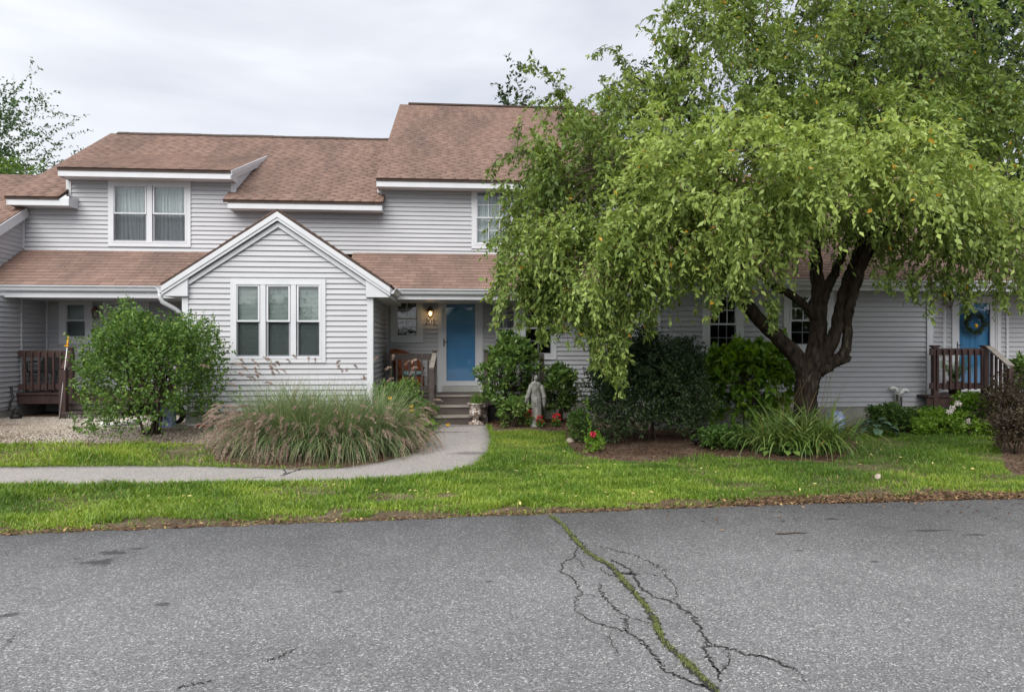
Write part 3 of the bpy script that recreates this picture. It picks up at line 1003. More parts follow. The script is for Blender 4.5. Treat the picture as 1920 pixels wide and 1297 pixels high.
# left porch roof
YPE = 15.4
zPE = PZ(150, 534, YPE)
zPT = PZ(200, 471, YU)
xPL, xPR = X_NB - 0.3, PX(350, YG) + 0.55
roof(house_l, (xPL, YPE, zPE), (xPR, YPE, zPE), (xPR, YU - 0.03, zPT), (xPL, YU - 0.03, zPT), individual=True, name='porch_roof')
gutter(house_l, (xPL, YPE + 0.01, zPE - 0.02), (PX(352, YPE), YPE + 0.01, zPE - 0.02), (0, -1, 0))
MB().box(xPL, PX(345, YG) - 0.0, YPE + 0.012, YPE + 0.05, zPE - 0.26, zPE - 0.075).build('fascia', M['trim'], house_l)
MB().box(xPL, PX(345, YG) - 0.0, YPE + 0.052, YU - 0.03, zPE - 0.245, zPE - 0.225).build('porch_ceiling', M['soffit'], house_l)
# left porch back wall with window and door
X_LW = PX(88, YU)
w2 = rect(112, 556, 175, 645, YU)
d2 = rect(195, 558, 281, 736, YU)
zpc = zPE - 0.22
xgl = PX(345, YG)
wall(house_l, fU, X_LW - 0.4, xgl + 0.1, 0.2, zpc, opens=[w2, d2], zorg=0.51)
window(house_l, fU, w2, cover='blind', cw=0.14)
gl = rect(208, 572, 268, 712, YU)
door(house_l, fU, d2, M['trim'], True, gl, True)

# ================================================================== far-left neighbour (a wall running towards the road)
house_n = thing('townhouse', (X_NB - 0.5, 13.5, 0), 'neighbouring house wing cut off by the left edge of the photo', 'house', 'row of attached townhouses')
fN = side(X_NB, 1)
def zn(Y): return PZ(43, 396, YU) + 0.57 * (Y - YU)
mbw = MB()
YN0 = 13.2
# sloping-topped upper wall: boards clipped by the rake
wN = MB().hexa([(X_NB - 0.1, YN0, 2.6), (X_NB, YN0, 2.6), (X_NB, YU, 2.6), (X_NB - 0.1, YU, 2.6), (X_NB - 0.1, YN0, zn(YN0)), (X_NB, YN0, zn(YN0)), (X_NB, YU, zn(YU)), (X_NB - 0.1, YU, zn(YU))]).build('wall', M['siding'], house_n)
z = 2.62
while z < zn(YU) - 0.05:
    ys = max(YN0, YU - (zn(YU) - z) / 0.57)
    yt = max(YN0, YU - (zn(YU) - z - CH) / 0.57)
    if yt < YU - 0.03:
        MB().hexa([(X_NB + 0.001, ys, z), (X_NB + 0.021, ys, z), (X_NB + 0.021, YU - 0.03, z), (X_NB + 0.001, YU - 0.03, z),
                   (X_NB + 0.001, yt, z + CH), (X_NB + 0.006, yt, z + CH), (X_NB + 0.006, YU - 0.03, z + CH), (X_NB + 0.001, YU - 0.03, z + CH)]).build('siding_board', M['siding'], wN)
    z += CH
roof(house_n, (X_NB - 6, YN0 - 0.3, zn(YN0 - 0.3) + 0.12), (X_NB + 0.12, YN0 - 0.3, zn(YN0 - 0.3) + 0.12), (X_NB + 0.12, YU, zn(YU) + 0.12), (X_NB - 6, YU, zn(YU) + 0.12))
zr2 = zn(YU) + 0.12
roof(house_n, (X_NB - 6, YU, zr2), (X_NB + 0.1, YU, zr2), (X_NB + 0.1, 19.1, zr2 + 1.17), (X_NB - 6, 19.1, zr2 + 1.17))
MB().bar((X_NB + 0.13, YN0 - 0.3, zn(YN0 - 0.3) - 0.0), (X_NB + 0.13, YU - 0.05, zn(YU - 0.05) + 0.0), 0.03, 0.19).build('rake_board', M['trim'], house_n)
X_L2 = PX(88, YU)
fN2 = side(X_L2, 1)
wall(house_n, fN2, 12.6, YU - 0.03, 0.45, zpc, zorg=0.51)
MB().box(X_L2 - 0.1, X_L2 - 0.004, 12.6, YU, 0.0, 0.45).build('foundation', M['found'], house_n)
MB().box(X_L2 + 0.001, X_L2 + 0.045, YU - 0.075, YU - 0.024, 0.75, zpc).build('corner_board', M['trim'], house_n)
MB().fbox(fN2, PX(0, 15) * 0 + 15.98, 16.02, 0.5, zpc, 0.0, 0.03).build('corner_board', M['trim'], house_n)

# ================================================================== house 201: front gable, door and the tall block
house_c = thing('townhouse', (PX(640, YG), YG, 0), 'grey townhouse numbered 201 with front gable and tall right block', 'house', 'row of attached townhouses')
fG = front(YG)
xg0, xg1 = PX(345, YG), PX(697, YG)
zgb, zge = 0.50, PZ(340, 524, YG)
pk = P(520, 388, YG)
gw = rect(433, 523, 611, 680, YG)
xc = (xg0 + xg1) / 2
slope_g = 0.672
zpk = zge + (xg1 - xg0) / 2 * slope_g + 0.03
wall(house_c, fG, xg0, xg1, zgb, zge, opens=[gw], gable=(xc, zpk), zorg=zgb)
window(house_c, fG, gw, cols=3, cover='blind', cw=0.09, gap=0.105)
MB().box(xg0 + 0.02, xg1 - 0.02, YG + 0.004, YU, -0.1, zgb).build('foundation', M['found'], house_c)
fGs = side(xg1, 1)
wall(house_c, fGs, YG, YU, zgb, zge, zorg=zgb)
fGl = side(xg0, -1)
wall(house_c, fGl, YG, YU, zgb, zge, zorg=zgb)
for x in (xg0, xg1):
    sg = -1 if x == xg0 else 1
    cb = MB()
    cb.box(min(x + sg * 0.026, x - sg * 0.085), max(x + sg * 0.026, x - sg * 0.085), YG - 0.034, YG - 0.001, zgb - 0.01, zge)
    cb.box(min(x + sg * 0.001, x + sg * 0.034), max(x + sg * 0.001, x + sg * 0.034), YG - 0.001, YG + 0.085, zgb - 0.01, zge)
    cb.build('corner_board', M['trim'], house_c)
# gable roof
YF = YG - 0.135
OV = 0.36
zv = zpk + 0.13
xa, xb = xg0 - OV, xg1 + OV
zee = zv - (xc - xa) * slope_g
roof(house_c, (xa, YU - 0.1, zee), (xa, YF, zee), (xc, YF, zv), (xc, YU - 0.1, zv), thick=0.05, name='gable_roof')
roof(house_c, (xb, YF, zee), (xb, YU - 0.1, zee), (xc, YU - 0.1, zv), (xc, YF, zv), thick=0.05, name='gable_roof')
for sg, xe in ((-1, xa), (1, xb)):
    # bargeboard in two steps, its frieze on the wall, and the boxed return
    def line(dz, y, x_in):
        return Vector((xe + 0.0, y, zee - dz)), Vector((xc, y, zv - dz))
    for dz0, dz1, y0, y1, nm in ((0.052, 0.155, YF - 0.012, YF + 0.014, 'bargeboard'), (0.156, 0.215, YF + 0.006, YF + 0.03, 'bargeboard')):
        ze0 = zee - 0.0
        v = []
        for y in (y0, y1):
            v += [(xe, y, zee - dz1), (xc, y, zv - dz1), (xc, y, zv - dz0), (xe, y, zee - dz0)]
        MB().add(v, [(0, 1, 2, 3), (7, 6, 5, 4), (0, 4, 5, 1), (1, 5, 6, 2), (2, 6, 7, 3), (3, 7, 4, 0)]).build(nm, M['trim'], house_c)
    v = []
    xw = xg0 if sg < 0 else xg1
    zw = zv - abs(xc - xw) * slope_g
    for y in (YG - 0.06, YG - 0.029):
        v += [(xw, y, zw - 0.33), (xc, y, zv - 0.33), (xc, y, zv - 0.235), (xw, y, zw - 0.235)]
    MB().add(v, [(0, 1, 2, 3), (7, 6, 5, 4), (0, 4, 5, 1), (1, 5, 6, 2), (2, 6, 7, 3), (3, 7, 4, 0)]).build('frieze_board', M['trim'], house_c)
    # boxed return
    xi = xw - sg * 0.10
    zt0, zt1 = zee - 0.21, zv - abs(xc - xi) * slope_g - 0.21
    zb_ = zee - 0.235
    tri = [(xe + sg * -0.03, zb_), (xi, zb_), (xi, zt1), (xe - sg * 0.03, zt0)]
    v = [(p_[0], y, p_[1]) for y in (YF + 0.032, YG - 0.03) for p_ in tri]
    MB().add(v, [(0, 1, 2, 3), (7, 6, 5, 4), (0, 4, 5, 1), (1, 5, 6, 2), (2, 6, 7, 3), (3, 7, 4, 0)]).build('eave_return', M['trim'], house_c)
    x0, x1 = sorted((xe - sg * 0.004, xw + sg * 0.03))
    MB().box(x0, x1, YG - 0.05, YU - 0.05, zb_ + 0.0, zb_ + 0.016).build('soffit', M['soffit'], house_c)
    MB().box(min(xe - sg * 0.002, xe - sg * 0.024), max(xe - sg * 0.002, xe - sg * 0.024), YF + 0.08, YU - 0.1, zb_ + 0.018, zee - 0.052).build('fascia', M['trim'], house_c)
    yb = YPE - 0.1
    gutter(house_c, (xe, YF + 0.02, zee - 0.055), (xe, yb, zee - 0.055), (sg, 0, 0))
# downspout at the left corner of the gable
zg_ = zee - 0.15
dp = [(xa - 0.05, YF + 0.08, zg_), (xa - 0.05, YF + 0.08, zg_ - 0.10), (xa - 0.02, YF + 0.10, zg_ - 0.19), (xa + 0.14, YF + 0.22, zg_ - 0.30), (xg0 - 0.10, YF + 0.30, zg_ - 0.40), (xg0 - 0.075, YF + 0.31, zg_ - 0.55), (xg0 - 0.075, YF + 0.31, 0.42), (xg0 - 0.10, YF + 0.10, 0.33)]
MB().tube(dp, 0.043, 10).build('downspout', M['trim'], house_c)
# central porch roof, ceiling, gutter
xcp0, xcp1 = xg1 - 0.75, PX(1236, YG) + 0.02
zPEc = PZ(860, 541, YPE)
zPTc = PZ(800, 476, YU)
roof(house_c, (xcp0, YPE, zPEc), (xcp1, YPE, zPEc), (xcp1, YU - 0.03, zPTc), (xcp0, YU - 0.03, zPTc), individual=True, name='porch_roof')
gutter(house_c, (xb + 0.02, YPE + 0.01, zPEc - 0.02), (xcp1, YPE + 0.01, zPEc - 0.02), (0, -1, 0))
MB().box(xg1 + 0.03, xcp1, YPE + 0.012, YPE + 0.05, zPEc - 0.235, zPEc - 0.075).build('fascia', M['trim'], house_c)
MB().box(xg1 + 0.03, xcp1, YPE + 0.052, YU - 0.03, zPEc - 0.225, zPEc - 0.205).build('porch_ceiling', M['soffit'], house_c)
zpcc = zPEc - 0.20
# door wall
xbay0 = PX(930, YU)
w3 = rect(733, 552, 793, 642, YU)
d3 = rect(822, 554, 905, 736, YU)
wall(house_c, fU, xg1, xbay0, 0.3, zpcc, opens=[w3, d3], zorg=0.51)
window(house_c, fU, w3, mun=(2, 2), cover='dark', cw=0.115, screen=False)
door(house_c, fU, d3, M['blue'], True, rect(837, 570, 891, 714, YU), True, kick=0.155)
MB().box(xg1 + 0.0, xg1 + 0.05, YU - 0.072, YU - 0.026, 0.7, zpcc).build('corner_board', M['trim'], house_c)
# bay right of the porch: angled side and front
YB = 16.2
xbay1 = PX(972, YB)
xwing = PX(1230, YG)
dB = Vector((xbay1 - xbay0, YB - YU, 0)); LB = dB.length
fBay = Frame((xbay0, YU), (dB.x, dB.y), (dB.y, -dB.x))
if fBay.n.y > 0: fBay.n = -fBay.n
zb0, zb1 = PZ(950, 676, 16.6), PZ(950, 556, 16.6)
wall(house_c, fBay, 0.0, LB, 0.3, zpcc, opens=[(0.04, LB - 0.03, zb0, zb1)], zorg=0.51)
window(house_c, fBay, (0.04, LB - 0.03, zb0, zb1), mun=(2, 2), cover='dark', cw=0.07)
fB = front(YB)
wb = rect(975, 556, 1043, 674, YB)
wall(house_c, fB, xbay1, xwing, 0.5, zpcc, opens=[wb], zorg=0.51)
window(house_c, fB, wb, mun=(2, 2), cover='dark', cw=0.10)
MB().box(xbay1, xwing, YB + 0.01, YB + 0.1, -0.1, 0.5).build('foundation', M['found'], house_c)
MB().box(xbay1 - 0.03, xbay1 + 0.05, YB - 0.03, YB - 0.0215, 0.5, zpcc).build('corner_board', M['trim'], house_c)
# upper wall and tall roof on the right
XT1 = 4.6
wt = rect(884, 350, 968, 467, YU)
wall(house_c, fU, xm, XT1, ZB, ztall, opens=[wt], zorg=ZB)
window(house_c, fU, wt, mun=(3, 2), cover='curtain', cw=0.10, screen=False)
MB().box(PX(712, YU) - 0.05, PX(712, YU) + 0.055, YU - 0.034, YU + 0.02, PZ(712, 362, YU), ztall - 0.1).build('corner_board', M['trim'], house_c)
MB().box(PX(680, YU), XT1, YU - 0.03, YU - 0.001, ZB - 0.02, ZB + 0.05).build('flashing', M['trim'], house_c)
zTE = PZ(800, 335, YE)
xt0 = PX(705, YE)
YTR = 24.2
zTR = PZ(860, 199, YTR)
roof(house_c, (xt0, YE, zTE), (XT1 + 0.2, YE, zTE), (XT1 + 0.2, YTR, zTR), (PX(750, YTR), YTR, zTR), name='tall_roof')
MB().poly([(xt0, YTR, zTR), (XT1 + 0.2, YTR, zTR), (XT1 + 0.2, 30, 6.4), (xt0, 30, 6.4)], 0.07).build('rear_roof', M['underlay'], house_c)
MB().box(PX(766, YTR), XT1, YTR - 0.12, YTR + 0.02, zTR - 0.02, zTR + 0.035).build('ridge_vent', M['underlay'], house_c)
eave(house_c, xt0 + 0.03, XT1, YE + 0.02, zTE, YU, ends=(True, False))
MB().add([(xm - 0.02, YU, zE), (xm - 0.02, YU, zTE - 0.1), (xm - 0.02, YTR, zTR - 0.1), (xm - 0.02, YTR, 4)], [(0, 1, 2, 3)]).build('cheek_wall', M['siding'], house_c)
MB().box(XT1 - 0.05, XT1, YU, 30, 0, zTE).build('end_wall', M['siding'], house_c)

# house number: three metal digits, drawn as strokes
def strokes(parent, fr, s, z, h, segs, mat, w=0.012, d=0.008, out=0.022, name='digit'):
    mb = MB()
    for pl_ in segs:
        pts = [fr(s + p_[0] * h, z + p_[1] * h, out) for p_ in pl_]
        for a_, b_ in zip(pts[:-1], pts[1:]):
            mb.bar(a_, b_, d, w, up=tuple(fr.n.cross((b_ - a_).normalized())) if (b_ - a_).length > 1e-6 else (0, 0, 1))
    return mb.build(name, mat, parent)
def arc(cx, cy, rx, ry, a0, a1, n=12):
    return [(cx + rx * math.cos(R(a0 + (a1 - a0) * k / n)), cy + ry * math.sin(R(a0 + (a1 - a0) * k / n))) for k in range(n + 1)]
DIG = {'2': [arc(0.28, 0.72, 0.22, 0.25, 165, -30) + [(0.04, 0.03)], [(0.02, 0.03), (0.56, 0.03), (0.56, 0.12)]],
       '0': [arc(0.29, 0.5, 0.25, 0.48, 0, 360, 22)],
       '1': [[(0.1, 0.84), (0.28, 0.97), (0.28, 0.03)], [(0.1, 0.03), (0.46, 0.03)]]}
zn_ = PZ(807, 608, YU); hn = PZ(807, 599, YU) - zn_ + 0.015
for ch, px in (('2', 797.5), ('0', 804), ('1', 811)):
    strokes(house_c, fU, PX(px, YU), zn_, hn, DIG[ch], M['black'], w=0.018)

# ================================================================== right wing and its porch
house_r = thing('townhouse', (PX(1500, YG), YG, 0), 'low grey house wing behind the tree, its brown roof half hidden', 'house', 'row of attached townhouses')
xr1 = PX(1742, YG)
XEND = 15.0
zre = PZ(1640, 524, 13.6)
wr1, wr2 = rect(1316, 540, 1393, 675, YG), rect(1468, 540, 1562, 661, YG)
wall(house_r, fG, xwing, xr1, 0.51, zre - 0.15, opens=[wr1, wr2], zorg=0.51)
window(house_r, fG, wr1, mun=(3, 2), cover='dark', cw=0.13)
window(house_r, fG, wr2, mun=(3, 2), cover='dark', cw=0.13)
MB().box(xwing + 0.02, xr1, YG + 0.005, YG + 0.1, -0.1, 0.51).build('foundation', M['found'], house_r)
fWs = side(xwing, -1)
wall(house_r, fWs, YG, YB, 0.51, zre - 0.15, zorg=0.51)
MB().box(xwing + 0.004, xwing + 0.1, YG + 0.1, YB, -0.1, 0.51).build('foundation', M['found'], house_r)
MB().box(xwing - 0.03, xwing + 0.085, YG - 0.034, YG - 0.001, 0.5, zre - 0.15).build('corner_board', M['trim'], house_r)
MB().box(xwing - 0.034, xwing - 0.001, YG - 0.001, YG + 0.085, 0.5, zre - 0.15).build('corner_board', M['trim'], house_r)
MB().box(xr1 - 0.075, xr1 + 0.06, YG - 0.05, YG + 0.08, 0.7, zre - 0.15).build('porch_post', M['trim'], house_r)
roof(house_r, (xwing - 0.3, 13.6, zre), (XEND, 13.6, zre), (XEND, 20, zre + 3.6), (xwing - 0.3, 20, zre + 3.6))
gutter(house_r, (xwing - 0.3, 13.61, zre - 0.02), (XEND, 13.61, zre - 0.02), (0, -1, 0))
MB().box(xwing - 0.28, XEND, 13.612, 13.65, zre - 0.215, zre - 0.075).build('fascia', M['trim'], house_r)
MB().box(xwing - 0.28, XEND, 13.652, 15.2, zre - 0.205, zre - 0.19).build('soffit', M['soffit'], house_r)
MB().tube([(xwing - 0.07, YG + 0.42, zre - 0.3), (xwing - 0.07, YG + 0.42, 0.3)], 0.045, 10).build('downspout', M['trim'], house_r)
YD = 14.75
xan = PX(1768, YD)
dA = Vector((xan - xr1 - 0.06, YD - YG, 0))
fA = Frame((xr1 + 0.06, YG), (dA.x, dA.y), (dA.y, -dA.x))
if fA.n.y > 0: fA.n = -fA.n
wall(house_r, fA, 0.0, dA.length, 0.4, zre - 0.19, zorg=0.51)
fD = front(YD)
d4 = rect(1783, 556, 1874, 738, YD)
wall(house_r, fD, xan, XEND, 0.4, zre - 0.19, opens=[d4], zorg=0.51)
door(house_r, fD, d4, M['blue'], True, rect(1798, 568, 1856, 722, YD), True, kick=0.05)
MB().box(xan - 0.03, xan + 0.04, YD - 0.05, YD - 0.022, 0.7, zre - 0.19).build('corner_board', M['trim'], house_r)
MB().box(PX(1886, YD) - 0.02, PX(1886, YD) + 0.03, YD - 0.045, YD - 0.022, 0.7, zre - 0.19).build('corner_board', M['trim'], house_r)

# ------------------------------------------------------------------ porches
def railing(parent, a, b, zd, mat, h=0.92, out=(0, -1), sp=0.145, slope=0.0, skip=()):
    """rails between two posts, every baluster on the outer face"""
    a, b, o = Vector((a[0], a[1], 0)), Vector((b[0], b[1], 0)), Vector((out[0], out[1], 0))
    L = (b - a).length
    d = (b - a).normalized()
    za, zb = zd, zd + slope
    MB().bar(a + Vector((0, 0, za + h - 0.085)), b + Vector((0, 0, zb + h - 0.085)), 0.04, 0.14).build('top_rail', mat, parent)
    MB().bar(a + Vector((0, 0, za + 0.13)), b + Vector((0, 0, zb + 0.13)), 0.04, 0.12).build('bottom_rail', mat, parent)
    n = int(L / sp)
    for k in range(1, n + 1):
        if k in skip: continue
        f = k / (n + 1)
        p = a.lerp(b, f) + o * 0.041
        z0 = za + (zb - za) * f
        s = d * 0.019
        q = o * 0.019
        v = [p - s - q, p + s - q, p + s + q, p - s + q]
        lo = [Vector((w.x, w.y, z0 + 0.055)) for w in v]
        hi = [Vector((w.x, w.y, z0 + h - (0.055 if i_ > 1 else 0.028))) for i_, w in enumerate(v)]
        MB().hexa(lo + hi).build('baluster', mat, parent)

def deck(root, x0, x1, y0, y1, z, mat, fh=0.19, bmat=None):
    y = y0
    while y < y1 - 0.02:
        MB().box(x0, x1, y, min(y + 0.137, y1), z - 0.035, z).build('deck_board', bmat or mat, root)
        y += 0.142
    MB().box(x0 + 0.002, x1 - 0.002, y0 + 0.03, y0 + 0.068, z - 0.037 - fh, z - 0.037).build('rim_board', mat, root)

def post(root, x, y, z0, z1, mat, w=0.09, cap=True):
    mb = MB().box(x - w / 2, x + w / 2, y - w / 2, y + w / 2, z0, z1)
    mb.build('post', mat, root)
    if cap:
        MB().box(x - w / 2 - 0.02, x + w / 2 + 0.02, y - w / 2 - 0.02, y + w / 2 + 0.02, z1, z1 + 0.035).build('post_cap', mat, root)

YDK = 15.8
ZDK = 0.68
# middle porch (201)
pc = thing('porch', (PX(860, YDK), YDK, 0.1), 'weathered brown porch with steps and railings before the blue 201 door', 'porch', 'front porches')
xs0, xs1 = PX(819, YDK), PX(907, YDK)
xp0, xp1 = xg1 + 0.05, PX(1022, YDK)
deck(pc, xp0, xp1, YDK, YB - 0.05, ZDK, M['deckgrey'])
deck(pc, xp0, xbay0 - 0.1, YB - 0.04, YU - 0.13, ZDK, M['deckgrey'])
MB().box(xs0, xs1, YDK - 0.03, YDK - 0.002, ZDK - 0.2, ZDK - 0.038).build('riser', M['deckgrey'], pc)
MB().box(xs0 - 0.01, xs1 + 0.01, YDK - 0.06, YDK - 0.003, ZDK - 0.036, ZDK + 0.002).build('tread', M['tread'], pc)
for k, zz in enumerate((0.475, 0.285)):
    yk = YDK - 0.32 * (k + 1)
    xl, xr_ = xs0 - 0.05 * k, xs1 + 0.02
    MB().box(xl, xr_, yk - 0.03, yk + 0.285, zz - 0.04, zz).build('tread', M['tread'], pc)
    MB().box(xl + 0.01, xr_ - 0.01, yk, yk + 0.025, (zz - 0.2 if k == 0 else 0.04), zz - 0.042).build('riser', M['deckgrey'], pc)
for x in (xs0 - 0.03, xs1 + 0.035):
    st = [(YDK + 0.02, ZDK - 0.05), (YDK - 0.02, ZDK - 0.23), (YDK - 0.67, 0.24), (YDK - 0.67, 0.05), (YDK + 0.02, 0.05)]
    v = [(x + dx, y_, z_) for dx in (-0.018, 0.018) for (y_, z_) in st]
    MB().add(v, [(0, 1, 2, 3, 4), (9, 8, 7, 6, 5)] + [(i_, (i_ + 1) % 5, 5 + (i_ + 1) % 5, 5 + i_) for i_ in range(5)]).build('stringer', M['deckgrey'], pc)
railing(pc, (xp0 + 0.02, YDK + 0.05), (xs0 - 0.05, YDK + 0.05), ZDK, M['deckgrey'])
post(pc, xs0 - 0.045, YDK + 0.05, 0.1, ZDK + 0.95, M['deckgrey'])
post(pc, xs1 + 0.05, YDK + 0.05, 0.1, ZDK + 0.95, M['deckgrey'])
railing(pc, (xs1 + 0.1, YDK + 0.05), (xp1 - 0.1, YDK + 0.05), ZDK, M['deckgrey'])
post(pc, xp1 - 0.06, YDK + 0.05, 0.1, ZDK + 0.9, M['deckgrey'], cap=False)
xq = PX(809, YDK - 0.62)
post(pc, xq, YDK - 0.60, 0.1, 1.26, M['deckgrey'], 0.10, cap=False)
MB().bar((xs0 - 0.045, YDK + 0.0, ZDK + 0.90), (xq, YDK - 0.64, 1.28), 0.10, 0.04).build('handrail', M['tread'], pc)
MB().bar((xs0 - 0.045, YDK + 0.0, ZDK + 0.2), (xq, YDK - 0.56, 0.60), 0.04, 0.09).build('bottom_rail', M['deckgrey'], pc)
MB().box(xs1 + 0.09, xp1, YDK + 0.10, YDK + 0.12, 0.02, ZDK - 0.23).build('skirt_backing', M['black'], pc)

# left porch
ZDL = 0.77
pl_ = thing('porch', (PX(75, YDK), YDK, 0.25), 'dark red-brown porch half hidden behind the round shrub', 'porch', 'front porches')
xl0, xl1 = X_L2 + 0.03, xg0 - 0.04
deck(pl_, xl0, xl1, YDK, YU - 0.05, ZDL, M['deck'])
xl2 = PX(127, YDK)
railing(pl_, (xl0 + 0.02, YDK + 0.05), (xl2, YDK + 0.05), ZDL, M['deck'], h=0.9)
post(pl_, xl2 + 0.05, YDK + 0.05, 0.25, ZDL + 0.92, M['deck'])
xq = PX(117, YDK - 0.6)
post(pl_, xq, YDK - 0.55, 0.2, PZ(117, 693, YDK - 0.55), M['deck'], 0.13, cap=False)
MB().bar((xl2 + 0.05, YDK, ZDL + 0.88), (xq, YDK - 0.56, PZ(117, 692, YDK - 0.55)), 0.10, 0.04).build('handrail', M['deck'], pl_)
xs2 = xl2 + 1.35
for k, zz in enumerate((0.59, 0.42)):
    yk = YDK - 0.3 * (k + 1)
    x0 = PX(115, yk) if k == 1 else xl2
    MB().box(x0, xs2, yk - 0.02, yk + 0.28, zz - 0.035, zz).build('tread', M['deckgrey'], pl_)
    rs = MB().box(x0 + 0.01, xs2, yk, yk + 0.025, (zz - 0.15 if k == 0 else 0.2), zz - 0.037).build('riser', M['deckgrey'], pl_)
post(pl_, xs2 - 0.05, YDK + 0.05, 0.25, ZDL + 0.92, M['deck'])
railing(pl_, (xs2, YDK + 0.05), (xl1 - 0.05, YDK + 0.05), ZDL, M['deck'], h=0.9)
# carved name on the bottom riser
LET = {'C': [arc(0.3, 0.5, 0.26, 0.48, 45, 315)], 'H': [[(0.05, 0), (0.05, 1)], [(0.5, 0), (0.5, 1)], [(0.05, 0.5), (0.5, 0.5)]],
       'A': [[(0.02, 0), (0.28, 1), (0.54, 0)], [(0.12, 0.38), (0.44, 0.38)]], 'R': [[(0.05, 0), (0.05, 1), (0.35, 0.97), (0.47, 0.75), (0.35, 0.52), (0.05, 0.5)], [(0.25, 0.5), (0.5, 0)]],
       'L': [[(0.08, 1), (0.08, 0), (0.5, 0)]], 'E': [[(0.5, 1), (0.07, 1), (0.07, 0), (0.5, 0)], [(0.07, 0.52), (0.42, 0.52)]],
       'S': [[(0.5, 0.86), (0.28, 1), (0.07, 0.82), (0.12, 0.6), (0.45, 0.42), (0.5, 0.2), (0.28, 0), (0.05, 0.14)]],
       'T': [[(0.0, 1), (0.56, 1)], [(0.28, 1), (0.28, 0)]], 'O': [arc(0.29, 0.5, 0.26, 0.48, 0, 360, 16)], 'W': [[(0, 1), (0.15, 0), (0.3, 0.7), (0.45, 0), (0.6, 1)]], 'N': [[(0.05, 0), (0.05, 1), (0.5, 0), (0.5, 1)]]}
fr_l = front(YDK - 0.6)
sx = PX(119.5, YDK - 0.6)
for ch in 'CHARLESTOWN':
    strokes(pl_, fr_l, sx, 0.265, 0.10, LET[ch], M['letter'], w=0.012, d=0.006, out=0.003, name='letter')
    sx += 0.092

# right porch
YRP = 13.62
pr = thing('porch', (PX(1800, YRP), YRP, 0.15), 'dark brown porch with railing below the wreathed door at right', 'porch', 'front porches')
xr0, xr2 = PX(1740, YRP), PX(1852, YRP)
ZDR = 0.76
deck(pr, xr0, PX(1900, YRP), YRP, YD - 0.06, ZDR, M['deck'])
railing(pr, (xr0 + 0.06, YRP + 0.03), (xr2, YRP + 0.03), ZDR + 0.06, M['deck'], h=0.9)
post(pr, PX(1756, YRP), YRP + 0.055, 0.12, ZDR + 0.97, M['deck'], 0.1)
post(pr, xr2 - 0.02, YRP + 0.055, 0.12, ZDR + 0.97, M['deck'], 0.1)
ylp = 12.75
xlp = PX(1893, ylp)
post(pr, xlp, ylp, 0.1, PZ(1893, 690, ylp), M['deck'], 0.10, cap=False)
zlo = PZ(1893, 688, ylp)
MB().bar((xr2, YRP - 0.03, ZDR + 0.97), (xlp, ylp - 0.03, zlo + 0.02), 0.12, 0.035).build('handrail', M['tread'], pr)
for f in (0.2, 0.4, 0.6, 0.8):
    p = Vector((xr2, YRP, 0)).lerp(Vector((xlp, ylp, 0)), f)
    zt = ZDR + 0.95 + (zlo - ZDR - 0.95) * f
    MB().box(p.x - 0.02, p.x + 0.02, p.y - 0.02, p.y + 0.02, zt - 0.80, zt - 0.02).build('baluster', M['deck'], pr)
MB().bar((xr2, YRP, ZDR + 0.15), (xlp, ylp, zlo - 0.62), 0.04, 0.10).build('bottom_rail', M['deck'], pr)
for k, zz in enumerate((0.58, 0.40, 0.24)):
    yk = YRP - 0.28 * (k + 1)
    MB().box(xr2 + 0.1, xr2 + 1.3, yk - 0.02, yk + 0.27, zz - 0.035, zz).build('tread', M['deck'], pr)
    MB().box(xr2 + 0.1, xr2 + 1.3, yk + 0.005, yk + 0.03, max(0.05, zz - 0.2), zz - 0.037).build('riser', M['deck'], pr)

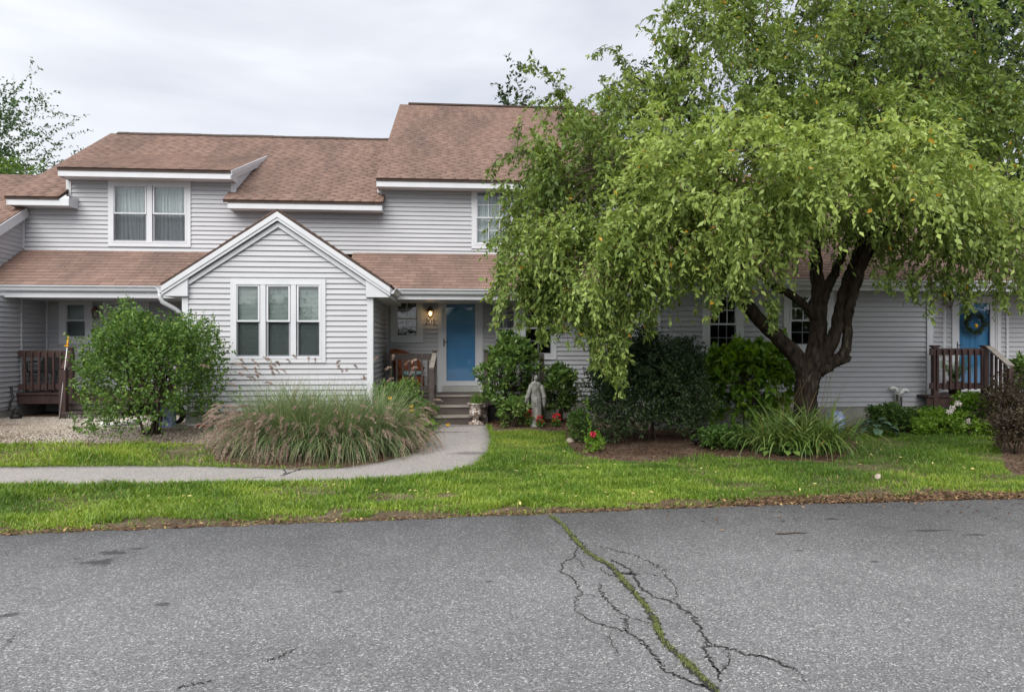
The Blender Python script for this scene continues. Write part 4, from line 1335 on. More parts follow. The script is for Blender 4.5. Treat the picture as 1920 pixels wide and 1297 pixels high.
# ------------------------------------------------------------------ wall lanterns
def emis(name, col, s):
    m, ns, ls, out = new_mat(name)
    e_ = nd(ns, 'ShaderNodeEmission', Strength=s, Color=(*col, 1))
    ls.new(e_.outputs['Emission'], out.inputs['Surface'])
    return m
M['bulb_on'] = emis('lit_bulb', (1.0, 0.62, 0.25), 9)
M['bulb_off'] = surf('unlit_bulb', (0.5, 0.5, 0.46), (0.55, 0.55, 0.5), 5, 0.3)
M['lampglass'] = glassmat('lantern_glass', (0.92, 0.9, 0.85), 0.05, 0.5)
def lantern(loc, lit, label):
    t = thing('wall_lantern', loc, label, 'lamp', 'porch wall lanterns')
    x, y, z = loc
    bp = MB()
    bp.lathe((0, 0, 0), [(0.001, -0.012), (0.075, -0.012), (0.075, 0.0), (0.06, 0.008), (0.001, 0.008)], 20, 1, 1.45)
    bp.V = [(x + v[0], y - 0.012 - v[2] + 0.004, z + 0.02 + v[1]) for v in bp.V]
    bp.build('backplate', M['trim'], t)
    c = (x, y - 0.12, z)
    MB().tube([(x, y - 0.02, z + 0.10), (x, y - 0.07, z + 0.15), (x, y - 0.12, z + 0.13)], 0.011, 8).build('arm', M['iron'], t)
    MB().lathe(c, [(0.01, 0.135), (0.028, 0.12), (0.055, 0.085), (0.078, 0.05), (0.085, 0.035), (0.085, 0.028)], 16).build('hood', M['copper'], t)
    MB().lathe(c, [(0.045, -0.105), (0.072, 0.026)], 8, smooth=False).build('lantern_glass', M['lampglass'], t)
    cg = MB()
    for k in range(6):
        an = k * math.pi / 3
        cg.tube([(c[0] + 0.076 * math.cos(an), c[1] + 0.076 * math.sin(an), c[2] + 0.03), (c[0] + 0.048 * math.cos(an), c[1] + 0.048 * math.sin(an), c[2] - 0.11)], 0.0045, 5)
    cg.lathe(c, [(0.05, -0.115), (0.052, -0.108), (0.03, -0.106)], 16)
    cg.lathe(c, [(0.004, -0.15), (0.016, -0.135), (0.03, -0.118)], 12)
    cg.build('cage', M['copper'], t)
    MB().lathe(c, [(0.008, -0.07), (0.02, -0.05), (0.024, -0.03), (0.02, -0.005), (0.009, 0.02)], 12).build('bulb', M['bulb_on'] if lit else M['bulb_off'], t)
    if lit:
        ld = bpy.data.lights.new('lantern_light', 'POINT')
        ld.energy = 0.18; ld.color = (1.0, 0.66, 0.34); ld.shadow_soft_size = 0.03
        lo = bpy.data.objects.new('lantern_light', ld)
        COL.objects.link(lo); lo.parent = t; lo.location = (0, -0.12, -0.17)
    return t
p = P(807, 586, YU - 0.02); lantern((p.x, YU - 0.021, p.z), True, 'lit copper wall lantern above the house number 201')
p = P(183, 586, YU - 0.02); lantern((p.x, YU - 0.021, p.z), False, 'unlit wall lantern beside the left porch door, partly behind the shrub')
p = P(1772, 566, YD - 0.02); lantern((p.x + 0.02, YD - 0.021, p.z), False, 'unlit wall lantern left of the wreathed door at right')

# ------------------------------------------------------------------ wicker chair on the middle porch
ch_ = thing('wicker_chair', (PX(770, 16.35), 16.35, ZDK), 'rust brown wicker armchair with teal cushion behind the porch railing', 'chair')
def rot(v, an, c):
    x, y = v[0], v[1]
    return (c[0] + x * math.cos(an) - y * math.sin(an), c[1] + x * math.sin(an) + y * math.cos(an), c[2] + v[2])
CC = (PX(770, 16.35), 16.35, ZDK); CA = R(48)           # faces right and towards the steps
def shell(f, nu, nv, th=0.035):
    V = []
    for s_ in (0, 1):
        for i_ in range(nu + 1):
            for j in range(nv + 1):
                V.append(f(i_ / nu, j / nv, s_ * th))
    F = []
    q = (nu + 1) * (nv + 1)
    for i_ in range(nu):
        for j in range(nv):
            a = i_ * (nv + 1) + j
            F.append((a, a + 1, a + nv + 2, a + nv + 1)); F.append((q + a, q + a + nv + 1, q + a + nv + 2, q + a + 1))
    for i_ in range(nu):
        a, b = i_ * (nv + 1), i_ * (nv + 1) + nv
        F.append((a, a + nv + 1, q + a + nv + 1, q + a)); F.append((b, q + b, q + b + nv + 1, b + nv + 1))
    for j in range(nv):
        a, b = j, nu * (nv + 1) + j
        F.append((a, q + a, q + a + 1, a + 1)); F.append((b, b + 1, q + b + 1, q + b))
    return V, F
def backf(u, v, t):
    an = R(-100 + 200 * u)
    r = 0.31 + t + 0.03 * v
    top = 0.98 - 0.42 * abs(2 * u - 1) ** 2.2
    z = 0.40 + (top - 0.40) * v
    lean = 0.16 * v
    return rot((r * math.sin(an), 0.02 + 0.28 * math.cos(an) * (1 + 0.2) + lean * math.cos(an), z), CA + R(180) * 0, CC)
V, F = shell(backf, 30, 8)
MB().add(V, F, True).build('backrest', M['wicker'], ch_)
rim = [backf(k / 40, 1.0, 0.018) for k in range(41)]
MB().tube(rim, 0.028, 8).build('rim', M['wicker'], ch_)
def skirtf(u, v, t):
    an = 2 * math.pi * u
    r = 0.30 + t * 0.6
    return rot((r * math.sin(an), r * math.cos(an) * 0.95, 0.12 + 0.28 * v), CA, CC)
V, F = shell(skirtf, 28, 2, 0.03)
MB().add(V, F, True).build('apron', M['wicker'], ch_)
for k in range(4):
    an = R(45 + 90 * k)
    p = rot((0.27 * math.cos(an), 0.26 * math.sin(an), 0.0), CA, CC)
    MB().tube([(p[0], p[1], p[2] + 0.002), (p[0], p[1], p[2] + 0.4)], 0.022, 8).build('leg', M['wicker'], ch_)
cu = MB().lathe((0, 0, 0), [(0.02, 0.405), (0.25, 0.405), (0.285, 0.43), (0.285, 0.47), (0.25, 0.50), (0.02, 0.515)], 24)
cu.V = [rot(v, CA, CC) for v in cu.V]
cu.build('cushion', M['teal'], ch_)

# dark patio chair behind the left railing
pcx, pcy = PX(86, 16.3), 16.3
pch = thing('patio_chair', (pcx, pcy, ZDL), 'dark patio chair seen through the left porch railing', 'chair')
MB().box(pcx - 0.24, pcx + 0.24, pcy - 0.24, pcy + 0.22, ZDL + 0.40, ZDL + 0.44).build('seat', M['black'], pch)
v = [(pcx - 0.23, pcy + 0.20, ZDL + 0.445), (pcx + 0.23, pcy + 0.20, ZDL + 0.445), (pcx + 0.23, pcy + 0.23, ZDL + 0.445), (pcx - 0.23, pcy + 0.23, ZDL + 0.445),
     (pcx - 0.20, pcy + 0.34, ZDL + 0.86), (pcx + 0.20, pcy + 0.34, ZDL + 0.86), (pcx + 0.20, pcy + 0.37, ZDL + 0.86), (pcx - 0.20, pcy + 0.37, ZDL + 0.86)]
MB().hexa(v).build('backrest', M['black'], pch)
for sx_ in (-1, 1):
    for sy_ in (-1, 1):
        MB().tube([(pcx + sx_ * 0.26, pcy + sy_ * 0.24, ZDL + 0.003), (pcx + sx_ * 0.22, pcy + sy_ * 0.19, ZDL + 0.40)], 0.014, 8).build('leg', M['iron'], pch)
    MB().tube([(pcx + sx_ * 0.25, pcy - 0.22, ZDL + 0.42), (pcx + sx_ * 0.26, pcy - 0.23, ZDL + 0.62), (pcx + sx_ * 0.26, pcy + 0.0, ZDL + 0.65), (pcx + sx_ * 0.21, pcy + 0.28, ZDL + 0.62)], 0.014, 8).build('armrest', M['iron'], pch)

# ------------------------------------------------------------------ urn planter by the steps
ub = G(893, 797)
ub.z = 0.13
ub.x, ub.y = PX(892, 14.98), 14.98
ub.z = float(gh(ub.x, ub.y)) + 0.022
urn = thing('urn_planter', ub, 'rust flecked white urn planter on the path by the steps', 'planter')
MB().box(ub.x - 0.15, ub.x + 0.15, ub.y - 0.15, ub.y + 0.15, ub.z, ub.z + 0.025).build('plinth', M['urn'], urn)
MB().lathe(ub, [(0.145, 0.026), (0.13, 0.04), (0.085, 0.06), (0.06, 0.085), (0.055, 0.105), (0.075, 0.118), (0.075, 0.13), (0.09, 0.14), (0.125, 0.17), (0.142, 0.215), (0.135, 0.26), (0.128, 0.32), (0.14, 0.37), (0.165, 0.405), (0.178, 0.415), (0.18, 0.43), (0.165, 0.436), (0.14, 0.425), (0.13, 0.40)], 28, fold=0.012, nf=14).build('bowl', M['urn'], urn)

# ------------------------------------------------------------------ stone statue of a robed figure
sb_ = G(1005, 796)
sb_.x, sb_.y = PX(1005, 14.5), 14.5
sb_.z = float(gh(sb_.x, sb_.y))
statue = thing('garden_statue', sb_, 'weathered grey stone statue of a robed figure with lowered open hands', 'statue')
def body():
    prof = [(0.0, 0.115, 0.10), (0.02, 0.118, 0.105), (0.10, 0.112, 0.10), (0.30, 0.105, 0.092), (0.45, 0.112, 0.095), (0.56, 0.105, 0.085), (0.66, 0.092, 0.072), (0.72, 0.100, 0.074), (0.79, 0.115, 0.072), (0.825, 0.108, 0.066), (0.85, 0.07, 0.055), (0.868, 0.038, 0.038), (0.885, 0.034, 0.036)]
    n = 48
    V = []
    for (z, rx, ry) in prof:
        amp = 0.09 * max(0, min(1, (0.74 - z) / 0.3)) + 0.01
        for k in range(n):
            an = 2 * math.pi * k / n
            f = 1 + amp * (0.55 * math.cos(9 * an + 2.2 * z) + 0.45 * math.sin(14 * an - 3 * z))
            V.append((sb_.x + rx * f * math.cos(an) + 0.012 * math.sin(z * 5), sb_.y + ry * f * math.sin(an), sb_.z + 0.06 + z))
    F = []
    for i_ in range(len(prof) - 1):
        for k in range(n):
            k2 = (k + 1) % n
            F.append((i_ * n + k, i_ * n + k2, (i_ + 1) * n + k2, (i_ + 1) * n + k))
    F.append(tuple(range(n - 1, -1, -1)))
    mb = MB().add(V, F, True)
    c = Vector((sb_.x, sb_.y - 0.004, sb_.z + 0.06))
    # head with face relief
    hv, hf = [], []
    nu, nv = 20, 14
    for i_ in range(nv + 1):
        ph = math.pi * i_ / nv
        for k in range(nu):
            an = 2 * math.pi * k / nu
            x, y, z = math.sin(ph) * math.cos(an), math.sin(ph) * math.sin(an), math.cos(ph)
            rr = 1.0
            if y < -0.3:
                rr += 0.16 * math.exp(-((x / 0.16) ** 2 + ((z + 0.08) / 0.25) ** 2))
                rr -= 0.07 * (math.exp(-(((x - 0.33) / 0.15) ** 2 + ((z - 0.12) / 0.12) ** 2)) + math.exp(-(((x + 0.33) / 0.15) ** 2 + ((z - 0.12) / 0.12) ** 2)))
                rr += 0.05 * math.exp(-((x / 0.25) ** 2 + ((z + 0.5) / 0.1) ** 2))
            hv.append((c.x + 0.046 * x * rr, c.y - 0.008 + 0.054 * y * rr, c.z + 0.93 + 0.062 * z * rr))
    for i_ in range(nv):
        for k in range(nu):
            k2 = (k + 1) % nu
            hf.append((i_ * nu + k, (i_ + 1) * nu + k, (i_ + 1) * nu + k2, i_ * nu + k2))
    mb.add(hv, hf, True)
    # arms lowered and opened, hands with five fingers
    for sg in (-1, 1):
        sh = c + Vector((sg * 0.095, 0, 0.79)); el = c + Vector((sg * 0.155, -0.015, 0.60)); wr = c + Vector((sg * (0.205 if sg < 0 else 0.165), -0.075, 0.50))
        mb.tube([sh, sh.lerp(el, 0.5), el, el.lerp(wr, 0.5), wr], [0.042, 0.045, 0.044, 0.05, 0.034], 12)
        ax = (wr - el).normalized()
        pm = wr + ax * 0.035
        mb.tube([wr - ax * 0.01, wr + ax * 0.02, pm], [0.015, 0.02, 0.018], 8)
        sd = ax.cross(Vector((0, 0, 1))).normalized()
        for q in range(4):
            st = pm + sd * (q - 1.5) * 0.009
            L_ = (0.030, 0.036, 0.034, 0.026)[q]
            mb.tube([st - ax * 0.006, st + ax * L_ * 0.5 + Vector((0, 0, 0.002)), st + ax * L_ - Vector((0, 0, 0.006))], [0.005, 0.0048, 0.0036], 6)
        th = wr + ax * 0.012 + sd * 0.016
        mb.tube([th, th + sd * 0.012 + ax * 0.014, th + sd * 0.015 + ax * 0.03], [0.0055, 0.005, 0.004], 6)
        # sleeve hanging from the forearm
        mb.tube([el + Vector((0, 0, 0.01)), el.lerp(wr, 0.5) - Vector((0, 0, 0.05)), el.lerp(wr, 0.6) - Vector((0, 0, 0.14)), el.lerp(wr, 0.5) - Vector((0, 0, 0.24))], [0.035, 0.042, 0.03, 0.010], 10)
    return mb
body().build('figure', M['stone'], statue)
vm = MB()
V, F = [], []
nu, nv = 20, 10
for i_ in range(nu + 1):
    an = R(-20 + 220 * i_ / nu)
    for j in range(nv + 1):
        f = j / nv
        r = 0.066 * min(1, math.sin(min(1, f * 3.2) * math.pi / 2) + 0.0) if f < 0.3 else 0.066 + 0.085 * ((f - 0.3) / 0.7) ** 0.8
        z = 1.06 - 0.03 * (f * 3) ** 2 if f < 0.3 else 1.03 - 0.65 * (f - 0.3) / 0.7
        V.append((sb_.x + r * math.cos(an) * (1 + 0.03 * math.sin(i_ * 2.2)), sb_.y + 0.005 + r * math.sin(an) * 0.85, sb_.z + z))
for i_ in range(nu):
    for j in range(nv):
        a = i_ * (nv + 1) + j
        F.append((a, a + 1, a + nv + 2, a + nv + 1))
vm.add(V, F, True).build('veil', M['stone'], statue)
MB().lathe(sb_, [(0.13, -0.02), (0.135, 0.02), (0.125, 0.062), (0.05, 0.068)], 20).build('plinth', M['stone'], statue)

# ------------------------------------------------------------------ small things
# wreath on the right door
wc = P(1826, 606, YD - 0.05)
wreath = thing('wreath', wc, 'dark evergreen wreath hanging on the blue door at right', 'wreath')

# white vent pipes against the right wing
for k, (px, dirx, lab) in enumerate(((1681, -1, 'white plastic vent pipe curving left, against the right wing'), (1688, 1, 'white plastic vent pipe curving right, against the right wing'))):
    y = 13.90
    b = P(px, 760, y); tp = P(px, 727 if k == 0 else 731, y).z
    vt = thing('vent_pipe', (b.x, y, 0.1), lab, 'pipe', 'vent pipes on the right wing')
    r_ = 0.035
    pts = [(b.x, y, 0.05), (b.x, y, tp - 0.09)]
    for a in range(0, 181, 20):
        an = R(a)
        pts.append((b.x + dirx * (0.085 - 0.085 * math.cos(an)), y - 0.02, tp - 0.085 + 0.085 * math.sin(an)))
    MB().tube(pts[:-2], r_, 12).build('pipe', M['pvc'], vt)
    MB().tube([(b.x, y, tp - 0.13), (b.x, y, tp - 0.07)], 0.042, 12).build('collar', M['pvc'], vt)

# blue and white ceramic garden stool behind the daylilies
gp = P(1566, 800, 13.0)
gz = float(gh(gp.x, 13.0))
MB().lathe((gp.x, 13.0, gz), [(0.12, 0), (0.135, 0.03), (0.16, 0.10), (0.175, 0.2), (0.165, 0.30), (0.135, 0.37), (0.125, 0.40), (0.11, 0.412), (0.02, 0.415)], 24).build('garden_stool', M['bluewhite'], None, 'blue and white glazed garden stool behind the daylilies', 'stool')

# snow stake with yellow top leaning on the left porch post
a, b = P(121, 694, 15.2), P(126, 650, 15.3)
sk = thing('reflector_stake', (a.x, 15.2, float(gh(a.x, 15.2))), 'thin white stake with yellow top standing by the left porch post', 'stake')
MB().tube([(a.x - 0.09, 15.17, float(gh(a.x, 15.2))), a, b], 0.008, 8).build('rod', M['pvc'], sk)
MB().tube([b - (b - a) * 0.02, b + (b - a) * 0.45], 0.016, 8).build('reflector', M['yellow'], sk)
MB().bar(b + Vector((-0.05, -0.015, 0.02)), b + Vector((0.03, -0.015, 0.02)), 0.012, 0.02).build('clip', M['yellow'], sk)

# red and white marker rods lying by the gable
for k, (q0, q1, lab) in enumerate((((352, 787), (412, 793), 'upper of two red and white marker rods lying by the gable'), ((383, 791), (412, 798), 'lower of two red and white marker rods lying by the gable'))):
    a, b = G(*q0), G(*q1)
    a, b = Vector((a.x, 13.55 - 0.1 * k, float(gh(a.x, 13.5)) + 0.03)), Vector((b.x, 13.3 - 0.1 * k, float(gh(b.x, 13.3)) + 0.035))
    a.x, b.x = PX(q0[0], a.y), PX(q1[0] + 10, b.y)
    t = thing('marker_rod', (a.x, a.y, float(gh(a.x, a.y))), lab, 'rod', 'marker rods by the gable')
    n = 4 if k == 0 else 3
    for j in range(n):
        MB().tube([a.lerp(b, j / n), a.lerp(b, (j + 1) / n)], 0.019, 8).build('band', M['red'] if j % 2 == (1 if k == 0 else 0) else M['pvc'], t)

# bucket-like black downspout drain at the far left, white bag and coiled black hose under the shrub
bk = P(30, 783, 15.3)
bz = float(gh(bk.x, 15.3))
t = thing('doorstop_weight', (bk.x, 15.3, bz), 'small black weight with handle beside the left porch', 'weight')
MB().lathe((bk.x, 15.3, bz), [(0.09, 0.0), (0.10, 0.02), (0.10, 0.07), (0.085, 0.09), (0.02, 0.092)], 16).build('body', M['black'], t)
MB().tube([(bk.x - 0.06, 15.3, bz + 0.085), (bk.x - 0.045, 15.3, bz + 0.18), (bk.x, 15.3, bz + 0.23), (bk.x + 0.045, 15.3, bz + 0.18), (bk.x + 0.06, 15.3, bz + 0.085)], 0.012, 8).build('handle', M['black'], t)
dn = P(22, 735, 15.72)
hz = MB().tube([(X_L2 + 0.05, 15.6, 0.92), (X_L2 + 0.06, 15.6, 0.78), (X_L2 + 0.12, 15.55, 0.70), (X_L2 + 0.09, 15.5, 0.62), (X_L2 + 0.07, 15.5, 0.45), (bk.x - 0.03, 15.4, bz + 0.1)], 0.022, 8)
hz.build('cable', M['black'], None, 'dark cable running down the wall beside the left porch', 'cable')
hc = P(342, 768, 13.75)
hcz = float(gh(hc.x, 13.75))
mb = MB()
for k in range(6):
    rr = 0.18 - 0.008 * k
    pts = [(hc.x - 0.12 + rr * math.cos(R(a)), 13.72 - 0.02 * k, hcz + 0.22 + rr * math.sin(R(a))) for a in range(0, 361, 18)]
    mb.tube(pts, 0.014, 6, cap=False)
mb.build('garden_hose', M['black'], None, 'black garden hose coiled against the gable behind the shrub', 'hose')
bg = P(318, 770, 13.7)
mb = MB().box(bg.x - 0.13, bg.x + 0.13, 13.45, 13.65, hcz, hcz + 0.42)
mb.V = [(v[0] + 0.02 * math.sin(v[2] * 9), v[1], v[2]) for v in mb.V]
mb.build('storage_bin', M['bluewhite'], None, 'pale blue bin beside the hose behind the shrub', 'bin')
q0, q1 = G(187, 802), G(262, 797)
mb = MB().tube([(q0.x, q0.y, q0.z + 0.045), (q0.x + 0.1, q0.y + 0.02, q0.z + 0.05), (q1.x, q1.y, q1.z + 0.05)], [0.06, 0.045, 0.045], 10)
mb.build('drain_pipe', M['pvc'], None, 'white pipe lying on the gravel under the shrub', 'pipe')
# white hose end by the bay
a, b = P(1080, 735, 15.6), P(1076, 772, 15.5)
MB().tube([P(1080, 733, 15.95), a.lerp(b, 0.3), a.lerp(b, 0.7) + Vector((0.02, 0, 0)), Vector((b.x, 15.5, float(gh(b.x, 15.5))))], 0.018, 8).build('white_tube', M['pvc'], None, 'thin white tube bent down the wall right of the rhododendrons', 'tube')
r0 = G(1069, 829)
mb = MB().lathe((r0.x, r0.y, r0.z - 0.02), [(0.06, 0), (0.075, 0.03), (0.06, 0.07), (0.03, 0.09), (0.005, 0.095)], 9, 1.1, 0.8, 0.08, 3, smooth=False)
mb.build('rock', M['rock'], None, 'small pale rock at the corner of the mulch bed', 'rock')
b0 = G(1305, 836)
mb = MB().lathe(b0, [(0.02, -0.02), (0.02, 0.06), (0.07, 0.075), (0.075, 0.12), (0.05, 0.14), (0.01, 0.145)], 14)
mb.build('garden_light', M['black'], None, 'squat black garden light in the mulch under the yew', 'light')
# fallen twig on the road
tw = [G(1453, 1004), G(1470, 1004.5), G(1490, 1002.5), G(1513, 1003)]
MB().tube([(q.x, q.y, 0.022) for q in tw], [0.004, 0.008, 0.007, 0.003], 6).build('fallen_twig', M['twig'], None, 'thin dark twig lying on the asphalt at right', 'twig')

# ------------------------------------------------------------------ vegetation helpers
LEAF = (np.array([[0, 0, 0], [0.40, -0.5, 0.13], [1, 0, -0.10], [0.40, 0.5, 0.13]]), np.array([[0, 1, 2], [0, 2, 3]]))
LEAF_L = (np.array([[0, 0, 0], [0.22, -0.42, 0.10], [0.22, 0.42, 0.10], [0.6, -0.46, 0.12], [0.6, 0.46, 0.12], [1, 0, -0.16], [0.22, 0, 0.0], [0.6, 0, 0.0]]),
          np.array([[0, 1, 6], [0, 6, 2], [1, 3, 7], [1, 7, 6], [6, 7, 4], [6, 4, 2], [3, 5, 7], [7, 5, 4]]))
LEAF_N = (np.array([[0, 0, 0], [0.5, -0.5, 0.05], [1, 0, -0.06], [0.5, 0.5, 0.05]]), np.array([[0, 1, 2], [0, 2, 3]]))
OCT = (np.array([[1, 0, 0], [-1, 0, 0], [0, 1, 0], [0, -1, 0], [0, 0, 1], [0, 0, -1]]) * 0.5,
       np.array([[0, 2, 4], [2, 1, 4], [1, 3, 4], [3, 0, 4], [2, 0, 5], [1, 2, 5], [3, 1, 5], [0, 3, 5]]))
def _ico():
    import bmesh
    bm = bmesh.new(); bmesh.ops.create_icosphere(bm, subdivisions=1, radius=0.5)
    v = np.array([tuple(q.co) for q in bm.verts]); f = np.array([[q.index for q in fc.verts] for fc in bm.faces]); bm.free()
    return v, f
ICO = _ico()

def inst(tpl, p, a, n, l, w, h=None):
    """place a template at each point: a = axis, n = rough normal, l/w/h = sizes"""
    tv, tf = tpl
    p, a, n = np.asarray(p, float), unit(np.asarray(a, float)), np.asarray(n, float)
    s = unit(np.cross(a, n))
    n2 = np.cross(s, a)
    N = len(p)
    l = np.broadcast_to(np.asarray(l, float), (N,)); w = np.broadcast_to(np.asarray(w, float), (N,))
    h = w if h is None else np.broadcast_to(np.asarray(h, float), (N,))
    V = (p[:, None, :] + a[:, None, :] * (tv[None, :, 0, None] * l[:, None, None]) + s[:, None, :] * (tv[None, :, 1, None] * w[:, None, None])
         + n2[:, None, :] * (tv[None, :, 2, None] * h[:, None, None]))
    F = tf[None] + (np.arange(N) * len(tv))[:, None, None]
    return V.reshape(-1, 3), F.reshape(-1, tf.shape[1]), len(tv)

def rsph(n, rng):
    return unit(rng.normal(size=(n, 3)))

def foliage(name, parent, starts, dirs, L, m, ll, lw, mat, rng, droop=0.3, spread=0.9, tpl=LEAF, tint_mu=0.5, tint_sd=0.2, down=0.15, tfun=None, up=0.6, along=(0.1, 1.0)):
    """leaves along a set of twigs"""
    K = len(starts)
    L = np.broadcast_to(np.asarray(L, float), (K,))
    t = along[0] + (along[1] - along[0]) * (np.arange(m)[None, :] + rng.uniform(0, 1, (K, m))) / m
    pos = starts[:, None] + dirs[:, None] * (L[:, None] * t)[..., None]
    pos[..., 2] -= droop * L[:, None] * t * t
    ax = dirs[:, None] * 0.55 + rsph(K * m, rng).reshape(K, m, 3) * spread
    ax[..., 2] -= down + droop * 0.8 * t
    nr = rsph(K * m, rng).reshape(K, m, 3) * 0.7
    nr[..., 2] += up
    pos, ax, nr = pos.reshape(-1, 3), ax.reshape(-1, 3), nr.reshape(-1, 3)
    sz = rng.uniform(0.5, 1.3, len(pos))
    V, F, k = inst(tpl, pos, ax, nr, ll * sz, lw * sz * rng.uniform(0.75, 1.25, len(pos)))
    tn = np.clip(np.repeat(rng.normal(tint_mu, tint_sd * 0.6, K), m) + rng.normal(0, tint_sd, K * m), 0, 1)
    if tfun is not None: tn = np.clip(tn + tfun(pos), 0, 1)
    odd = rng.uniform(0, 1, len(tn)) < 0.004
    tn = np.where(odd, 1.0, np.minimum(tn, 0.96))
    return build_np(name, V, F, mat, parent, np.repeat(tn, k), kind='stuff')

def twig_mesh(name, parent, starts, dirs, L, droop, r, mat, n=4):
    K = len(starts)
    L = np.broadcast_to(np.asarray(L, float), (K,))
    t = np.linspace(0, 1, n)
    pos = starts[:, None] + dirs[:, None] * (L[:, None] * t[None])[..., None]
    pos[..., 2] -= droop * L[:, None] * t[None] ** 2
    return ribbons(name, parent, pos, np.linspace(r, r * 0.4, n), mat)

def ribbons(name, parent, pos, rad, mat, tint=None, kind='stuff'):
    """three-sided tapering stems: pos (K,n,3), rad (n,) or (K,n)"""
    K, n, _ = pos.shape
    rad = np.broadcast_to(rad, (K, n))
    d = unit(np.gradient(pos, axis=1))
    s = unit(np.cross(d, np.array([0.31, 0.2, 0.93])))
    u = np.cross(d, s)
    V = []
    for k in range(3):
        a = 2 * math.pi * k / 3
        V.append(pos + (s * math.cos(a) + u * math.sin(a)) * rad[..., None])
    V = np.stack(V, 2)
    idx = np.arange(K * n * 3).reshape(K, n, 3)
    F = []
    for k in range(3):
        k2 = (k + 1) % 3
        F.append(np.stack([idx[:, :-1, k], idx[:, :-1, k2], idx[:, 1:, k2], idx[:, 1:, k]], -1).reshape(-1, 4))
    tn = None if tint is None else np.repeat(tint, n * 3)
    return build_np(name, V.reshape(-1, 3), np.vstack(F), mat, parent, tn, kind=kind)

def blades(name, parent, base, dirs, L, w, mat, rng, n=5, bend=1.0, tint=None, kind='stuff', tipw=0.08):
    """flat arching blades: base (K,3), dirs = horizontal lean vectors (K,2), L lengths; start upright, bend outwards and down"""
    K = len(base)
    t = np.linspace(0, 1, n)[None, :]
    L = np.broadcast_to(np.asarray(L, float), (K,))[:, None]
    lean = np.linalg.norm(dirs, axis=1)[:, None]
    hd = dirs / np.maximum(lean, 1e-6)
    th0 = np.clip(lean * 0.35, 0, 1.2)
    b_ = np.broadcast_to(np.asarray(bend, float), (K,))[:, None]
    ang = th0 + lean * 1.35 * b_ * t ** 1.25
    ang = np.minimum(ang, 2.7)
    st = L / (n - 1)
    dx = np.sin(ang) * st; dz = np.cos(ang) * st
    x = np.cumsum(np.c_[np.zeros((K, 1)), dx[:, :-1]], 1); z = np.cumsum(np.c_[np.zeros((K, 1)), dz[:, :-1]], 1)
    pos = np.stack([base[:, None, 0] + hd[:, None, 0] * x, base[:, None, 1] + hd[:, None, 1] * x, base[:, None, 2] + z], -1)
    tw = rng.uniform(-1.2, 1.2, K)
    sx = -hd[:, 1] * np.cos(tw) + hd[:, 0] * np.sin(tw); sy = hd[:, 0] * np.cos(tw) + hd[:, 1] * np.sin(tw)
    side_ = np.stack([sx, sy, np.zeros(K)], 1)[:, None]
    ww = np.broadcast_to(np.asarray(w, float), (K,))[:, None] * np.interp(t[0], [0, 0.3, 0.75, 1], [0.65, 1, 0.7, tipw])[None]
    Vv = np.stack([pos - side_ * ww[..., None] / 2, pos + side_ * ww[..., None] / 2], 2)
    idx = np.arange(K * n * 2).reshape(K, n, 2)
    F = np.stack([idx[:, :-1, 0], idx[:, :-1, 1], idx[:, 1:, 1], idx[:, 1:, 0]], -1).reshape(-1, 4)
    tn = rng.uniform(0, 1, K) if tint is None else tint
    o = build_np(name, Vv.reshape(-1, 3), F, mat, parent, np.repeat(tn, n * 2), kind=kind)
    return o, pos

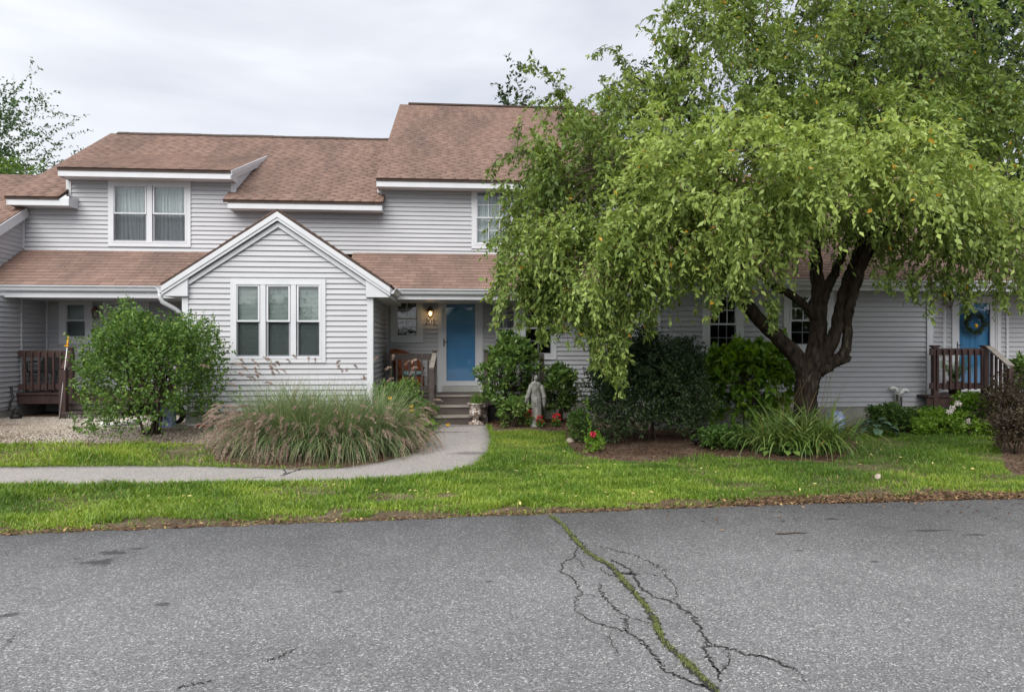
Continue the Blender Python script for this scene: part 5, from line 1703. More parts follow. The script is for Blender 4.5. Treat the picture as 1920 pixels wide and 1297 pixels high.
def shrub(name, label, cat, c, rx, ry, h, twigs, m, ll, lw, mat, seed, zlow=0.12, lump=0.2, tl=0.3, droop=0.15, tpl=LEAF, stems=7, stem_r=0.018, inner=0.5, upb=0.5, group=None, tint_mu=0.5, parent=None, shape=1.0, down=0.05, spread=0.9, lumpf=3.0, tfun=None, up=0.6):
    """a bush: stems from the ground, twigs through an uneven crown, leaves along the twigs"""
    rng = np.random.default_rng(seed)
    c = Vector(c)
    t = parent or thing(name, c, label, cat, group)
    d = rsph(twigs, rng)
    d[:, 2] = np.where(d[:, 2] < -0.55, -d[:, 2], d[:, 2])
    lm = 1 + lump * noise3(d, lumpf, seed) + lump * 0.6 * noise3(d, lumpf * 2.6, seed + 3)
    r = (inner + (1 - inner) * np.sqrt(rng.uniform(0, 1, twigs))) * lm
    hz = h * (1 - zlow) / 2
    ctr = np.array([c.x, c.y, c.z + h * zlow + hz])
    prof = np.where(d[:, 2] < 0, 1.0, 1.0 - (1 - shape) * d[:, 2])
    tip = ctr + d * np.array([rx, ry, hz]) * (r * 1.0)[:, None] * np.stack([prof, prof, np.ones(twigs)], 1)
    tip[:, 2] = np.where(d[:, 2] < 0, ctr[2] + (tip[:, 2] - ctr[2]) * 1.75, tip[:, 2])
    tip[:, 2] = np.maximum(tip[:, 2], c.z + h * zlow * 0.8 + 0.03)
    td = unit(d * 0.9 + rng.normal(0, 0.45, (twigs, 3)) + np.array([0, 0, upb]))
    L = tl * rng.uniform(0.6, 1.3, twigs)
    st = tip - td * L[:, None]
    st[:, 2] = np.maximum(st[:, 2], c.z + 0.02)
    foliage('foliage', t, st, td, L, m, ll, lw, mat, rng, droop=droop, spread=spread, tpl=tpl, tint_mu=tint_mu, down=down, tfun=tfun, up=up)
    if stems:
        pick = rng.choice(twigs, min(twigs, stems * 6), replace=False)
        for k in range(stems):
            mb = MB()
            a = 2 * math.pi * (k + rng.uniform(0, .6)) / stems
            b0_ = Vector((c.x + 0.08 * rx * math.cos(a), c.y + 0.08 * ry * math.sin(a), c.z - 0.03))
            q = Vector(st[pick[k * 6]])
            md = b0_.lerp(q, 0.45) + Vector((0, 0, 0.12 * h))
            mb.tube([b0_, md, q], [stem_r, stem_r * 0.7, stem_r * 0.3], 6)
            for j in range(1, 6):
                q2 = Vector(st[pick[k * 6 + j]])
                mb.tube([md, md.lerp(q2, 0.5) + Vector((0, 0, 0.04 * h)), q2], [stem_r * 0.55, stem_r * 0.4, stem_r * 0.2], 5)
            mb.build('stem', M['twig'], t)
    return t

# leaf colours (albedo)
M['lf_round'] = leafmat('shrub_leaf', (0.040, 0.090, 0.020), (0.085, 0.170, 0.034), (0.22, 0.33, 0.07), 0.3)
M['lf_crab'] = leafmat('crabapple_leaf', (0.068, 0.110, 0.030), (0.160, 0.240, 0.055), (0.37, 0.47, 0.13), 0.36, 0.42, (0.60, 0.34, 0.04))
M['lf_rhodo'] = leafmat('rhododendron_leaf', (0.040, 0.090, 0.022), (0.090, 0.165, 0.036), (0.19, 0.275, 0.07), 0.18, 0.32)
M['lf_yew'] = leafmat('yew_leaf', (0.018, 0.036, 0.013), (0.036, 0.066, 0.024), (0.080, 0.122, 0.046), 0.14, 0.5)
M['lf_bright'] = leafmat('bright_leaf', (0.065, 0.145, 0.018), (0.14, 0.265, 0.03), (0.23, 0.37, 0.055), 0.4, 0.45)
M['lf_mid'] = leafmat('mid_leaf', (0.040, 0.090, 0.018), (0.085, 0.165, 0.032), (0.17, 0.27, 0.06), 0.28)
M['lf_hosta'] = leafmat('hosta_leaf', (0.055, 0.105, 0.070), (0.095, 0.165, 0.110), (0.16, 0.25, 0.17), 0.15, 0.4)
M['lf_purple'] = leafmat('barberry_leaf', (0.030, 0.018, 0.014), (0.062, 0.044, 0.028), (0.105, 0.105, 0.045), 0.2)
M['lf_back'] = leafmat('far_leaf', (0.016, 0.036, 0.014), (0.032, 0.066, 0.022), (0.060, 0.10, 0.034), 0.2)
M['lf_back2'] = leafmat('feathery_leaf', (0.035, 0.075, 0.03), (0.065, 0.125, 0.045), (0.12, 0.19, 0.07), 0.25)
M['lf_blade'] = leafmat('strap_leaf', (0.060, 0.115, 0.024), (0.125, 0.205, 0.044), (0.26, 0.34, 0.11), 0.28, 0.4, (0.45, 0.26, 0.08))
M['lf_fount'] = leafmat('fountain_grass_blade', (0.095, 0.145, 0.062), (0.165, 0.235, 0.10), (0.32, 0.38, 0.19), 0.3, 0.5, (0.34, 0.24, 0.15))
M['plume'] = leafmat('grass_plume', (0.23, 0.165, 0.135), (0.36, 0.265, 0.22), (0.52, 0.42, 0.35), 0.25, 0.8, spec=0.1)
M['lf_grass'] = leafmat('lawn_blade', (0.070, 0.145, 0.020), (0.155, 0.265, 0.030), (0.31, 0.40, 0.065), 0.3, 0.5, (0.42, 0.34, 0.16))
M['lf_weed'] = leafmat('crack_weed', (0.085, 0.115, 0.03), (0.165, 0.205, 0.06), (0.26, 0.29, 0.10), 0.25, 0.6, (0.30, 0.22, 0.12))
M['fruit'] = leafmat('crabapple_fruit', (0.22, 0.27, 0.05), (0.36, 0.36, 0.07), (0.48, 0.36, 0.10), 0.05, 0.4, (0.5, 0.2, 0.06))
M['pet_red'] = surf('red_petal', (0.55, 0.012, 0.012), (0.75, 0.03, 0.025), 20, 0.6)
M['pet_rose'] = surf('rose_petal', (0.50, 0.02, 0.06), (0.65, 0.05, 0.10), 20, 0.6)
M['pet_yellow'] = surf('yellow_petal', (0.80, 0.42, 0.01), (0.90, 0.55, 0.03), 20, 0.6)
M['pet_white'] = surf('white_petal', (0.66, 0.60, 0.55), (0.80, 0.77, 0.72), 20, 0.7)
M['seed_head'] = surf('seed_head', (0.03, 0.016, 0.008), (0.06, 0.03, 0.015), 20, 0.9)
M['terracotta'] = surf('dark_pot', (0.05, 0.035, 0.028), (0.08, 0.055, 0.045), 10, 0.7)

# ------------------------------------------------------------------ the big weeping crabapple
YT0 = 11.6
tb = P(1508, 835, YT0); tb.z = float(gh(tb.x, YT0))
tree = thing('crabapple_tree', tb, 'large weeping crabapple tree with forked dark trunk and yellow-green leaves', 'tree')
rng = np.random.default_rng(21)
def limb(name, pts, rads, parent=tree, n=12, sub=7):
    q = [P(*p_) for p_ in pts]
    arr = np.array([tuple(v) for v in q])
    N = (len(arr) - 1) * sub + 1
    tt = np.linspace(0, len(arr) - 1, N)
    sp = np.zeros((N, 3))
    for k in range(N):               # Catmull-Rom
        i0 = min(int(tt[k]), len(arr) - 2); f = tt[k] - i0
        p0, p1, p2, p3 = arr[max(i0 - 1, 0)], arr[i0], arr[i0 + 1], arr[min(i0 + 2, len(arr) - 1)]
        sp[k] = 0.5 * ((2 * p1) + (-p0 + p2) * f + (2 * p0 - 5 * p1 + 4 * p2 - p3) * f * f + (-p0 + 3 * p1 - 3 * p2 + p3) * f ** 3)
    sp += rng.normal(0, 0.006, sp.shape)
    rr = np.interp(tt, np.arange(len(rads)), rads)
    mb = MB().tube(sp, rr, n * 2, wob=0.05)
    nn_ = n * 2
    ph = rng.uniform(0, 6.28, 8)
    for q in range(len(sp)):
        for k in range(nn_):
            v = np.array(mb.V[q * nn_ + k]); c_ = sp[q]
            an = 2 * math.pi * k / nn_
            f = 1 + 0.085 * math.sin(7 * an + ph[0] + 0.5 * math.sin(q * 0.8)) * math.sin(q * 0.55 + ph[1] + 2 * an) + 0.06 * math.sin(11 * an + ph[2] - q * 0.3) + rng.normal(0, 0.025)
            mb.V[q * nn_ + k] = tuple(c_ + (v - c_) * f)
    return mb.build(name, M['bark'], parent), sp
_, s_t = limb('trunk', [(1506, 848, 11.6), (1506, 820, 11.6), (1508, 780, 11.6), (1512, 740, 11.6), (1516, 705, 11.6), (1522, 675, 11.6)], [0.258, 0.215, 0.176, 0.172, 0.194, 0.172], n=16)
LIMBS = []
def addl(pts, rads, nm='limb'):
    _, s = limb(nm, pts, rads)
    LIMBS.append(s)
addl([(1512, 705, 11.6), (1490, 665, 11.55), (1455, 630, 11.5), (1415, 590, 11.4), (1385, 548, 11.3), (1365, 500, 11.2), (1320, 440, 11.1), (1240, 370, 11.0), (1150, 320, 11.2)], [0.146, 0.129, 0.112, 0.107, 0.103, 0.086, 0.073, 0.052, 0.026])
addl([(1522, 690, 11.6), (1530, 650, 11.65), (1535, 605, 11.7), (1536, 560, 11.8), (1530, 500, 11.8), (1526, 440, 11.7), (1510, 330, 11.6), (1470, 200, 11.6), (1430, 90, 11.6)], [0.155, 0.142, 0.129, 0.120, 0.099, 0.086, 0.073, 0.052, 0.026])
addl([(1536, 605, 11.7), (1510, 575, 11.65), (1480, 550, 11.6), (1445, 532, 11.5), (1400, 480, 11.3), (1330, 400, 11.0), (1290, 330, 10.9)], [0.077, 0.069, 0.065, 0.056, 0.043, 0.030, 0.017])
addl([(1528, 690, 11.6), (1550, 660, 11.55), (1568, 620, 11.5), (1578, 570, 11.5), (1592, 520, 11.5), (1610, 470, 11.4), (1640, 390, 11.3), (1690, 280, 11.3), (1720, 160, 11.3)], [0.129, 0.112, 0.099, 0.095, 0.086, 0.077, 0.065, 0.043, 0.026])
addl([(1535, 695, 11.55), (1560, 680, 11.5), (1583, 662, 11.45), (1589, 630, 11.45), (1590, 590, 11.4), (1603, 540, 11.3), (1625, 480, 11.1), (1680, 410, 10.9), (1770, 370, 10.7), (1850, 390, 10.6)], [0.112, 0.099, 0.086, 0.073, 0.073, 0.082, 0.073, 0.052, 0.034, 0.017])
addl([(1540, 570, 11.7), (1556, 530, 11.75), (1575, 490, 11.8), (1590, 440, 11.8), (1620, 340, 11.8), (1600, 200, 11.8), (1610, 80, 11.7)], [0.086, 0.073, 0.065, 0.056, 0.043, 0.030, 0.017])
addl([(1562, 682, 11.5), (1578, 676, 11.45), (1593, 672, 11.42)], [0.065, 0.060, 0.052], 'limb_stub')
addl([(1380, 540, 11.3), (1395, 480, 11.4), (1390, 400, 11.5), (1330, 270, 11.7), (1260, 190, 11.8), (1180, 140, 11.9)], [0.060, 0.052, 0.043, 0.034, 0.024, 0.012])

# crown lobes: (px, py, distance, half width px, half height px, half depth m, number of twigs, tint)
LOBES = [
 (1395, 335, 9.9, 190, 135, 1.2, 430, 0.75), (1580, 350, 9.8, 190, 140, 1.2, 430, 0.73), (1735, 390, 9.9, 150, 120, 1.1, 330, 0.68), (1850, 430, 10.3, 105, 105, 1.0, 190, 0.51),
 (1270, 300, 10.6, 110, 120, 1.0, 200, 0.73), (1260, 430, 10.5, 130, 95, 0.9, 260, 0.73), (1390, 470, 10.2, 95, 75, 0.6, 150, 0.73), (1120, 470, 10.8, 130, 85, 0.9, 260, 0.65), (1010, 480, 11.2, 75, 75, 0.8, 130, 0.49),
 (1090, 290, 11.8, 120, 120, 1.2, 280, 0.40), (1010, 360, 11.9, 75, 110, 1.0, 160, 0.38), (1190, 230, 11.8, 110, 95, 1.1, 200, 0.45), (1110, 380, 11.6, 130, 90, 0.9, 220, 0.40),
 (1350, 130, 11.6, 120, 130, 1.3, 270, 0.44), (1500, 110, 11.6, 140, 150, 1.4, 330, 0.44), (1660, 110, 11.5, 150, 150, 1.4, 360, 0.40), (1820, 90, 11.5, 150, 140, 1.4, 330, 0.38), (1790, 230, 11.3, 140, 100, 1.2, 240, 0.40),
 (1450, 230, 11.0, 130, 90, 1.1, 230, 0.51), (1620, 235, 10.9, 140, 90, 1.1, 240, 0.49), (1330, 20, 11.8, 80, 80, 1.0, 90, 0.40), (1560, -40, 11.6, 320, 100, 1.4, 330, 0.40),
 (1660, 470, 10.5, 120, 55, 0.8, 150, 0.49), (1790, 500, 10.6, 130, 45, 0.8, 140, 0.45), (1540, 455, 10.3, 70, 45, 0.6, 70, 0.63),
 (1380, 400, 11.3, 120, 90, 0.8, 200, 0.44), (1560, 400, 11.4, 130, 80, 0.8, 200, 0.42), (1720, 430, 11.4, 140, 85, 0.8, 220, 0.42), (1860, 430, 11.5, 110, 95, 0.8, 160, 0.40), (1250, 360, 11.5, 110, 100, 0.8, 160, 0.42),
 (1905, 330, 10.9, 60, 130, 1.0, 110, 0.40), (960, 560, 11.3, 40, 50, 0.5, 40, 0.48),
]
S, D, LL_, TN = [], [], [], []
for (px, py, Y, hw, hh, dd, n, tm) in LOBES:
    c = np.array(P(px, py, Y)); sc = Y / ray(px)[1] / FPX
    nc = max(6, int(n * 1.5 / 8))
    d = rsph(nc, rng)
    lm = 1 + 0.18 * noise3(d, 3, int(px) % 50) + 0.14 * noise3(d, 7, int(py) % 40)
    r = (0.30 + 0.70 * rng.uniform(0, 1, nc) ** 0.42) * lm
    pc_ = c + d * np.array([hw * sc, dd, hh * sc]) * r[:, None]
    qc = unit(d * np.array([1, 1, 0.6]) * 0.9 + rng.normal(0, 0.45, (nc, 3)) + np.array([0, -0.15, 0.0]))
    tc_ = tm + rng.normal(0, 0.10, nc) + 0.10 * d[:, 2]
    p_ = np.repeat(pc_, 8, 0) + rng.normal(0, 0.115, (nc * 8, 3))
    q = unit(np.repeat(qc, 8, 0) + rng.normal(0, 0.38, (nc * 8, 3)))
    S.append(p_ - q * 0.15); D.append(q); LL_.append(rng.uniform(0.28, 0.62, nc * 8)); TN.append(np.repeat(tc_, 8))
S, D, LL_, TN = np.vstack(S), np.vstack(D), np.concatenate(LL_), np.concatenate(TN)
def to_px(v):
    f_ = v[:, 0] * ST + v[:, 1] * CT
    return 960 + FPX * (v[:, 0] * CT - v[:, 1] * ST) / f_, YH - FPX * (v[:, 2] - HC) / f_
# the crown's lower edge: high around the forked trunk, lower at the weeping sides
_bx = [PX(q, 11.0) for q in (880, 1000, 1150, 1250, 1340, 1420, 1455, 1640, 1690, 1780, 1930)]
_bz = [PZ(a_, b_, 11.0) for a_, b_ in ((880, 470), (1000, 560), (1150, 590), (1250, 520), (1340, 500), (1420, 470), (1455, 415), (1640, 415), (1690, 455), (1780, 480), (1930, 500))]
keep = ~((S[:, 1] > 13.0) & (S[:, 2] < 3.6)) & (S[:, 2] > np.interp(S[:, 0], _bx, _bz))
S, D, LL_, TN = S[keep], D[keep], LL_[keep], TN[keep]
_t0 = TN
foliage('crown', tree, S, D, LL_, 15, 0.098, 0.046, M['lf_crab'], rng, droop=0.75, spread=0.85, tint_mu=0.0, tint_sd=0.12, down=0.28, tfun=lambda pos: np.repeat(_t0, 15), up=0.5)
twig_mesh('twigs', tree, S[::2], D[::2], LL_[::2], 0.75, 0.0045, M['twig'])
# branches reaching from the limbs into the lobes
allp = np.vstack(LIMBS)
mb_count = 0
pick = rng.choice(len(S), 150, replace=False)
cand = S[pick]
for k in range(0, 150, 6):
    for j in range(6):
        mb = MB()
        tgt = cand[k + j]
        d2_ = np.linalg.norm(allp - tgt, axis=1) + 0.9 * np.maximum(0, allp[:, 2] - tgt[2])
        src = allp[np.argmin(d2_)]
        Lb = np.linalg.norm(tgt - src)
        md = src + (tgt - src) * 0.5 + np.array([0, 0, 0.16 * Lb]) + rng.normal(0, 0.05 * Lb, 3)
        r0_ = min(0.03, 0.008 + 0.007 * Lb)
        mb.tube([src, src + (md - src) * 0.5 + np.array([0, 0, 0.04 * Lb]), md, md + (tgt - md) * 0.6 + np.array([0, 0, 0.03 * Lb]), tgt], [r0_, r0_ * 0.8, r0_ * 0.6, r0_ * 0.4, r0_ * 0.2], 6)
        mb.build('branch', M['twig'], tree)

# hanging strands and arching sprays
def strand_set(items, tint, m_per_m, name):
    for_p, ST_, DR, LN = [], [], [], []
    tubes = []
    for (x0, y0, Y, x1, y1, nn, jit_) in items:
        for k in range(nn):
            a = np.array(P(x0 + rng.normal(0, jit_), y0 + rng.normal(0, jit_ * 0.5), Y + rng.normal(0, 0.25)))
            f = rng.uniform(0.55, 1.0)
            b = np.array(P(x0 + (x1 - x0) * f + rng.normal(0, jit_ * 0.6), y0 + (y1 - y0) * f, Y - 0.1 + rng.normal(0, 0.2)))
            Ls = np.linalg.norm(b - a)
            n = 10
            t = np.linspace(0, 1, n)[:, None]
            bow = np.array([math.copysign(0.06, x1 - x0 + 1e-3), -0.05, 0.10]) * Ls
            c_ = a + (b - a) * t + bow * (4 * t * (1 - t)) * 0.6
            c_ += np.cumsum(rng.normal(0, 0.006, (n, 3)), 0)
            tubes.append(c_)
            cnt = max(5, int(Ls * m_per_m))
            tt = rng.uniform(0.0, 1.0, cnt)
            for q in range(3):
                pass
            pp = np.stack([np.interp(tt, np.linspace(0, 1, n), c_[:, q]) for q in range(3)], 1)
            dd_ = unit(b - a)[None] + rng.normal(0, 0.8, (cnt, 3))
            ST_.append(pp); DR.append(unit(dd_)); LN.append(np.full(cnt, 0.1))
    ST_, DR, LN = np.vstack(ST_), np.vstack(DR), np.concatenate(LN)
    ribbons(name + '_stem', tree, np.stack(tubes), np.linspace(0.0065, 0.002, 10), M['twig'])
    foliage(name, tree, ST_, DR, LN, 3, 0.094, 0.043, M['lf_crab'], rng, droop=0.3, spread=0.7, tint_mu=tint, tint_sd=0.17, down=0.35, up=0.4)
    return ST_
st1 = strand_set([
 (960, 470, 11.3, 935, 625, 5, 10), (985, 490, 11.2, 985, 620, 13, 18), (1020, 500, 11.2, 1015, 650, 16, 20), (1060, 510, 11.1, 1050, 640, 16, 22), (1100, 520, 11.0, 1095, 650, 14, 22),
 (1140, 540, 10.9, 1130, 720, 9, 18), (1165, 560, 10.8, 1160, 745, 8, 14), (1190, 540, 10.9, 1190, 610, 8, 16), (1120, 600, 10.9, 1115, 690, 8, 14), (1150, 520, 10.8, 1150, 660, 9, 26), (1220, 520, 10.7, 1215, 620, 7, 18),
 (1235, 500, 10.6, 1245, 590, 6, 16), (1290, 490, 10.5, 1290, 560, 5, 18), (1335, 490, 10.2, 1335, 602, 9, 14), (1375, 500, 10.2, 1378, 575, 6, 12), (1405, 490, 10.2, 1400, 560, 4, 10),
 (945, 520, 11.4, 918, 560, 3, 6), (1210, 590, 10.9, 1212, 640, 3, 8)], 0.56, 26, 'hanging_shoots')
st2 = strand_set([
 (1480, 470, 10.4, 1440, 640, 2, 20), (1650, 500, 10.5, 1655, 552, 4, 16), (1700, 505, 10.6, 1705, 560, 5, 16), (1760, 510, 10.6, 1765, 565, 7, 20), (1800, 510, 10.5, 1830, 600, 6, 14), (1860, 500, 10.6, 1880, 590, 4, 14), (1905, 500, 10.7, 1910, 575, 5, 12), (1740, 520, 10.6, 1745, 590, 2, 8),
 (1460, 560, 11.4, 1445, 620, 4, 14), (1350, 560, 10.4, 1348, 585, 2, 6)], 0.45, 26, 'hanging_shoots')
st3 = strand_set([
 (1110, 260, 11.9, 985, 95, 3, 6), (1010, 130, 11.9, 965, 125, 3, 5), (1060, 170, 11.9, 1000, 200, 2, 6), (1200, 200, 11.9, 1150, 85, 3, 6), (1150, 85, 11.9, 1105, 110, 3, 6), (1000, 290, 11.9, 920, 300, 3, 10), (930, 300, 11.9, 912, 340, 3, 6), (985, 240, 11.9, 960, 260, 3, 10),
 (1060, 250, 11.9, 1050, 120, 3, 10), (1290, 120, 11.9, 1250, 90, 4, 8), (1310, 60, 11.9, 1280, 20, 4, 8), (1150, 200, 12, 1120, 150, 4, 10), (1240, 190, 12, 1230, 120, 4, 12), (960, 420, 11.8, 915, 480, 3, 12)], 0.28, 20, 'arching_shoots')
# fruit in small clusters
fp = []
src = np.vstack([S, st1[::3], st2[::3]])
pick = rng.choice(len(src), 2600, replace=False)
for q in src[pick]:
    k = rng.integers(2, 6)
    fp.append(q + rng.normal(0, 0.028, (k, 3)) + np.array([0, -0.04, -0.05]))
fp = np.vstack(fp)
V, F, k = inst(OCT, fp, rsph(len(fp), rng), rsph(len(fp), rng), 0.024, 0.022, 0.022)
build_np('fruit', V, F, M['fruit'], tree, np.repeat(np.clip(rng.normal(0.45, 0.25, len(fp)), 0, 1), k), kind='stuff', smooth=True)

# ------------------------------------------------------------------ trees behind the houses
def far_tree(label, px, Y, ztop_py, half_px, hh_frac, n, seed, mat, ll=0.22, zlow=None, trunk=True, m=9, lump=0.3, name='far_tree', tl=0.9):
    rng = np.random.default_rng(seed)
    tp = P(px, ztop_py, Y)
    sc = Y / ray(px)[1] / FPX
    t = thing(name, (tp.x, Y, 0), label, 'tree', 'trees behind the houses')
    rx = half_px * sc
    hz = tp.z * hh_frac / 2
    c = np.array([tp.x, Y, tp.z - hz])
    d = rsph(n, rng)
    lm = 1 + lump * noise3(d, 3.2, seed) + lump * 0.5 * noise3(d, 8, seed + 1)
    r = (0.4 + 0.6 * np.sqrt(rng.uniform(0, 1, n))) * lm
    p_ = c + d * np.array([rx, rx * 0.8, hz]) * r[:, None]
    q = unit(d + rng.normal(0, 0.5, (n, 3)) + np.array([0, 0, 0.2]))
    foliage('crown', t, p_ - q * tl * 0.4, q, tl * rng.uniform(0.6, 1.3, n), m, ll, ll * 0.55, mat, rng, droop=0.15, spread=0.9, tint_sd=0.2)
    mb = MB().tube([(tp.x, Y, -0.2), (tp.x + 0.1, Y, tp.z * 0.4), (tp.x - 0.1, Y, tp.z * 0.8)], [0.28, 0.2, 0.08], 10)
    mb.build('trunk', M['bark'], t)
    for k in range(14):
        j = rng.integers(n)
        a = Vector((tp.x, Y, tp.z * rng.uniform(0.35, 0.7))); b = Vector(p_[j])
        MB().tube([a, a.lerp(b, 0.5) + Vector((0, 0, 0.3)), b], [0.08, 0.05, 0.015], 6).build('branch', M['bark'], t)
    return t
far_tree('tall dark tree behind the right wing at the top right corner', 1850, 21.5, -120, 190, 0.75, 1500, 41, M['lf_back'], 0.26)
far_tree('dark tree filling the gap behind the crabapple crown at right', 1640, 22.5, -10, 190, 0.65, 1100, 42, M['lf_back'], 0.26)
far_tree('dark conical tree top seen between the crabapple and the tall roof', 1225, 31, 120, 110, 0.6, 700, 43, M['lf_back'], 0.26)
far_tree('small grey-green tree top just above the tall roof ridge', 962, 36, 152, 28, 0.35, 160, 44, M['lf_back'], 0.24)
far_tree('tree with feathery branches rising behind the houses at the left edge', -35, 30, 165, 125, 0.52, 900, 45, M['lf_back2'], 0.13, lump=0.5, m=22, tl=1.5)
far_tree('low leafy tree top behind the neighbouring roof at far left', 20, 27, 292, 55, 0.3, 240, 46, M['lf_mid'], 0.18)

# added wood, unseen behind the camera: shades the low sky, shows in the panes
rng = np.random.default_rng(60)
n = 5200
bx = rng.uniform(-60, 60, n)
by = -24 - np.abs(rng.normal(0, 3.0, n))
top = 3.6 + 0.9 * np.sin(bx * 0.35) + 0.8 * np.sin(bx * 0.9 + 1)
bz_ = top * rng.uniform(0.02, 1, n) ** 0.8
d = unit(rng.normal(0, 1, (n, 3)) + np.array([0, 0.6, 0.2]))
wood = foliage('wood', None, np.stack([bx, by, bz_], 1), d, 1.0, 7, 0.75, 0.5, M['lf_back'], rng, droop=0.2)
tag(wood, 'wood of leafy trees added across the road to shade the low sky, seen only in reflections', kind='stuff')

# ------------------------------------------------------------------ bushes and plants
# round shrub at the left
c = G(285, 815)
def tfun_top(c0, h):
    return lambda pos: 0.42 * (np.clip((pos[:, 2] - c0.z) / h, 0, 1) - 0.55) * 1.0
shrub('round_shrub', 'large round green shrub on the gravel before the left porch', 'shrub', c, 1.34, 1.2, 2.16, 1900, 15, 0.060, 0.032, M['lf_round'], 71, zlow=0.02, lump=0.2, tl=0.42, droop=-0.05, stems=8, stem_r=0.022, inner=0.45, upb=0.55, tint_mu=0.5, lumpf=4.0)
c2 = G(298, 812)
# rhododendrons
shrub('rhododendron', 'tall rhododendron with glossy leaves right of the steps', 'shrub', (PX(955, 15.1), 15.12, 0.11), 0.66, 0.5, 1.85, 270, 17, 0.135, 0.044, M['lf_rhodo'], 72, zlow=0.22, lump=0.18, tl=0.16, droop=0.0, stems=5, inner=0.6, upb=0.35, spread=1.1, down=0.0, group='rhododendrons by the bay', tpl=LEAF_N)
shrub('rhododendron', 'low young rhododendron at the feet of the tall one', 'shrub', (PX(962, 14.5), 14.5, 0.1), 0.36, 0.3, 0.62, 60, 13, 0.125, 0.040, M['lf_rhodo'], 73, zlow=0.1, lump=0.15, tl=0.13, droop=0.0, stems=3, inner=0.55, upb=0.4, spread=1.1, down=0.0, group='rhododendrons by the bay', tpl=LEAF_N, tint_mu=0.6)
shrub('rhododendron', 'rhododendron to the right of the stone statue', 'shrub', (PX(1050, 15.2), 15.25, 0.11), 0.44, 0.4, 1.28, 190, 15, 0.13, 0.042, M['lf_rhodo'], 74, zlow=0.06, lump=0.17, tl=0.15, droop=0.0, stems=4, inner=0.55, upb=0.4, spread=1.1, down=0.0, group='rhododendrons by the bay', tpl=LEAF_N)
# yew, big dark mass
shrub('yew_bush', 'big dark green yew bush under the hanging crabapple branches', 'bush', (PX(1222, 12.3), 12.35, 0.10), 1.16, 0.95, 1.92, 3600, 17, 0.060, 0.026, M['lf_yew'], 75, zlow=0.0, lump=0.22, tl=0.36, droop=0.05, stems=5, inner=0.42, upb=0.15, tint_mu=0.5, shape=0.85)
shrub('leafy_shrub', 'bright large-leaved shrub behind the trunk, left of it', 'shrub', (PX(1405, 13.0), 13.05, 0.11), 0.95, 0.6, 1.9, 520, 13, 0.15, 0.078, M['lf_bright'], 76, zlow=0.05, lump=0.15, tl=0.3, droop=0.25, stems=6, inner=0.55, upb=0.2, tint_mu=0.45, up=1.3, spread=0.7)
shrub('small_shrub', 'small fine-leaved green shrub left of the dark yew', 'shrub', G(1088, 830), 0.24, 0.24, 0.62, 170, 13, 0.055, 0.022, M['lf_mid'], 77, zlow=0.02, lump=0.15, tl=0.2, droop=0.05, stems=3, stem_r=0.01, inner=0.4, tint_mu=0.45)
shrub('ground_cover', 'low green plants along the mulch between yew and daylilies', 'plants', G(1360, 842), 0.55, 0.35, 0.42, 260, 10, 0.07, 0.035, M['lf_mid'], 78, zlow=0.0, lump=0.2, tl=0.18, stems=0, inner=0.3, tint_mu=0.3)
# right bed
shrub('dark_shrub', 'rounded dark green shrub under the white vent pipes', 'shrub', (PX(1668, 13.1), 13.1, 0.11), 0.50, 0.42, 0.60, 420, 14, 0.062, 0.028, M['lf_mid'], 79, zlow=0.02, lump=0.18, tl=0.22, stems=4, stem_r=0.01, inner=0.4, tint_mu=0.32)
shrub('light_green_plant', 'pale green mounded plant in the right bed beside the porch', 'plant', (PX(1772, 12.7), 12.7, 0.11), 0.50, 0.35, 0.50, 330, 12, 0.070, 0.030, M['lf_bright'], 80, zlow=0.0, lump=0.2, tl=0.2, stems=0, inner=0.35, tint_mu=0.6)
shrub('light_green_plant', 'small pale green plant left of the larger pale mound', 'plant', (PX(1727, 12.55), 12.55, 0.11), 0.20, 0.18, 0.36, 90, 12, 0.062, 0.028, M['lf_bright'], 81, zlow=0.0, lump=0.2, tl=0.16, stems=0, inner=0.35, tint_mu=0.65)
shrub('green_mound', 'low dense green mound between vent pipes and right porch', 'plant', (PX(1738, 13.2), 13.2, 0.11), 0.42, 0.3, 0.50, 200, 11, 0.06, 0.03, M['lf_mid'], 82, zlow=0.0, lump=0.15, tl=0.18, stems=0, inner=0.35, tint_mu=0.4)
hyd = shrub('hydrangea', 'green hydrangea with a few pale blooms before the right porch', 'shrub', (PX(1825, 12.9), 12.95, 0.11), 0.42, 0.36, 0.80, 220, 11, 0.09, 0.05, M['lf_bright'], 83, zlow=0.02, lump=0.18, tl=0.22, stems=4, stem_r=0.01, inner=0.4, tint_mu=0.35)
shrub('yellow_green_clump', 'yellow-green clump of leaves at the right end of the bed', 'plant', (PX(1848, 12.2), 12.25, 0.1), 0.26, 0.2, 0.36, 110, 11, 0.07, 0.032, M['lf_bright'], 84, zlow=0.0, lump=0.2, tl=0.18, stems=0, inner=0.35, tint_mu=0.75)
shrub('barberry', 'tall dark purple barberry beside the right porch steps', 'shrub', (PX(1893, 12.2), 12.2, 0.1), 0.62, 0.45, 1.15, 460, 12, 0.045, 0.024, M['lf_purple'], 85, zlow=0.05, lump=0.32, tl=0.3, droop=0.1, stems=7, stem_r=0.01, inner=0.35, tint_mu=0.5, group='purple barberries')
shrub('barberry', 'low dark barberry at the right edge above the leaf litter', 'shrub', (PX(1906, 10.6), 10.65, 0.08), 0.46, 0.35, 0.74, 460, 12, 0.042, 0.024, M['lf_purple'], 86, zlow=0.02, lump=0.25, tl=0.25, droop=0.1, stems=6, stem_r=0.009, inner=0.35, tint_mu=0.42, group='purple barberries')
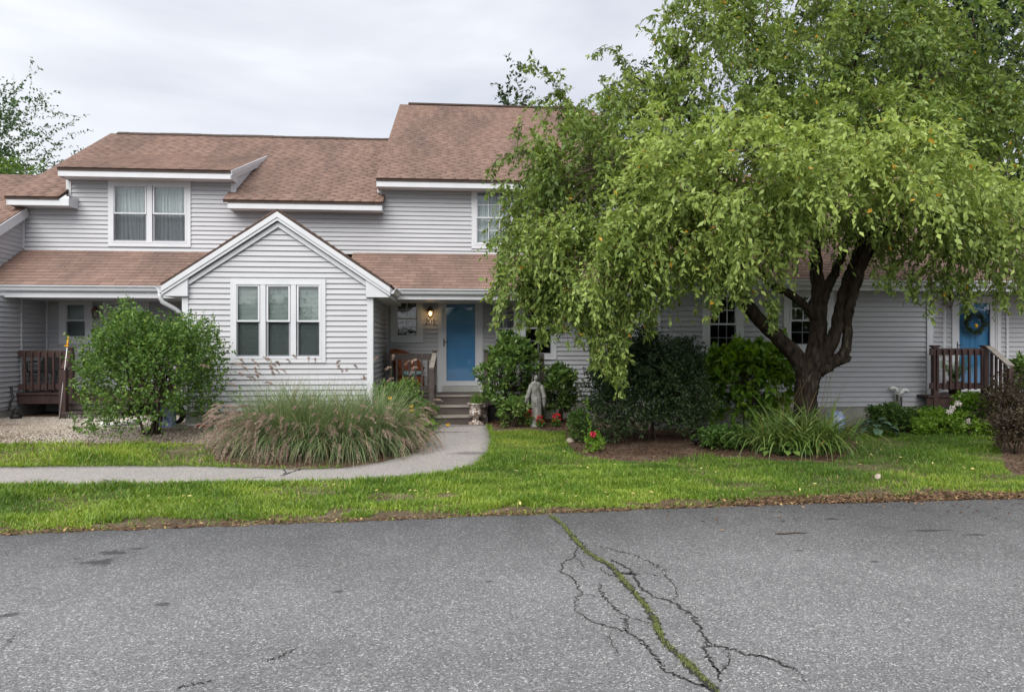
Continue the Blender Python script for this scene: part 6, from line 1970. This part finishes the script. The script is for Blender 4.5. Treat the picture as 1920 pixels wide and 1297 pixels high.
shrub('tall_leafy_plant', 'bright leafy plant beside the lower stair post at right', 'plant', (PX(1912, 13.3), 13.3, 0.12), 0.26, 0.26, 1.55, 110, 13, 0.085, 0.038, M['lf_mid'], 87, zlow=0.45, lump=0.2, tl=0.25, stems=4, stem_r=0.01, inner=0.4, tint_mu=0.6)
# hydrangea blooms
rng = np.random.default_rng(61)
for (px, py, r_) in ((1796, 757, 0.055), (1786, 765, 0.045), (1780, 772, 0.04), (1815, 791, 0.06), (1804, 797, 0.035)):
    b = np.array(P(px, py, 12.55))
    k = 70
    d = rsph(k, rng); d[:, 1] -= 0.3
    V, F, kk = inst(LEAF, b + unit(d) * r_ * 0.85, unit(rsph(k, rng) + 0.4 * d), d, 0.032, 0.028)
    build_np('bloom', V, F, M['pet_white'], hyd)

# fern in a pot on the right porch
fc = Vector((PX(1790, 14.05), 14.05, ZDR))
fern = thing('potted_fern', fc, 'arching green fern in a dark pot behind the right railing', 'plant')
MB().lathe(fc, [(0.10, 0.0), (0.14, 0.2), (0.15, 0.26), (0.13, 0.26), (0.12, 0.2)], 18).build('pot', M['terracotta'], fern)
K = 70
a = rng.uniform(0, 6.28, K); le = rng.uniform(0.5, 1.25, K)
bs = np.tile(np.array([[fc.x, fc.y, fc.z + 0.24]]), (K, 1)) + rng.normal(0, 0.03, (K, 3))
_, pos = blades('fronds', fern, bs, np.stack([np.cos(a), np.sin(a)], 1) * le[:, None], rng.uniform(0.45, 0.75, K), 0.01, M['lf_bright'], rng, n=12)
pp = pos[:, 2:].reshape(-1, 3)
pp = np.repeat(pp, 2, 0)
sd = rsph(len(pp), rng); sd[:, 2] *= 0.3
V, F, k = inst(LEAF_N, pp, sd, np.tile([[0, 0, 1.0]], (len(pp), 1)), 0.06, 0.018)
build_np('leaflets', V, F, M['lf_bright'], fern, np.repeat(rng.uniform(0.2, 0.7, len(pp)), k), kind='stuff')

# wreath
n = 700
a = rng.uniform(0, 6.28, n); b_ = rng.uniform(0, 6.28, n)
rr = 0.20 + 0.055 * np.cos(b_) * rng.uniform(0.4, 1, n)
pp = np.stack([wc.x + rr * np.cos(a), np.full(n, wc.y) - 0.03 - 0.03 * np.sin(b_), wc.z + rr * np.sin(a)], 1)
ax = np.stack([-np.sin(a), -0.3 + 0 * a, np.cos(a)], 1) + rng.normal(0, 0.6, (n, 3))
V, F, k = inst(LEAF_N, pp, ax, rsph(n, rng), 0.085, 0.014)
build_np('greenery', V, F, M['lf_yew'], wreath, np.repeat(rng.uniform(0, 0.8, n), k), kind='stuff')
MB().lathe((wc.x, wc.y - 0.07, wc.z - 0.06), [(0.01, 0.05), (0.03, 0.03), (0.035, 0.0), (0.02, -0.03), (0.005, -0.04)], 10).build('ornament', M['pet_yellow'], wreath)
ms = MB()
ring_pts = [(wc.x + 0.19 * math.cos(R(q)), wc.y - 0.02, wc.z + 0.19 * math.sin(R(q))) for q in range(0, 361, 15)]
ms.tube(ring_pts, 0.012, 6, cap=False).build('hoop', M['twig'], wreath)

# hosta
def rosette(name, label, cat, c, K, ll, lw, reach, mat, seed, group=None, zst=0.3, tint=0.5):
    rng = np.random.default_rng(seed)
    t = thing(name, c, label, cat, group)
    for i_ in range(K):
        a = rng.uniform(0, 6.28); r_ = reach * math.sqrt(rng.uniform(0.02, 1))
        hgt = zst * (1 - 0.75 * (r_ / reach) ** 1.5) + 0.04
        p_ = np.array([[c[0] + r_ * math.cos(a), c[1] + r_ * math.sin(a), c[2] + hgt]])
        ax = np.array([[math.cos(a), math.sin(a), 0.15 - 0.8 * r_ / reach]]) + rng.normal(0, 0.15, (1, 3))
        V, F, k = inst(LEAF_L, p_, ax, np.array([[0.0, 0, 1]]) + rng.normal(0, 0.2, (1, 3)), ll * rng.uniform(0.8, 1.15), lw * rng.uniform(0.8, 1.15))
        o = build_np('leaf', V, F, mat, t, np.full(len(V), np.clip(rng.normal(tint, 0.2), 0, 1)), smooth=True)
        MB().tube([(c[0], c[1], c[2]), (c[0] + 0.4 * r_ * math.cos(a), c[1] + 0.4 * r_ * math.sin(a), c[2] + hgt * 0.8), tuple(p_[0])], 0.006, 5).build('leaf_stalk', M['lf_mid'], o)
    return t
hp = P(1640, 800, 12.55)
rosette('hosta', 'blue-green hosta with broad leaves in the right bed', 'plant', (hp.x, 12.55, 0.11), 46, 0.17, 0.12, 0.32, M['lf_hosta'], 88, zst=0.28)
hp = G(1500, 852)
rosette('broadleaf_weed', 'broad-leaved low plant at the front of the daylilies', 'plant', (hp.x - 0.35, hp.y - 0.1, hp.z), 22, 0.14, 0.12, 0.34, M['lf_mid'], 89, zst=0.16, tint=0.55)

# daylilies round the trunk
dl = G(1505, 850)
day = thing('daylily_clump', dl, 'clump of arching daylily leaves round the foot of the tree', 'plant')
rng = np.random.default_rng(90)
for (ox, oy, K, Lm, sp) in ((0.0, 0.05, 230, 0.80, 0.34), (0.45, 0.10, 240, 0.80, 0.26), (-0.45, 0.15, 170, 0.74, 0.28), (0.12, 0.5, 130, 0.85, 0.3)):
    a = rng.uniform(0, 6.28, K)
    bs = np.stack([dl.x + ox + rng.normal(0, sp * 0.5, K), dl.y + oy + rng.normal(0, sp * 0.35, K), np.full(K, dl.z)], 1)
    lean = rng.uniform(0.7, 1.9, K)
    blades('leaves', day, bs, np.stack([np.cos(a), np.sin(a) * 0.9 - 0.15], 1) * lean[:, None], Lm * rng.uniform(0.75, 1.35, K), rng.uniform(0.018, 0.034, K), M['lf_blade'], rng, n=8, tint=np.clip(rng.normal(0.5, 0.22, K), 0, 1))
# dry wiry stalks around the trunk
stk = []
for k in range(16):
    b = np.array([dl.x + rng.uniform(-0.5, 0.65), dl.y + rng.uniform(0.0, 0.6), dl.z])
    tp_ = b + np.array([rng.normal(0.18, 0.25), rng.normal(-0.05, 0.15), rng.uniform(0.7, 1.35)])
    t = np.linspace(0, 1, 8)[:, None]
    stk.append(b + (tp_ - b) * t + np.array([0.12 * rng.normal(), 0, 0.1]) * (4 * t * (1 - t)) * 0.5)
M['dry'] = leafmat('dry_stalk', (0.12, 0.085, 0.04), (0.22, 0.17, 0.07), (0.32, 0.26, 0.12), 0.1)
ribbons('dry_stalks', day, np.stack(stk), np.linspace(0.004, 0.002, 8), M['dry'], tint=rng.uniform(0, 0.9, 16))

# black-eyed susans and low plants left of the steps
rng = np.random.default_rng(91)
bc = Vector((PX(752, 13.3), 13.3, float(gh(PX(752, 13.3), 13.3))))
shrub('flowering_perennials', 'tall leafy perennials before the middle porch railing', 'plants', bc, 0.52, 0.42, 1.12, 240, 13, 0.085, 0.026, M['lf_mid'], 92, zlow=0.0, lump=0.25, tl=0.28, stems=8, stem_r=0.006, inner=0.3, upb=0.9, tint_mu=0.6)
shrub('low_herbs', 'fine dark green herbs beside the bottom step', 'plants', (PX(795, 14.2), 14.2, 0.14), 0.40, 0.32, 0.62, 300, 12, 0.045, 0.015, M['lf_mid'], 93, zlow=0.0, lump=0.2, tl=0.22, stems=0, inner=0.3, upb=0.6, tint_mu=0.35)
nst = G(775, 818)
rosette('nasturtium', 'pale round-leaved plant spilling towards the path', 'plant', (nst.x, nst.y + 0.35, nst.z), 90, 0.085, 0.085, 0.44, M['lf_bright'], 94, zst=0.42, tint=0.7)
def daisy(parent, c, r_, mat):
    n = 11
    mb = MB()
    for k in range(n):
        a = 2 * math.pi * k / n
        u_, v_ = math.cos(a), math.sin(a)
        p0 = Vector(c); p1 = p0 + Vector((u_ * r_, -0.25 * r_ * abs(v_), v_ * r_ * 0.8 - 0.2 * r_))
        s = Vector((-v_, 0, u_)) * r_ * 0.22
        m_ = p0.lerp(p1, 0.55)
        mb.add([p0, m_ + s, p1, m_ - s], [(0, 1, 2, 3)])
    mb.build('petals', mat, parent)
    MB().lathe((c[0], c[1] - 0.006, c[2]), [(0.3 * r_, -0.2 * r_), (0.34 * r_, 0), (0.2 * r_, 0.25 * r_)], 10).build('seed_disc', M['seed_head'], parent)
for k, (px, py, lab, w_) in enumerate(((731, 745, 'yellow daisy-like flower highest among the perennials', 'y'), (771, 760, 'orange-yellow flower at the edge of the round-leaved plant', 'y'), (772, 768, 'yellow flower just under the orange one', 'y'), (840, 795, 'yellow flower leaning over the path by the steps', 'y'))):
    Yf = (12.9, 13.1, 13.0, 14.3)[k]
    f = P(px, py, Yf)
    gz_ = float(gh(f.x, Yf))
    t = thing('yellow_flower', (f.x, Yf, gz_), lab, 'flower', 'yellow flowers left of the steps')
    daisy(t, f, 0.042, M['pet_yellow'])
    MB().tube([(f.x - 0.03, Yf + 0.05, gz_ - 0.01), (f.x, Yf + 0.03, (gz_ + f.z) / 2), f], 0.004, 5).build('flower_stalk', M['lf_mid'], t)
# red salvias by the statue, rose on the mulch
for k, (px, py, Yf, lab) in enumerate(((991, 776, 14.45, 'red flower left of the statue base'), (1013, 787, 14.35, 'red flower in front of the statue, right of its base'), (1044, 783, 14.45, 'red flower under the right-hand rhododendron'))):
    f = P(px, py, Yf)
    gz_ = float(gh(f.x, Yf))
    t = thing('red_flower', (f.x, Yf, gz_), lab, 'flower', 'red flowers by the statue')
    shrub('', '', '', (f.x, Yf, gz_), 0.11, 0.1, f.z - gz_ + 0.0, 26, 9, 0.055, 0.03, M['lf_mid'], 95 + k, zlow=0.0, lump=0.2, tl=0.12, stems=0, inner=0.3, parent=t, tint_mu=0.55)
    nn = 46
    d = rsph(nn, rng)
    V, F, kk = inst(LEAF, np.array(f) + d * np.array([0.055, 0.05, 0.06]), d + rng.normal(0, 0.4, (nn, 3)), rsph(nn, rng), 0.05, 0.03)
    build_np('petals', V, F, M['pet_red'], t, kind='stuff')
    MB().tube([(f.x, Yf, gz_ - 0.01), (f.x, Yf, f.z)], 0.004, 5).build('flower_stalk', M['lf_mid'], t)
rs = G(1112, 848)
t = thing('rose', rs, 'single crimson rose on pale leafy canes at the edge of the mulch', 'flower')
shrub('', '', '', (rs.x, rs.y, rs.z), 0.17, 0.15, 0.36, 60, 9, 0.055, 0.036, M['lf_bright'], 99, zlow=0.0, lump=0.25, tl=0.15, stems=0, inner=0.3, parent=t, tint_mu=0.7)
f = P(1112, 814, rs.y - 0.1)
nn = 60
d = rsph(nn, rng)
V, F, kk = inst(LEAF, np.array(f) + d * 0.022, d + rng.normal(0, 0.5, (nn, 3)), d, 0.035, 0.035)
build_np('petals', V, F, M['pet_rose'], t, kind='stuff')
cane = [Vector((rs.x - 0.1, rs.y, rs.z)), P(1106, 800, rs.y), P(1102, 770, rs.y + 0.05), P(1099, 745, rs.y + 0.1)]
MB().tube(cane, 0.005, 5).build('cane', M['lf_mid'], t)
cp = resample(np.array([tuple(q) for q in cane]), 40) + rng.normal(0, 0.02, (40, 3))
V, F, kk = inst(LEAF, np.repeat(cp, 2, 0), rsph(80, rng), rsph(80, rng), 0.04, 0.026)
build_np('leaves', V, F, M['lf_bright'], t, np.repeat(rng.uniform(0.4, 0.94, 80), kk), kind='stuff')

# spiky grass in the urn
K = 90
a = rng.uniform(0, 6.28, K)
bs = np.stack([ub.x + rng.normal(0, 0.05, K), ub.y + rng.normal(0, 0.05, K), np.full(K, ub.z + 0.40)], 1)
ug = thing('urn_plant', (ub.x, ub.y, ub.z + 0.4), 'tuft of upright grassy leaves growing in the urn', 'plant')
blades('leaves', ug, bs, np.stack([np.cos(a), np.sin(a)], 1) * rng.uniform(0.05, 0.35, (K, 1)), rng.uniform(0.12, 0.30, K), 0.012, M['lf_mid'], rng, n=5, tint=rng.uniform(0.3, 0.9, K))
a = rng.uniform(-0.6, 0.6, 40)
blades('trailing_leaves', ug, np.stack([ub.x + 0.10 + 0 * a, ub.y + rng.normal(0, 0.05, 40), np.full(40, ub.z + 0.42)], 1), np.stack([np.cos(a), np.sin(a)], 1) * 1.6, rng.uniform(0.15, 0.3, 40), 0.008, M['lf_mid'], rng, n=7, tint=rng.uniform(0.2, 0.6, 40))

# ------------------------------------------------------------------ the mound of fountain grass
rng = np.random.default_rng(101)
fg = G(610, 858)
fy0 = fg.y + 0.45
FGS = 0.84
fgt = thing('fountain_grass', (fg.x, fy0, fg.z), 'broad mound of fountain grass with drooping pinkish plumes beside the path', 'grass plant')
cl = [(-1.2, 0.05), (-0.9, -0.02), (-0.55, -0.12), (0.0, -0.14), (0.5, -0.08), (0.85, 0.05), (-0.85, 0.5), (-0.2, 0.5), (0.45, 0.5), (0.95, 0.40), (-0.3, -0.32), (0.3, -0.30), (-0.8, -0.24)]
cl = [(q_[0] * FGS, q_[1]) for q_ in cl]
B, DR, TT = [], [], []
for (ox, oy) in cl:
    K = 540
    a = rng.uniform(0, 6.28, K)
    rr = 0.16 * np.sqrt(rng.uniform(0, 1, K))
    bx_, by_ = fg.x + ox + rr * np.cos(a), fy0 + oy + rr * np.sin(a)
    B.append(np.stack([bx_, by_, gh(bx_, by_)], 1))
    a2 = a + rng.normal(0, 0.6, K)
    ln = rng.uniform(0.3, 1.85, K)
    DR.append(np.stack([np.cos(a2) + 0.28 * ox, np.sin(a2) - 0.2], 1) * ln[:, None])
    TT.append(np.clip(rng.normal(0.5, 0.3, K), 0, 0.95))
B, DR, TT = np.vstack(B), np.vstack(DR), np.concatenate(TT)
TT = np.where(rng.uniform(0, 1, len(TT)) < 0.06, 1.0, TT)
blades('blades', fgt, B, DR, rng.uniform(0.75, 1.25, len(B)), rng.uniform(0.007, 0.012, len(B)), M['lf_fount'], rng, n=9, tint=TT)
# plumes on their stalks
K = 640
wts = np.array([4.5, 4, 2.6, 1.4, 1.8, 2.8, 1.6, 0.6, 0.9, 1.6, 1.6, 1.6, 3.2])
ci = rng.choice(len(cl), K, p=wts / wts.sum())
a = rng.uniform(0, 6.28, K)
ofs = np.array(cl)[ci]
sgn = np.where(ofs[:, 0] < -0.3, -1.0, np.where(ofs[:, 0] > 0.3, 0.8, 0.0))
bs = np.stack([fg.x + ofs[:, 0] + rng.normal(0, 0.1, K), fy0 + ofs[:, 1] + rng.normal(0, 0.08, K), np.full(K, fg.z)], 1)
dr = np.stack([np.cos(a) * 0.8 + sgn * 0.75, np.sin(a) * 0.6 - 0.40], 1)
dr = dr / np.linalg.norm(dr, axis=1, keepdims=True) * rng.uniform(0.75, 1.6, (K, 1))
back = rng.uniform(0, 1, K) < 0.07
dr[back] *= 0.35
Ls = np.where(back, rng.uniform(1.2, 1.55, K), rng.uniform(0.75, 1.1, K))
_, pos = blades('flower_stalks', fgt, bs, dr, Ls, 0.0065, M['lf_fount'], rng, n=12, tint=rng.uniform(0.3, 0.7, K))
PV, PF, PT = [], [], []
npl = 0
for k in range(K):
    tip, d = pos[k, -1], pos[k, -1] - pos[k, -2]
    d = d / np.linalg.norm(d)
    Lp = rng.uniform(0.13, 0.20)
    nb = 70
    t = rng.uniform(0, 1, nb)
    c_ = tip + d * (t * Lp)[:, None]
    c_[:, 2] -= 0.45 * Lp * t ** 2
    ax = d * 0.8 + rsph(nb, rng) * 0.75
    V, F, kk = inst(LEAF_N, c_, ax, rsph(nb, rng), 0.038 * (1 - 0.55 * np.abs(t - 0.4)), 0.0062)
    PV.append(V); PF.append(F + npl); npl += len(V)
    PT.append(np.repeat(np.clip(rng.normal(0.45, 0.2) + rng.normal(0, 0.12, nb), 0, 0.95), kk))
build_np('plumes', np.vstack(PV), np.vstack(PF), M['plume'], fgt, np.concatenate(PT), kind='stuff')

# ------------------------------------------------------------------ lawn, gravel, mulch, litter
rng = np.random.default_rng(120)
def gpoly(l): return np.array([[G(a, b).x, G(a, b).y] for a, b in l])
BED_STEPS = np.vstack([gpoly([(913, 799), (930, 803), (990, 806), (1040, 808), (1066, 806)]), [[PX(1066, YB), YB], [PX(905, 15.8), 15.8]]])
BED_TREE = np.vstack([gpoly([(1060, 818), (1064, 838), (1085, 852), (1130, 863), (1230, 868), (1330, 856), (1400, 862), (1480, 868), (1560, 866), (1610, 848), (1602, 822), (1660, 813), (1760, 812), (1875, 814), (1878, 850), (1885, 885), (1960, 905), (2300, 905)]), [[18, 13.9], [PX(1060, 15), 15.0]]])
GRAVEL = np.vstack([gpoly([(-400, 838), (0, 833), (120, 832), (300, 832), (400, 834), (470, 838)]), [[PX(560, 13.9), 13.95], [xg0 + 0.1, 13.98], [xg0, 15.9], [X_L2, 16.9], [X_L2 - 6, 16.9]]])
PLANT_BED = np.vstack([gpoly([(395, 838), (405, 868), (470, 879), (560, 881), (640, 879), (720, 867), (780, 849), (803, 830), (814, 806), (816, 797)]), [[PX(816, 15.2), 15.2], [xg1, 15.6], [xg1, 13.98], [PX(480, 13.95), 13.95]]])
FOOT = [np.array([[xg0, YG], [xg1, YG], [xg1, 17], [xg0, 17]])]

def lawn_mask(pts):
    x, y = pts[:, 0], pts[:, 1]
    m = y > road_edge(x) + 0.01
    for pol in (PATH_POLY, BED_STEPS, BED_TREE, GRAVEL, PLANT_BED): m &= ~in_poly(pts, pol)
    return m & (y < 15.0)

def lawn_pts(n, x0, x1, y0, y1):
    return np.stack([rng.uniform(x0, x1, n), rng.uniform(y0, y1, n)], 1)

def n2(p, f, s):
    return noise3(np.c_[p, np.zeros(len(p))], f, s)

def grass(name, n, box, hmin, hmax, w, parent=None, dens=None, leanr=(0.5, 2.5), tmu=0.5):
    p = lawn_pts(n, *box)
    p = p[lawn_mask(p)]
    de = p[:, 1] - road_edge(p[:, 0])
    px_right = sm((p[:, 0] - 2.5) / 1.5)
    # thin, worn turf near the road; bare patches where feet cross by the path
    bare = 0.16 + 0.22 * (0.5 + 0.5 * n2(p, 3.2, 2)) + 0.16 * n2(p, 9, 3) + 0.22 * px_right
    keep = (de > bare) | (rng.uniform(0, 1, len(p)) < 0.07)
    for (bxp, byp, rx_, ry_) in BARE:
        q = ((p[:, 0] - bxp) / rx_) ** 2 + ((p[:, 1] - byp) / ry_) ** 2 + 0.45 * n2(p, 8, 7)
        keep &= (q > 1) | (rng.uniform(0, 1, len(p)) < 0.10)
    dn = 0.75 + 0.35 * n2(p, 2.1, 5) + 0.25 * n2(p, 6.5, 6)
    keep &= rng.uniform(0, 1, len(p)) < np.clip(dn, 0.35, 1)
    p = p[keep]; de = de[keep]
    K = len(p)
    a = rng.uniform(0, 6.28, K)
    hh_ = rng.uniform(hmin, hmax, K) * (0.8 + 0.3 * n2(p, 2.6, 9) + 0.28 * n2(p, 9, 10)).clip(0.35, 1.6) * np.clip(0.55 + de * 0.7, 0.55, 1)
    tint = np.clip(tmu - 0.22 * sm((p[:, 0] - 3.2) / 2) * sm((p[:, 1] - 8.6) / 1.5) + 0.24 * n2(p, 1.3, 11) + 0.20 * n2(p, 6, 12) + rng.normal(0, 0.2, K), 0, 0.93)  # blades under the crabapple tinted darker: its shade put into their colour
    tint = np.where(rng.uniform(0, 1, K) < 0.02 + 0.10 * np.clip(0.5 - de, 0, 0.5), 1.0, tint)
    base = np.c_[p, gh(p[:, 0], p[:, 1]) - 0.004]
    o, _ = blades(name, parent, base, np.stack([np.cos(a), np.sin(a)], 1) * rng.uniform(*leanr, (K, 1)), hh_, rng.uniform(0.6, 1.25, K) * w, M['lf_grass'], rng, n=4, tint=tint, kind='stuff')
    return o
def gb(px, py, rx_, ry_):
    q = G(px, py)
    return (q.x, q.y, rx_, ry_)
BARE = [gb(722, 932, 0.32, 0.20), gb(780, 962, 0.5, 0.14), gb(848, 930, 0.20, 0.10), gb(838, 948, 0.16, 0.07), gb(640, 958, 0.4, 0.09), gb(955, 924, 0.22, 0.06), gb(600, 925, 0.3, 0.08), gb(300, 985, 0.7, 0.06), gb(690, 915, 0.22, 0.05), gb(900, 945, 0.4, 0.06), gb(520, 968, 0.35, 0.05), gb(1130, 945, 0.4, 0.05), gb(1000, 955, 0.5, 0.10), gb(1640, 925, 0.3, 0.12), gb(1690, 905, 0.2, 0.08)]
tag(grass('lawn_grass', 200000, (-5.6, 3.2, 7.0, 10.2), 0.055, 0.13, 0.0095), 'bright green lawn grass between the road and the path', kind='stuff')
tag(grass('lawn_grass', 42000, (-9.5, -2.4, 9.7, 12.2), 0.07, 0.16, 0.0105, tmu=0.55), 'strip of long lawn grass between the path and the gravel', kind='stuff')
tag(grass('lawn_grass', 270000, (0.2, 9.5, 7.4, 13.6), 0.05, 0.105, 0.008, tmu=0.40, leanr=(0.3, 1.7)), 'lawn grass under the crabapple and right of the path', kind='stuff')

# gravel
M['gravel'] = tintmat('gravel_stone', [(0, (0.17, 0.14, 0.11)), (0.35, (0.32, 0.27, 0.22)), (0.75, (0.46, 0.41, 0.36)), (1, (0.60, 0.57, 0.53))], 0.85)
def scatter_in(poly, n, box):
    p = lawn_pts(n, *box)
    return p[in_poly(p, poly)]
p = scatter_in(GRAVEL, 70000, (-10.5, -2.6, 11.0, 15.6))
p = p[p[:, 1] < 15.7]
K = len(p)
sz = rng.uniform(0.012, 0.032, K)
warm = np.clip(0.62 + 0.3 * n2(p, 1.2, 21) - 0.45 * sm((p[:, 0] + 6.2) / 2.2) + rng.normal(0, 0.16, K), 0, 1)
V, F, k = inst(OCT, np.c_[p, gh(p[:, 0], p[:, 1]) + sz * 0.2], rsph(K, rng) * np.array([1, 1, 0.3]), np.tile([[0.05, 0.0, 1.0]], (K, 1)), sz * 1.3, sz, sz * 0.7)
gv = build_np('gravel', V, F, M['gravel'], None, np.repeat(warm, k), kind='stuff')
tag(gv, 'pale gravel spread before the left porch and gable', kind='stuff')

# bark mulch in the beds and under the grasses
M['mulch'] = tintmat('bark_mulch', [(0, (0.045, 0.022, 0.016)), (0.5, (0.105, 0.048, 0.034)), (0.9, (0.19, 0.10, 0.07)), (1, (0.34, 0.24, 0.16))], 0.9)
P_ = np.vstack([scatter_in(BED_STEPS, 9000, (-0.5, 2.6, 13.2, 15.9)), scatter_in(BED_TREE, 60000, (1.2, 11.5, 9.0, 14.0)), scatter_in(PLANT_BED, 26000, (-5.5, -0.8, 10.0, 15.2))])
P_ = P_[~in_poly(P_, PATH_POLY)]
K = len(P_)
ax = rsph(K, rng); ax[:, 2] *= 0.25
V, F, k = inst(LEAF_N, np.c_[P_, gh(P_[:, 0], P_[:, 1]) + rng.uniform(0.004, 0.022, K)], ax, np.array([[0, 0, 1.0]]) + rng.normal(0, 0.35, (K, 3)), rng.uniform(0.02, 0.06, K), rng.uniform(0.008, 0.018, K))
tag(build_np('bark_mulch', V, F, M['mulch'], None, np.repeat(rng.beta(2, 2.2, K), k), kind='stuff'), 'reddish brown bark mulch in the planting beds', kind='stuff')

# dry leaf litter along the road edge
M['litter'] = tintmat('leaf_litter', [(0, (0.07, 0.035, 0.02)), (0.45, (0.135, 0.082, 0.05)), (0.8, (0.25, 0.16, 0.09)), (1, (0.55, 0.40, 0.16))], 0.85)
n = 9000
lx = np.concatenate([rng.uniform(3.0, 8.5, 6200), rng.uniform(-4.5, 3.0, 1500), rng.uniform(2.0, 8.5, 1300)])
ly = road_edge(lx) + np.concatenate([np.abs(rng.normal(0.12, 0.16, 6200)), np.abs(rng.normal(0.04, 0.10, 1500)), rng.normal(-0.15, 0.35, 1300)])
on_road = ly < road_edge(lx)
kp = ~(on_road & (rng.uniform(0, 1, n) < 0.8))
lx, ly, on_road = lx[kp], ly[kp], on_road[kp]
K = len(lx)
ax = rsph(K, rng); ax[:, 2] *= 0.2
V, F, k = inst(LEAF, np.stack([lx, ly, np.where(on_road, 0.020, gh(lx, ly) + rng.uniform(0.008, 0.03, K))], 1), ax, np.array([[0, 0, 1.0]]) + rng.normal(0, 0.3, (K, 3)), rng.uniform(0.025, 0.065, K), rng.uniform(0.012, 0.03, K))
tag(build_np('leaf_litter', V, F, M['litter'], None, np.repeat(rng.beta(1.6, 2.2, K), k), kind='stuff'), 'dry brown leaf litter along the edge of the road', kind='stuff')
# yellow leaves fallen on the lawn
q = lawn_pts(1400, -4, 8, 7.6, 12.8)
q = q[lawn_mask(q)][:70]
ax = rsph(len(q), rng); ax[:, 2] *= 0.2
V, F, k = inst(LEAF, np.c_[q, gh(q[:, 0], q[:, 1]) + 0.055], ax, np.array([[0, -0.3, 1.0]]) + rng.normal(0, 0.2, (len(q), 3)), rng.uniform(0.035, 0.065, len(q)), rng.uniform(0.018, 0.032, len(q)))
M['yellow_leaf'] = tintmat('yellow_fallen_leaf', [(0, (0.35, 0.30, 0.10)), (1, (0.62, 0.55, 0.22))], 0.7)
tag(build_np('fallen_leaves', V, F, M['yellow_leaf'], None, np.repeat(rng.uniform(0, 1, len(q)), k), kind='stuff'), 'scattered yellow leaves fallen on the lawn', kind='stuff')
# one big dry leaf at the lawn edge
q = G(1641, 905)
V, F, k = inst(LEAF_L, np.array([[q.x, q.y, q.z + 0.06]]), np.array([[0.5, -0.2, 0.5]]), np.array([[0, -0.9, 0.4]]), 0.085, 0.07)
tag(build_np('dry_leaf', V, F, M['rock'], None), 'large pale dry leaf at the lawn edge on the right', 'leaf')

# weeds growing in the long crack across the road
CR = zc([(425, 222), (500, 280), (540, 330), (590, 390), (650, 450), (720, 490), (780, 520), (850, 600), (900, 660), (960, 730), (1010, 790), (1050, 850), (1070, 920), (1100, 980), (1160, 1040), (1230, 1100), (1300, 1170), (1360, 1230), (1440, 1300), (1520, 1370)])
crack(CR, 0.11, taper=False, jag=0.6)
q = resample([[G(a, b).x, G(a, b).y] for a, b in CR], 400)
wd = thing('crack_weeds', (q[200][0], q[200][1], 0.014), 'line of small green weeds growing along the road crack', 'weeds')
n = 8000
i_ = rng.integers(0, 400, n)
gate = 0.5 + 0.5 * np.sin(i_ * 0.21) * np.sin(i_ * 0.083 + 1) + 0.35 * np.sin(i_ * 0.9)
sel = rng.uniform(0, 1, n) < np.clip(gate + 0.1, 0.12, 1)
i_ = i_[sel]; n = len(i_)
wloc = (0.35 + 0.75 * np.abs(np.sin(i_ * 0.13) * np.sin(i_ * 0.047 + 1)))
p = q[i_] + rng.normal(0, 0.017, (n, 2)) * wloc[:, None]
a = rng.uniform(0, 6.28, n)
blades('weed_blades', wd, np.c_[p, np.full(n, 0.012)], np.stack([np.cos(a), np.sin(a)], 1) * rng.uniform(0.5, 1.7, (n, 1)), rng.uniform(0.008, 0.030, n), 0.0042, M['lf_weed'], rng, n=4, tint=np.clip(rng.normal(0.5, 0.22, n), 0, 1))
# grass tufts softening the path and bed edges
ed = np.vstack([resample(pl[20:], 500), resample(pu[:70], 300)])
p = np.repeat(ed, 9, 0) + rng.normal(0, 0.035, (len(ed) * 9, 2))
ok = lawn_mask(p) | (rng.uniform(0, 1, len(p)) < 0.12)
p = p[ok & (p[:, 1] > road_edge(p[:, 0]) + 0.3)]
K = len(p); a = rng.uniform(0, 6.28, K)
o, _ = blades('edge_grass', None, np.c_[p, gh(p[:, 0], p[:, 1])], np.stack([np.cos(a), np.sin(a)], 1) * rng.uniform(0.5, 1.6, (K, 1)), rng.uniform(0.05, 0.11, K), 0.008, M['lf_grass'], rng, n=4, tint=np.clip(rng.normal(0.5, 0.2, K), 0, 0.9))
tag(o, 'ragged grass fringe along the edges of the path', kind='stuff')
